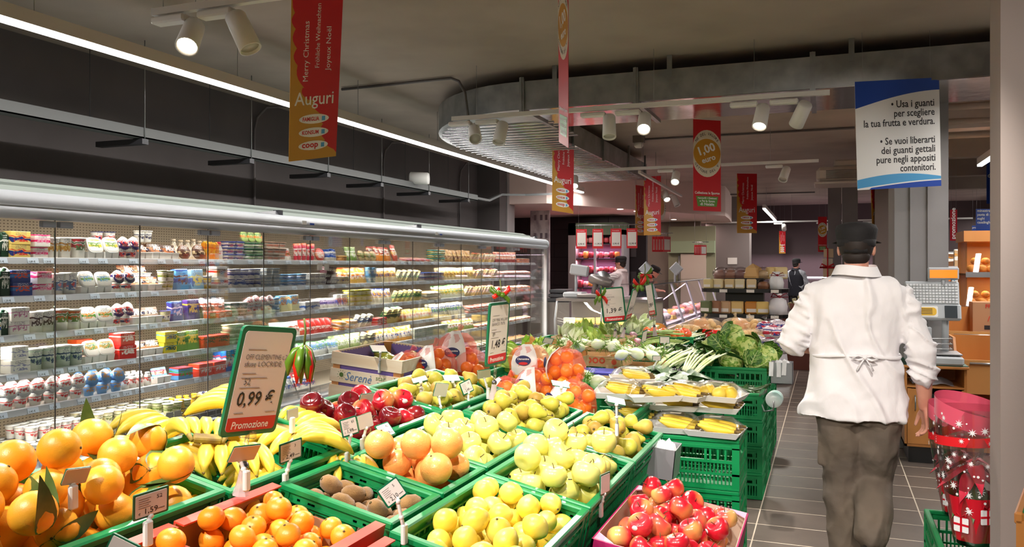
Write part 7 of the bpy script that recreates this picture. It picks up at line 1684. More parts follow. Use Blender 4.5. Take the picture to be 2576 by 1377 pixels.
    # trousers and shoes
    tm = MB(); loft(tm, [(hp.z - 0.06, hp.x, hp.y, 0.165, 0.115), (hp.z + 0.05, hp.x, hp.y, 0.175, 0.12), (hp.z + 0.2, hp.x, hp.y, 0.155, 0.105)])
    for s_ in 'LR': limb(tm, [g('hip' + s_), g('hip' + s_).lerp(g('kn' + s_), 0.5), g('kn' + s_), g('kn' + s_).lerp(g('an' + s_), 0.5), g('an' + s_)], [0.115, 0.118, 0.102, 0.094, 0.088])
    if detail:
        q = g('hipL').lerp(g('knL'), 0.55); tm.rbox((q.x - 0.098, q.y - 0.01, q.z), (0.035, 0.12, 0.17), 0.012)
    def tf(c):
        return mnoise.noise(Vector((c.x * 7, c.y * 5, c.z * 9 + c.x * 8))) * 0.016 - abs(mnoise.noise(Vector((c.x * 4, c.y * 4 + 5, c.z * 6 - c.x * 9)))) * 0.026 + mnoise.noise(c * 30) * 0.002
    me = remesh(tm, 0.009, 4, tf); me.materials.append(trou); link('trousers', me, t)
    for s_ in 'LR':
        an = g('an' + s_); fd = Vector(P.get('ft' + s_, (0, 1, 0))).normalized(); sm_ = MB(); zf = -0.06
        if s_ == 'R' and P.get('toe'): 
            limb(sm_, [an + Vector((0, 0, 0.0)), an + Vector((0, -0.03, -0.05)), an + Vector((0, 0.03, -0.13)), an + Vector((0, 0.08, -0.2))], [0.045, 0.046, 0.045, 0.038])
        else: limb(sm_, [an + Vector((0, 0, zf)) - fd * 0.04, an + Vector((0, 0, zf - 0.002)) + fd * 0.08, an + Vector((0, 0, zf - 0.012)) + fd * 0.17], [0.046, 0.046, 0.036])
        me = remesh(sm_, 0.01, 2); me.materials.append(pl('shoe_dark', (40, 34, 32), 0.5)); link('shoe', me, t)
    return t
COATW = mat('white_coat_cloth', S(236, 234, 238), 0.85, bump=0.9, bscale=9, stretch=(1, 1, 0.6)); TROU = mat('olive_grey_cloth', S(104, 92, 80), 0.85, col2=S(92, 82, 74), scale=4, bump=0.9, bscale=10)
pose = dict(head=(-0.010, 0.02, 1.665), neck=(-0.01, -0.01, 1.56), face=(0.05, 1, 0), shL=(-0.20, 0, 1.43), shR=(0.185, 0, 1.42), elL=(-0.315, -0.01, 1.18), elR=(0.285, -0.02, 1.16),
            wrL=(-0.15, 0.20, 1.12), wrR=(0.30, 0.03, 0.88), hdL=(1, 0.6, 0), thL=(0, 0.3, 1), pnL=(0, -1, 0.2), hdR=(0.05, 0.05, -1), thR=(-0.2, 1, 0), pnR=(-1, -0.2, 0), curl=0.45, cuffL=0.12, cuffR=0.42,
            hipL=(-0.095, 0, 0.84), hipR=(0.085, 0, 0.84), knL=(-0.075, 0.05, 0.48), knR=(0.07, 0.06, 0.49), anL=(-0.055, 0.0, 0.11), anR=(0.055, -0.2, 0.30), toe=True, belt=1.126,
            coat=[(1.545, -0.01, 0, 0.075, 0.07), (1.515, -0.01, 0, 0.125, 0.085), (1.48, -0.01, 0, 0.20, 0.10), (1.43, -0.01, 0, 0.23, 0.115), (1.34, -0.012, 0, 0.222, 0.13), (1.22, -0.014, 0, 0.208, 0.132), (1.126, -0.016, 0, 0.20, 0.13), (1.04, -0.018, 0, 0.212, 0.135), (0.93, -0.024, 0, 0.232, 0.14), (0.815, -0.03, 0, 0.252, 0.148)])
figure('person', 'man in white coat and black cap walking away down the aisle', T3((0.148, 4.45, 0)), pose, coat=COATW, trou=TROU)
# shop assistants far away
st = dict(head=(0, 0.01, 1.63), neck=(0, -0.01, 1.50), shL=(-0.18, 0, 1.40), shR=(0.18, 0, 1.40), elL=(-0.22, 0.08, 1.15), elR=(0.22, 0.08, 1.15), wrL=(-0.17, 0.3, 1.12), wrR=(0.17, 0.3, 1.12),
          hdL=(0.2, 1, 0), thL=(1, 0, 0.2), pnL=(0, 0, -1), hdR=(-0.2, 1, 0), thR=(-1, 0, 0.2), pnR=(0, 0, -1), curl=0.4, cuffL=0.5, cuffR=0.5, hipL=(-0.09, 0, 0.86), hipR=(0.09, 0, 0.86), knL=(-0.09, 0.02, 0.48), knR=(0.09, 0.02, 0.48), anL=(-0.09, 0, 0.1), anR=(0.09, 0, 0.1), belt=1.0,
          coat=[(1.50, 0, 0, 0.075, 0.07), (1.46, 0, 0, 0.14, 0.085), (1.42, 0, 0, 0.19, 0.10), (1.34, 0, 0, 0.21, 0.12), (1.2, 0, 0, 0.2, 0.125), (1.0, 0, 0, 0.195, 0.13), (0.82, 0, 0, 0.2, 0.13)])
d1 = dict(st); d1.update(elL=(-0.2, 0.25, 1.3), elR=(0.2, 0.22, 1.28), wrL=(-0.12, 0.5, 1.32), wrR=(0.14, 0.48, 1.28), cuffL=0.1, cuffR=0.1)
p = at_d(1562, 700, 15.3)
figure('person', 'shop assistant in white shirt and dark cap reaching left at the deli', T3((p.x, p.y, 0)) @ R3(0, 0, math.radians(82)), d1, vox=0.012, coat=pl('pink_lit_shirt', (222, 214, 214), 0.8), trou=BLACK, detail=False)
p = at_d(2003, 700, 20.3)
figure('person', 'distant man in dark vest and cap at the far meat counter', T3((p.x, p.y, 0)) @ R3(0, 0, math.radians(-35)), st, vox=0.014, coat=pl('grey_sleeves', (170, 172, 180), 0.8), trou=BLACK, vest=pl('navy_vest', (24, 24, 34), 0.8), detail=False, belt=False)
d2 = dict(st); d2.update(head=(0, 0.22, 1.50), neck=(0, 0.12, 1.42), face=(0, 1, -0.5))
p = at_d(1656, 700, 16.5) - Vector((0.3, 0, 0))
figure('person', 'stooping assistant in black behind the deli glass counter', T3((p.x, p.y, -0.05)) @ R3(0, 0, math.radians(-80)), d2, vox=0.014, coat=pl('black_shirt', (22, 20, 24), 0.8), trou=BLACK, detail=False, belt=False)
# ================================================================ weighing station at the pillar
CABW = mat('beech_cabinet', S(198, 134, 70), 0.4, col2=S(186, 120, 60), scale=4, stretch=(1, 1, 0.12), coat=0.15)
t = thing('cabinet', 'beech cabinet with bin opening standing before the grey pillar', 'cabinet', (0.58, 7.25, 0))
w_, d_, h_ = 0.44, 0.5, 0.76
MB().bx((0.03, 0.03, 0), (w_ - 0.03, d_, 0.13)).build('plinth', BLACK, t)
MB().bx((0, 0, 0.13), (0.018, d_, h_)).bx((w_ - 0.018, 0, 0.13), (w_, d_, h_)).bx((0, 0, 0.13), (w_, d_, 0.15)).bx((0.018, 0.0, 0.60), (w_ - 0.018, d_, 0.615)).bx((0, d_ - 0.01, 0.13), (w_, d_, h_)).build('body', CABW, t)
MB().rbox((w_ / 2, d_ / 2 - 0.01, h_ + 0.009), (w_ + 0.03, d_ + 0.04, 0.022), 0.004).build('worktop', CABW, t)
MB().bx((-0.01, -0.02, h_ + 0.02), (w_ + 0.01, d_, h_ + 0.026)).build('green_mat', pl('green_mat', (20, 70, 46), 0.6), t)
ar = [(0.25 + 0.13 * 1.3 * math.cos(a) * 0.9, 0.59 + 0.19 * math.sin(a)) for a in [PI * (1 + i / 14) for i in range(15)]]
out = [(0.02, 0.595), (0.02, 0.155), (w_ - 0.02, 0.155), (w_ - 0.02, 0.595)]
pts = out + [(q[0], min(q[1], 0.592)) for q in reversed(ar)]
MB().prism([(x, z) for x, z in pts], 0.016, M=T3((0, 0.002, 0)) @ R3(PI / 2, 0, 0) @ T3((0, 0, -0.0))).build('door', CABW, t)
dr = [o for o in t.children if o.name.startswith('door')][0]
MB().tube([(0.075, -0.02, 0.42), (0.075, -0.04, 0.44), (0.075, -0.04, 0.52), (0.075, -0.02, 0.54)], 0.006, 8).build('handle', STEEL, dr)
MB().bx((0.03, 0.05, 0.16), (w_ - 0.03, 0.3, 0.55)).build('bin_liner', BLACK, t)
o = MB().grid(10, 8, lambda u, v: (0.06 + 0.3 * u, 0.05 + 0.3 * v, 0.625 + 0.06 * math.sin(PI * u) * math.sin(PI * v) + 0.01 * math.sin(11 * u + 7 * v))).build('plastic_bag', mat('crumpled_bag', S(190, 190, 200), 0.25, alpha=0.7), None, T3((0.58, 7.25, 0))); tag(o, 'crumpled plastic bags on the shelf under the scale', 'plastic bag')
GR = pl('scale_grey', (186, 190, 194), 0.45)
t = thing('weighing_scale', 'grey self-service weighing scale with keypad on the beech cabinet', 'scale', (0.80, 7.42, 0.786))
MB().rbox((0, -0.02, 0.035), (0.40, 0.36, 0.07), 0.015).build('base', GR, t)
MB().rbox((0, -0.03, 0.085), (0.38, 0.30, 0.012), 0.005).build('weighing_plate', STEEL, t)
mb = MB()
for z in (0.12, 0.16, 0.2): mb.tube([(-0.17, 0.05, z), (-0.17, -0.12 + z * 0.3, z), (0.13, -0.12 + z * 0.3, z), (0.13, 0.05, z)], 0.004, 6)
mb.build('guard_rail', STEEL, t)
MB().cyl((0.1, 0.08, 0.07), (0.1, 0.08, 0.42), 0.026, 14).build('column', GR, t)
MB().rbox((-0.05, 0.05, 0.24), (0.09, 0.06, 0.09), 0.008).build('printer', GR, t); MB().lathe([(0, 0), (0.025, 0), (0.025, 0.004), (0, 0.004)], 16, M=T3((-0.05, 0.018, 0.24)) @ R3(PI / 2, 0, 0)).build('printer_badge', REDP, t)
K_ = T3((0, 0.05, 0.385)) @ R3(math.radians(-14), 0, 0)
MB().rbox((0, 0, 0.02), (0.42, 0.06, 0.13), 0.012, M=K_).build('lower_panel', GR, t, None); MB().rbox((0, 0.0, 0.175), (0.40, 0.05, 0.2), 0.01, M=K_).build('keypad_panel', GR, t)
kb = MB().frustum((0, 0, 0), (0.021, 0.019), (0.017, 0.015), 0.006).mesh('key', pl('key_white', (224, 226, 228), 0.4)); kp = [o for o in t.children if o.name.startswith('keypad')][0]
for i in range(16):
    for j in range(7): link('key', kb, kp, K_ @ T3((-0.178 + 0.0237 * i, -0.026, 0.10 + 0.0235 * j)) @ R3(PI / 2, 0, 0))
MB().prism(rrect(0.22, 0.09, 0.01), 0.002, M=K_ @ T3((-0.07, -0.031, 0.02)) @ R3(PI / 2, 0, 0)).build('sticker', WINK, t)
yl = MB().prism(rrect(0.2, 0.066, 0.025), 0.001, M=K_ @ T3((-0.07, -0.0335, 0.02)) @ R3(PI / 2, 0, 0)).build('yellow_notice', pl('yellow_notice', (240, 190, 50), 0.5), t)
mb = MB()
for j in range(4): mb.bx((-0.15, -0.0352, 0.038 - 0.013 * j), (-0.0, -0.0348, 0.043 - 0.013 * j), M=K_)
mb.build('print_lines', INK, yl)
MB().rbox((0.135, -0.032, 0.02), (0.09, 0.006, 0.1), 0.003, M=K_).build('window', pl('window_dark', (70, 76, 80), 0.15), t)
MB().rbox((0.085, 0.09, 0.72), (0.225, 0.05, 0.10), 0.008).build('display_housing', GR, t); MB().bx((-0.015, 0.062, 0.685), (0.185, 0.065, 0.75)).build('display_screen', mat('amber_screen', S(220, 110, 30), 0.3, emit=(1.0, 0.28, 0.03, 1), estr=0.9), t)
MB().cyl((0.085, 0.09, 0.6), (0.085, 0.09, 0.68), 0.015, 10).build('neck', GR, t)
# ================================================================ bakery corner behind the grey pillar
def loaf(M, label, group, s=1.0, L=0.2):
    o = MB().tube([(0, -L / 2, 0), (0.003, -L * 0.4, 0.004), (0, -L * 0.15, 0.006), (0, L * 0.15, 0.006), (0, L * 0.4, 0.004), (0, L / 2, 0)], [0.012 * s, 0.032 * s, 0.042 * s, 0.042 * s, 0.032 * s, 0.012 * s], 12).build('bread_loaf', mat('bread_crust', S(226, 158, 70), 0.6, col2=S(204, 122, 44), scale=8, bump=0.2, bscale=30), None, M)
    return tag(o, label, 'bread', group)
def bin_unit(x, y, z0, w_, d_, h_, label, n=2):
    t = thing('bread_bin', label, 'bread bin', (x, y, z0))
    for s_ in (0, 1):
        MB().prism([(0, 0), (d_, 0), (d_, h_), (d_ * 0.45, h_), (0.0, h_ * 0.55)], 0.02, M=T3((w_ * s_ - (0.02 if s_ else 0), 0, 0)) @ R3(0, 0, PI / 2) @ R3(PI / 2, 0, 0) @ T3((0, 0, 0))).build('side_panel', CABW, t)
    for k in range(n):
        z = h_ * (0.02 + 0.5 * k); MB().bx((0.02, 0.02 + 0.1 * k, z), (w_ - 0.02, d_, z + 0.02)).build('shelf', CABW, t)
        MB().bx((0.02, 0.0 + 0.06 * k, z), (w_ - 0.02, 0.02 + 0.06 * k, z + h_ * 0.3), M=None).build('flap', mat('bin_flap', S(206, 150, 90), 0.3), t)
        MB().cyl((0.1, -0.01 + 0.06 * k, z + h_ * 0.27), (w_ - 0.1, -0.01 + 0.06 * k, z + h_ * 0.27), 0.01, 8).build('handle_bar', STEEL, t)
    MB().bx((0, d_ - 0.02, 0), (w_, d_, h_)).build('back', CABW, t)
    return t
bin_unit(1.02, 7.75, 0.0, 0.5, 0.6, 0.95, 'wooden bread bin with tilting flaps, nearest the cabinet', 2)
bin_unit(1.02, 8.7, 0.0, 0.7, 0.6, 1.16, 'wooden bread bin with tilting flaps, farther back', 2)
t = thing('bread_display', 'two-tier lit bread display above the wooden bins', 'display', (1.34, 9.6, 0))
for k, z in enumerate((1.12, 1.47)):
    MB().bx((0, 0.0, z), (0.8, 0.55, z + 0.02)).build('shelf', CABW, t); MB().bx((0, -0.01, z - 0.02), (0.8, 0.0, z + 0.035)).build('price_strip', STEEL, t)
    MB().add([(0.0, 0.0, z + 0.03), (0.8, 0.0, z + 0.03), (0.8, 0.12, z + 0.3), (0, 0.12, z + 0.3)], [(0, 1, 2, 3)]).build('front_glass', GLASS, t)
    for q in range(9): loaf(T3((1.42 + 0.088 * q, 9.80, z + 0.062)) @ R3(0, 0, 0.3 * math.sin(q * 2.1)), 'golden bread loaf on the %s tier of the bread display, %s from left' % (('lower', 'upper')[k], NTH[q]), 'loaves on the %s tier' % ('lower', 'upper')[k])
    for q in range(7): loaf(T3((1.46 + 0.1 * q, 9.86, z + 0.142)) @ R3(0, 0, 0.5 * math.sin(q * 3.1)), 'golden bread loaf piled on top on the %s tier, %s from left' % (('lower', 'upper')[k], NTH[q]), 'upper loaves on the %s tier' % ('lower', 'upper')[k], 0.9)
    strip_lamp((1.72, 9.85, z + 0.31), 0.7, 0.05, 3.2, col=(1, 0.86, 0.62))
MB().bx((-0.02, -0.02, 1.82), (0.82, 0.55, 1.93)).build('hood', CABW, t); MB().bx((0, 0.53, 0.9), (0.8, 0.55, 1.9)).build('back', CABW, t); MB().bx((0, 0.0, 0.0), (0.02, 0.55, 1.12)).build('side_panel', CABW, t); MB().bx((0.0, 0.0, 1.12), (0.012, 0.55, 1.9)).build('side_glass', GLASS, t)
MB().bx((0.79, 0.0, 0.0), (0.81, 0.55, 1.9)).build('side_panel', CABW, t)
t = thing('cardboard_carton', 'tall brown cardboard carton with red print below the bread display', 'box', (1.33, 9.1, 0.93))
MB().rbox((0.2, 0.12, 0.14), (0.4, 0.24, 0.29), 0.003).build('carton', CARD, t)
RI = pl('carton_red_ink', (196, 60, 44)); 
letter('FRAGILE', 0.05, RI, t, T3((0.2, -0.003, 0.23)) @ R3(PI / 2, 0, 0), align='CENTER', bold=0.03); letter('Michel', 0.075, RI, t, T3((0.22, -0.003, 0.1)) @ R3(PI / 2, 0, 0), align='CENTER', shear=0.3)
MB().bx((0.1, -0.002, 0.02), (0.32, 0.0, 0.06)).build('black_print', INK, t)
sh = thing('shelf_unit', 'metal shelf unit of packaged goods behind the bread corner', 'shelving', (1.28, 11.2, 0))
MB().bx((0, 0.5, 0), (1.6, 0.54, 1.75)).bx((0, 0, 0), (0.03, 0.5, 1.7)).build('frame', GREYF if 'GREYF' in globals() else pl('shelf_frame_grey', (150, 150, 154), 0.5), sh)
rk = random.Random(5)
for k, z in enumerate((0.35, 0.7, 1.0, 1.28, 1.56)):
    MB().bx((0, 0, z - 0.02), (1.6, 0.5, z)).bx((0, -0.012, z - 0.045), (1.6, 0.0, z + 0.004)).build('shelf', pl('shelf_white_grey', (206, 206, 212), 0.4), sh)
    x = 0.04
    while x < 1.3:
        w_ = rk.choice((0.07, 0.09, 0.12)); h_ = rk.uniform(0.14, 0.22); c = rk.choice(((60, 110, 200), (200, 60, 50), (230, 190, 90), (120, 80, 50), (90, 150, 190), (196, 160, 120)))
        o = MB().rbox((0, 0, h_ / 2), (w_ - 0.008, 0.07, h_), 0.006).build('food_packet', P(c, W_, (220, 150, 60), rk.randrange(3)), None, T3((1.28 + x + w_ / 2, 11.25, z)))
        tag(o, 'upright food packet on the %s metal shelf behind the bread display' % ('lowest', 'second', 'third', 'fourth', 'topmost')[k] + ', %s from left' % NTH[int(x / 0.068)], 'packet', 'packets on metal shelf %s' % ('one', 'two', 'three', 'four', 'five')[k]); x += w_
# ================================================================ gift wrapped poinsettias by the near pillar
POI = mat('poinsettia_red', S(176, 14, 44), 0.5, col2=S(206, 40, 70), scale=10); RWR = pl('gift_wrap_red', (204, 18, 40), 0.3)
STARM = pl('star_white', (240, 240, 244), 0.4)
def giftbag(M, label, seed, s=1.0):
    t = thing('wrapped_poinsettia', label, 'plant'); t.matrix_world = M @ Matrix.Scale(s, 4); rn = random.Random(seed)
    R_ = lambda z: 0.062 + 0.16 * z if z < 0.35 else 0.062 + 0.16 * 0.35 + 0.03 * (z - 0.35)
    MB().lathe([(0.0, 0), (0.055, 0), (0.066, 0.10), (0.0, 0.10)], 20).build('pot', BLACK, t)
    MB().grid(28, 4, lambda u, v: ((R_(0.02 + 0.17 * v) + 0.003 * math.sin(14 * PI * u)) * math.cos(2 * PI * u), (R_(0.02 + 0.17 * v) + 0.003 * math.sin(14 * PI * u)) * math.sin(2 * PI * u), 0.02 + 0.17 * v), wrap=True).build('red_wrap', RWR, t)
    MB().grid(32, 8, lambda u, v: (R_(0.52 * v) * (1.04 + 0.03 * math.sin(6 * PI * u)) * math.cos(2 * PI * u), R_(0.52 * v) * (1.04 + 0.03 * math.sin(6 * PI * u)) * math.sin(2 * PI * u) * (1 - 0.25 * v), 0.52 * v), wrap=True).build('clear_film', glass_mat('gift_film', (0.97, 0.93, 0.94, 1), 0.7, 0.1), t)
    MB().grid(32, 3, lambda u, v: (R_(0.5) * 1.07 * math.cos(2 * PI * u), R_(0.5) * 1.07 * 0.78 * math.sin(2 * PI * u), 0.40 + 0.035 * v + 0.03 * math.cos(2 * PI * u - 0.6) + 0.008 * math.sin(4 * PI * u)), wrap=True).build('red_band', pl('gift_band', (222, 30, 40), 0.35), t)
    MB().grid(32, 3, lambda u, v: (R_(0.5) * 1.07 * math.cos(2 * PI * u), R_(0.5) * 1.05 * 0.76 * math.sin(2 * PI * u), 0.46 + 0.07 * v + 0.04 * math.cos(2 * PI * u - 2.4)), wrap=True).build('pink_top', film_mat('pink_film', S(232, 90, 120), 0.8, 0.3), t)
    for i in range(16):
        a = 2.4 * i; up = i < 9
        leafmb(0.066, 0.055, 2.0, fold=0.2, wave=0.006).build('bract' if up else 'leaf', POI if up else LEAFM, t, T3((0, 0, 0.31 - 0.008 * i if up else 0.22)) @ R3(0, 0, a) @ R3(0, -0.5 if up else -0.1, 0) @ T3((0.01, 0, 0)))
    MB().cyl((0, 0, 0.1), (0, 0, 0.3), 0.008, 6).build('stem', GTOP, t)
    sm_ = MB()
    for i in range(70):
        a = rn.uniform(PI, 2 * PI); z = rn.uniform(0.14, 0.5); q = (R_(z)) * 1.085; r = rn.choice((0.003, 0.004, 0.005, 0.011, 0.016)); yy = 1 - 0.25 * z / 0.52
        n = Vector((math.cos(a), math.sin(a) * yy, 0)).normalized(); c = Vector((q * math.cos(a), q * math.sin(a) * yy, z)); F = face(c, Vector((0, 0, 1)).cross(n), (0, 0, 1))
        if r > 0.01: sm_.prism([(r * (1 if k % 2 == 0 else 0.35) * math.cos(PI * k / 8), r * (1 if k % 2 == 0 else 0.35) * math.sin(PI * k / 8)) for k in range(16)], 0.0006, M=F)
        else: sm_.prism(oval(2 * r, 2 * r, 8), 0.0006, M=F)
    o = sm_.build('printed_stars', STARM, t); o['kind'] = 'stuff'
    for sg, zz in ((-0.7, 0.05), (0.5, 0.09)):
        a = -PI / 2 + sg * 0.9; q = R_(zz + 0.03) + 0.006; n = Vector((math.cos(a), math.sin(a), 0)); F = face(Vector((q * n.x, q * n.y, zz + 0.035)), Vector((0, 0, 1)).cross(n), (0, 0, 1))
        g_ = MB().prism(rrect(0.055, 0.055, 0.004), 0.001, M=F).build('printed_gift', STARM, t)
        mb = MB().bx((-0.004, -0.028, 0.001), (0.004, 0.028, 0.002), M=F).bx((-0.028, -0.004, 0.001), (0.028, 0.004, 0.002), M=F)
        for s_ in (-1, 1): mb.tube([(0, 0.028, 0.002), (s_ * 0.016, 0.044, 0.002), (s_ * 0.02, 0.03, 0.002), (0, 0.028, 0.002)], 0.002, 5, M=F)
        mb.build('ribbon_print', RWR, g_)
p = at_d(2447, 1368, 3.5); giftbag(T3((p.x, p.y, p.z)), 'poinsettia in starry christmas gift film, front one by the near pillar', 1, 1.12)
zc = p.z
p2 = at_d(2408, 1310, 3.9); giftbag(T3((p2.x, p2.y, zc)), 'second wrapped poinsettia, behind and left of the front one', 2, 0.95)
for k in range(2): flat_crate(p.x - 0.14, p.x + 0.30, p.y - 0.12, p.y + 0.5, zc - 0.003 - 0.22 * k, 'green crate %s the wrapped poinsettias' % ('directly under', 'at the floor below')[k], 0.217)
MB()
q = at_d(2556, 1300, 1.9)
t = thing('wooden_stand', 'corner of a wooden stand with green mat at bottom right edge', 'stand', (q.x, q.y, 0), (0, 0, -0.26))
MB().bx((0, 0, 0), (0.5, 0.5, q.z - 0.01)).build('body', CABW, t); MB().bx((0.012, 0.012, q.z - 0.01), (0.5, 0.5, q.z + 0.01)).build('green_mat', pl('green_mat_bright', (30, 120, 60), 0.6), t); MB().rbox((0.006, 0.25, q.z - 0.005), (0.02, 0.5, 0.03), 0.005).build('edge_trim', CABW, t)
# ================================================================ deli counters
STC = pl('counter_steel', (150, 142, 140), 0.3, metal=0.5)
t = thing('cheese_counter', 'glass fronted cheese counter facing the camera beyond the greens', 'counter', (-3.65, 11.2, 0))
MB().bx((0, 0, 0), (1.4, 0.9, 0.5)).build('base', pl('counter_grey', (120, 112, 108), 0.5), t)
MB().bx((0, 0.1, 1.06), (1.4, 0.9, 1.10)).build('worktop', STC, t); MB().bx((0, 0.86, 0.5), (1.4, 0.9, 1.06)).build('back', STC, t)
for x in (0, 0.68, 1.37): MB().tube([(x + 0.015, 0.02, 0.5), (x + 0.015, 0.0, 0.8), (x + 0.015, 0.1, 1.06)], 0.015, 6).build('frame_bar', GREYM if 'GREYM' in globals() else M_GREYM, t)
MB().grid(3, 6, lambda u, v: (1.4 * u, 0.02 - 0.02 * math.sin(PI * v) + 0.1 * v * v, 0.5 + 0.56 * v)).build('curved_glass', GLASS, t)
MB().bx((0.02, 0.1, 0.72), (1.38, 0.85, 0.735)).build('shelf', CLEAR, t)
strip_lamp((-2.95, 11.4, 1.04), 1.2, 0.1, 14, col=(1, 0.9, 0.7))
CHM = mat('cheese_yellow', S(236, 206, 120), 0.5, col2=S(226, 186, 96), scale=5)
for i in range(16):
    k = i % 8; z = 0.5 if i < 8 else 0.735; x = -3.56 + 0.165 * k
    M = T3((x, 11.42 + 0.15 * (k % 2), z)) @ R3(0, 0, 0.5 * k)
    o = (MB().prism([(0, -0.06), (0.15, -0.01), (0.15, 0.03), (0, 0.07)], 0.08) if i % 3 else MB().lathe([(0, 0), (0.06, 0), (0.06, 0.07), (0, 0.07)], 16)).build('cheese', CHM if i % 4 else pl('white_cheese', (232, 228, 214), 0.5), None, M)
    tag(o, 'piece of cheese on the %s of the cheese counter, %s from left' % (('floor', 'glass shelf')[i // 8], NTH[k]), 'cheese', 'cheese pieces on the counter %s' % ('floor', 'shelf')[i // 8])
# slicer, scale, jars on the counter
t = thing('meat_slicer', 'steel meat slicer standing on the deli counter', 'slicer', (-3.15, 11.55, 1.105))
MB().rbox((0, 0, 0.03), (0.45, 0.3, 0.06), 0.02).build('base', STC, t); MB().tube([(0.0, 0, 0.06), (0.02, 0, 0.2), (-0.05, 0, 0.26)], [0.05, 0.04, 0.05], 10).build('column', STC, t)
MB().rbox((0.05, -0.05, 0.27), (0.36, 0.16, 0.12), 0.04, M=R3(0, 0.25, 0), smooth=True).build('carriage', STC, t); MB().lathe([(0, -0.008), (0.13, -0.004), (0.13, 0.004), (0, 0.008)], 24, M=T3((0.1, 0.08, 0.26)) @ R3(PI / 2, 0, 0)).build('blade', STEEL, t)
t = thing('counter_scale', 'deli counter scale with raised grey display', 'scale', (-3.45, 11.6, 1.105))
MB().rbox((0, 0, 0.04), (0.3, 0.3, 0.08), 0.02).build('base', GR, t); MB().cyl((-0.02, 0.1, 0.08), (-0.02, 0.1, 0.36), 0.02, 8).build('column', GR, t); MB().rbox((-0.02, 0.08, 0.40), (0.28, 0.08, 0.16), 0.02, M=R3(0, 0.15, 0)).build('display_head', GR, t)
for i, (px, lab) in enumerate(((1697 - 75, 'left'), (1697, 'right'))):
    p = at_d(1614 + 76 * i + 8, 712, 12.5 + i); t = thing('counter_scale', 'slim counter scale head on a stalk above the glass counter, ' + lab, 'scale', (p.x, p.y, 1.3)); MB().tube([(0, 0, 0), (0, 0, 0.12), (0.02, 0, 0.2)], 0.018, 8).build('stalk', GR, t)
    MB().lathe([(0, -0.02), (0.1, -0.02), (0.12, 0.0), (0.1, 0.02), (0, 0.02)], 4, M=T3((0.02, 0, 0.22)) @ R3(PI / 2, 0, 0), smooth=False).build('head', GR, t)
p = at_y(1395, 760, 10.9)
t = thing('dark_box_stack', 'stack of dark steel trays beside the chiller end', 'tray stack', (-3.93, 12.15, 0))
MB().bx((-0.25, 0.0, 0), (0.22, 0.6, 1.0)).build('cabinet', pl('counter_grey', (120, 112, 108), 0.5), t)
for k in range(3): MB().rbox((0, 0.3, 1.03 + 0.07 * k), (0.36 - 0.04 * k, 0.4, 0.055), 0.01).build('tray', DARK, t)
t = thing('deli_counter', 'long glass deli counter running to the back on the left', 'counter', (-2.2, 12.15, 0))
MB().bx((-0.95, 0, 0), (0, 6.3, 0.62)).build('base', pl('counter_grey', (120, 112, 108), 0.5), t); MB().bx((-0.9, 0.02, 0.62), (-0.05, 6.3, 0.68)).build('deck', STC, t)
MB().add([(0, 0, 0.62), (0, 6.3, 0.62), (-0.22, 6.3, 1.28), (-0.22, 0, 1.28)], [(0, 1, 2, 3)]).build('front_glass', GLASS, t); MB().bx((-0.7, 0, 1.28), (-0.2, 6.3, 1.295)).build('top_glass', GLASS, t)
MB().add([(0, 0, 0.62), (-0.22, 0, 1.28), (-0.7, 0, 1.28), (-0.9, 0, 0.62)], [(0, 1, 2, 3)]).build('end_glass', GLASS, t)
for k in range(5): MB().tube([(0.0, 1.55 * k, 0.6), (-0.22, 1.55 * k, 1.29)], 0.02, 6, smooth=False).build('frame_bar', M_GREYM, t)
MB().tube([(-0.2, 0, 1.29), (-0.2, 6.3, 1.29)], 0.012, 6).build('top_rail', STEEL, t); MB().bx((-0.03, 0, 0.56), (0.03, 6.3, 0.64)).build('bumper', M_GREYM, t)
for y in (13.2, 15.2, 17.3): strip_lamp((-2.55, y, 1.26), 0.1, 2.0, 16, col=(1, 0.74, 0.86))
rk = random.Random(9)
HAM = mat('ham_pink', S(206, 120, 116), 0.5, col2=S(226, 176, 160), scale=5)
for i in range(34):
    y = 12.3 + 0.18 * i; x = -2.45 - 0.28 * (i % 2)
    k = rk.randrange(3)
    mb = MB()
    if k == 0: mb.tube([(0, -0.11, 0.05), (0, -0.08, 0.05), (0, 0.08, 0.05), (0, 0.11, 0.05)], [0.02, 0.05, 0.055, 0.02], 10)
    elif k == 1: mb.frustum((0, 0, 0), (0.2, 0.16), (0.16, 0.12), 0.06)
    else: mb.ball((0, 0, 0.06), (0.09, 0.08, 0.06))
    o = mb.build('deli_meat', (HAM, CHM, pl('deli_white', (226, 220, 220), 0.4))[k] if i > 3 else pl('deli_blue_white', (200, 214, 236), 0.3), None, T3((x, y, 0.685)) @ R3(0, 0, rk.uniform(0, 3)))
    tag(o, ('cured meat joint', 'block of cheese', 'wrapped delicacy')[k] + ' in the long deli counter, %s from the front' % NTH[i], 'food', 'food inside the long deli counter')
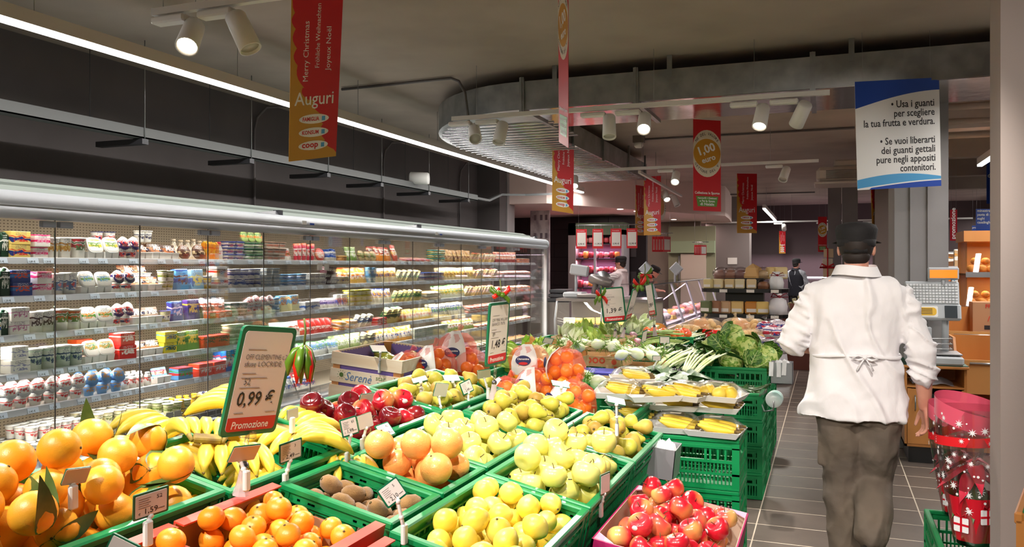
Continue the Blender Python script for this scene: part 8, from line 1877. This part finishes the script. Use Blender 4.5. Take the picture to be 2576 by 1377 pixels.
# lit meat chiller behind the assistant
p0 = at_y(1433, 600, 16.4); p1 = at_y(1572, 600, 16.4)
t = thing('meat_chiller', 'lit open chiller of pink meats in the deli wall', 'chiller', (p0.x, 16.3, 0)); Wm = p1.x - p0.x
MB().bx((0, 0, 0), (0.16, 0.5, 2.45)).build('side_panel', pl('chiller_side', (140, 130, 128), 0.5), t); MB().bx((Wm - 0.05, 0, 0), (Wm, 0.5, 2.3)).build('side_panel', M_GREYM, t); MB().bx((0, 0, 2.2), (Wm, 0.5, 2.45)).build('header', pl('header_green', (96, 120, 92), 0.6), t)
MB().bx((0.16, 0.45, 0), (Wm - 0.05, 0.5, 2.2)).build('back', pl('meat_back', (150, 110, 140), 0.5), t); MB().bx((0.55, -0.02, 0.9), (0.6, 0.0, 2.2), M=None).build('door_frame', M_GREYM, t)
for k in range(5):
    z = 0.8 + 0.3 * k; MB().bx((0.16, 0.02, z), (Wm - 0.05, 0.45, z + 0.02)).build('shelf', DARK, t)
    n = 8
    for q in range(n):
        c = rk.choice(((206, 90, 100), (226, 150, 150), (232, 190, 170), (160, 50, 60), (226, 150, 70)))
        o = MB().rbox((0, 0, 0.07), (0.09, 0.16, rk.uniform(0.1, 0.17)), 0.02, smooth=True).build('meat_pack', pl('meat_%d_%d_%d' % c, c, 0.4), None, T3((p0.x + 0.24 + (Wm - 0.4) * q / (n - 1), 16.42, z + 0.022)))
        tag(o, 'pink meat pack on chiller level %s behind the deli assistant, %s from left' % (('one', 'two', 'three', 'four', 'five')[k], NTH[q]), 'meat', 'meat packs on shelf level %s' % ('one', 'two', 'three', 'four', 'five')[k])
    strip_lamp((p0.x + Wm / 2, 16.36, z + 0.27), Wm - 0.3, 0.04, 9, col=(1, 0.55, 0.75))
# hanging red price cards
def cards(y, pxs, py0, py1, price, label, wpx, edge=False):
    t0 = at_y(pxs[0], py0, y); t1 = at_y(pxs[-1], py0, y)
    r = thing('card_rail', 'thin rail carrying ' + label, 'rail', (0, y, 0)); MB().cyl((t0.x - 0.1, 0, t0.z + 0.06), (t1.x + 0.1, 0, t0.z + 0.06), 0.008, 8).build('rod', STEEL, r)
    for x in (t0.x - 0.05, t1.x + 0.05): MB().cyl((x, 0, t0.z + 0.06), (x, 0, ZC if y < 13 else 2.63), 0.002, 4).build('wire', STEEL, r)
    for i, px in enumerate(pxs):
        a = at_y(px, py0, y); a.z = t0.z; b = at_y(pxs[0], py1, y); H = a.z - b.z; W = wpx / FPX * dep(a)
        c = thing('hanging_price_card', 'red framed price card%s, %s of %s' % ((' ' + price[i] + ' €') if price else '', ('first', 'second', 'third', 'fourth', 'fifth')[i] + ' from left', label), 'price card', (a.x, y - 0.005, b.z + H / 2), (0, 0, math.radians(72 if edge else 8)), 'red hanging price cards')
        W = 0.26 if edge else W
        MB().bx((-W / 2, -0.002, -H / 2), (W / 2, 0.002, H / 2)).build('card_frame', REDP, c); MB().bx((-W * 0.4, -0.004, -H * 0.38), (W * 0.4, -0.0022, H * 0.32)).build('card', PAPER, c)
        if price: letter(price[i] + ' €', W * 0.22, INK, c, T3((-W * 0.3, -0.005, -H * 0.3)) @ R3(PI / 2, 0, 0), bold=0.02); letter('Promozione', W * 0.13, WINK, c, T3((-W * 0.35, -0.005, H * 0.38)) @ R3(PI / 2, 0, 0))
        for s_ in (-0.3, 0.3): MB().cyl((W * s_, 0, H / 2), (W * s_, 0, H / 2 + 0.066), 0.003, 5).build('hook', STEEL, c)
cards(12.6, (1463, 1504, 1550, 1590), 577, 626, ('5,90', '11,90', '5,90', '12,90'), 'the front row over the deli', 27)
cards(14.5, (1650, 1657, 1664, 1671, 1678), 596, 634, None, 'the edge-on row right of the deli', 8, True)
cards(17.0, (1754, 1758, 1762, 1766, 1770), 617, 642, None, 'the far edge-on row before the cream door', 4, True)
# cream door and green bulkhead at the back
d1_ = thing('cold_room_door', 'cream sliding cold room door on the back wall', 'door', (at_y(1712, 650, 19.5).x, 19.5, 0)); wD = at_y(1776, 650, 19.5).x - at_y(1712, 650, 19.5).x
MB().bx((0, 0, 0), (wD, 0.08, 1.85)).build('leaf', pl('cream_door', (206, 190, 172), 0.5), d1_); MB().bx((-0.3, 0.08, 0), (wD + 0.2, 0.2, 2.5)).build('frame', pl('door_surround', (150, 150, 120), 0.6), d1_); MB().bx((-0.3, -0.06, 1.87), (wD + 0.2, 0.08, 2.15)).build('bulkhead', pl('pale_green_bulkhead', (150, 164, 130), 0.6), d1_)
MB().cyl((-0.03, -0.03, 1.0), (-0.03, -0.03, 1.8), 0.02, 8).build('rail_end', STEEL, d1_)
p = at_y(1842, 657, 20.55); o = MB().bx((p.x - 0.11, 20.58, p.z - 0.08), (p.x + 0.11, 20.598, p.z + 0.08)).build('wall_notice', PAPER); tag(o, 'small framed paper notice on the far grey pillar', 'notice')
# far meat counter
t = thing('far_counter', 'far meat counter glowing pale violet behind the distant man', 'counter', (-0.9, 22.2, 0)); MB().bx((0, 0, 0), (3.2, 0.9, 0.75)).build('base', STC, t); MB().bx((0, 0.1, 0.75), (3.2, 0.9, 0.8)).build('deck', pl('violet_white', (226, 206, 226), 0.4), t)
MB().add([(0, 0, 0.75), (3.2, 0, 0.75), (3.2, 0.25, 1.25), (0, 0.25, 1.25)], [(0, 1, 2, 3)]).build('front_glass', GLASS, t); MB().bx((0, 0.2, 1.25), (3.2, 0.28, 1.29)).build('lamp_rail', mat('rail_glow', (1, 1, 1, 1), emit=(1, 0.8, 1, 1), estr=3), t)
for i in range(12): o = MB().ball((0, 0, 0.05), (0.1, 0.12, 0.05)).build('meat_tray', HAM, None, T3((-0.75 + 0.26 * i, 22.6, 0.8))); tag(o, 'pink meat portion in the far meat counter, %s from left' % NTH[i], 'meat', 'meat in the far counter')
# ---------------------------------------------------------------- tiered black rack with cakes
rx, ry = -1.05, 11.7
t = thing('display_rack', 'black tiered rack of cakes and panettone behind the potatoes', 'rack', (rx, ry, 0)); SHB = pl('rack_black', (20, 18, 20), 0.4)
for z, r in ((0.50, 0.62), (0.92, 0.60), (1.26, 0.58)):
    pts = [(r * 1.0 * math.copysign(abs(math.cos(a)) ** 0.7, math.cos(a)), r * 0.62 * math.copysign(abs(math.sin(a)) ** 0.7, math.sin(a))) for a in [2 * PI * i / 28 for i in range(28)]]
    s_ = MB().prism(pts, 0.05, M=T3((0, 0, z - 0.05))).build('shelf', SHB, t)
    for x in (-0.3, 0.05, 0.36): MB().bx((x, -r * 0.64, z - 0.048), (x + 0.1, -r * 0.62, z - 0.008)).build('price_label', PAPER, s_)
MB().bx((-0.25, -0.12, 0), (0.25, 0.12, 1.4)).build('core', SHB, t); MB().prism(pts, 0.1).build('foot', SHB, t)
CAKE = mat('cake_brown', S(206, 160, 100), 0.6, col2=S(186, 130, 76), scale=8)
its = [(-0.46, 'pouch', (214, 196, 140)), (-0.33, 'box', (226, 206, 160)), (-0.18, 'box', (216, 190, 140)), (-0.05, 'box', (226, 210, 170)), (0.1, 'box', (222, 196, 150)), (0.26, 'cake', (150, 100, 70)), (0.42, 'bag', (232, 232, 232))]
def cake(x, y, z, kind, c, label, grp, sc_=1.0):
    o = thing('wrapped_cake' if kind != 'bag' else 'ribbon_bag', label, 'cake', (rx + x, ry + y, z), (0, 0, x), grp); o.scale = (sc_,) * 3
    m = pl('cake_%d_%d_%d' % c, c, 0.45)
    if kind == 'cake': MB().lathe([(0, 0), (0.08, 0), (0.085, 0.05), (0.06, 0.09), (0, 0.1)], 16, twist=lambda a, k: 1 + 0.05 * math.sin(8 * a)).build('cake', m, o); MB().ball((0, 0, 0.06), (0.1, 0.1, 0.075)).build('film', FILM, o)
    elif kind == 'bag':
        MB().lathe([(0, 0), (0.09, 0), (0.1, 0.08), (0.08, 0.15), (0.03, 0.18), (0.05, 0.23)], 16, twist=lambda a, k: 1 + 0.08 * math.sin(7 * a + k)).build('bag', m, o)
        mb = MB()
        for s_ in (-1, 1): mb.tube([(0, -0.03, 0.18), (s_ * 0.07, -0.05, 0.22), (s_ * 0.09, -0.05, 0.18), (0, -0.03, 0.175)], 0.012, 6, flat=0.4)
        mb.ball((0, -0.03, 0.18), 0.02).build('ribbon_bow', pl('dark_red_ribbon', (130, 14, 34), 0.3), o)
    elif kind == 'dome': MB().lathe([(0, 0), (0.11, 0), (0.12, 0.03), (0.09, 0.12), (0, 0.17)], 5, smooth=False).build('box', m, o)
    else: MB().rbox((0, 0, 0.065), (0.13, 0.1, 0.13), 0.012).build('pack', m, o); MB().bx((-0.05, -0.052, 0.02), (0.05, -0.0505, 0.055)).build('label', PAPER, o)
nm = ('leftmost', 'second from left', 'third from left', 'middle', 'third from right', 'second from right', 'rightmost')
for i, (x, k, c) in enumerate(its): cake(x, -0.2, 1.26, k if k != 'pouch' else 'box', c, 'wrapped cake on the top rack tier, front row, %s' % nm[i], 'cakes on the top tier')
for i, (x, k, c) in enumerate(((-0.32, 'cake', (150, 110, 100)), (-0.2, 'cake', (170, 120, 100)), (-0.06, 'cake', (140, 100, 96)), (0.1, 'dome', (214, 170, 110)), (0.24, 'cake', (200, 170, 130)), (0.36, 'box', (226, 196, 130)), (0.46, 'box', (230, 206, 150)))): cake(x, 0.02, 1.26 + 0.13, k, c, 'wrapped cake in the raised back row of the rack, %s' % nm[i], 'cakes in the back row', 1.25)
for i, (x, k, c) in enumerate(((-0.48, 'box', (90, 100, 60)), (-0.36, 'box', (150, 100, 70)), (-0.24, 'box', (200, 160, 120)), (-0.08, 'box', (226, 190, 120)), (0.1, 'box', (200, 130, 50)), (0.24, 'box', (226, 190, 110)), (0.44, 'bag', (226, 222, 226)))): cake(x, -0.2, 0.92, k, c, 'boxed sweets on the middle rack tier, %s' % nm[i], 'sweets on the middle tier', 1.3)
for i in range(7): cake(-0.45 + 0.15 * i, -0.2, 0.5, 'bag' if i > 3 else 'box', ((190, 30, 50), (226, 220, 220), (200, 60, 60))[i % 3], 'red and white sweets on the lowest rack tier, %s' % nm[i], 'sweets on the lowest tier', 1.1)
# ribboned box tower with its banner, basket table
p = at_d(2082, 660, 13.5)
t = thing('gift_box_tower', 'tower of cream boxes tied with red ribbon left of the walking man', 'gift', (p.x, p.y, 0))
MB().bx((-0.2, -0.15, 0), (0.2, 0.15, 0.9)).build('table', pl('brown_table', (96, 48, 36), 0.6), t)
for k, z in enumerate((0.9, 1.06, 1.22, 1.38, 1.54, 1.7)): MB().rbox((0.015 * (k % 2), 0, z + 0.075), (0.2 - 0.01 * k, 0.16, 0.145), 0.006).build('gift_box', pl('cream_box', (222, 196, 160), 0.6) if k % 2 else pl('pale_box', (226, 212, 190), 0.6), t)
MB().tube([(0.0, -0.09, 0.92), (0.0, -0.09, 1.86)], 0.012, 6).tube([(-0.11, -0.085, 1.55), (0.11, -0.085, 1.55)], 0.008, 6).tube([(-0.11, -0.085, 1.22), (0.11, -0.085, 1.22)], 0.008, 6).build('ribbon', REDP, t)
mb = MB()
for s_ in (-1, 1): mb.tube([(0, -0.09, 1.55), (s_ * 0.09, -0.12, 1.6), (s_ * 0.12, -0.11, 1.54), (0, -0.09, 1.54)], 0.014, 6)
mb.build('ribbon_bow', REDP, t)
coin(panel_at(2069, 590, 14.0, 22, 90), 0.15, 0.6, 'slim coin banner above the ribboned box tower')
p = at_d(2012, 760, 12.5)
t = thing('basket', 'brown wicker basket of small packs left of the walking man', 'basket', (p.x, p.y, 0.86)); MB().lathe([(0, 0), (0.12, 0), (0.16, 0.14), (0.155, 0.14), (0.11, 0.01), (0, 0.01)], 20).build('wicker', mat('wicker', S(110, 60, 40), 0.8, bump=0.5, bscale=80), t)
for k in range(5): MB().rbox((0.04 * (k - 2), 0.02 * (k % 2), 0.14 + 0.03 * (k % 3)), (0.06, 0.04, 0.11), 0.005, M=R3(0, 0.2 * (k - 2), 0)).build('pack', pl('pack_cream', (206, 196, 150)), t)
t = thing('side_table', 'dark brown tapered table under the wicker basket', 'table', (p.x, p.y, 0)); MB().frustum((0, 0, 0), (0.3, 0.3), (0.5, 0.5), 0.84).build('stand', pl('brown_table', (96, 48, 36), 0.6), t); MB().bx((-0.3, -0.26, 0.84), (0.3, 0.26, 0.857)).build('top', pl('brown_table', (96, 48, 36), 0.6), t)
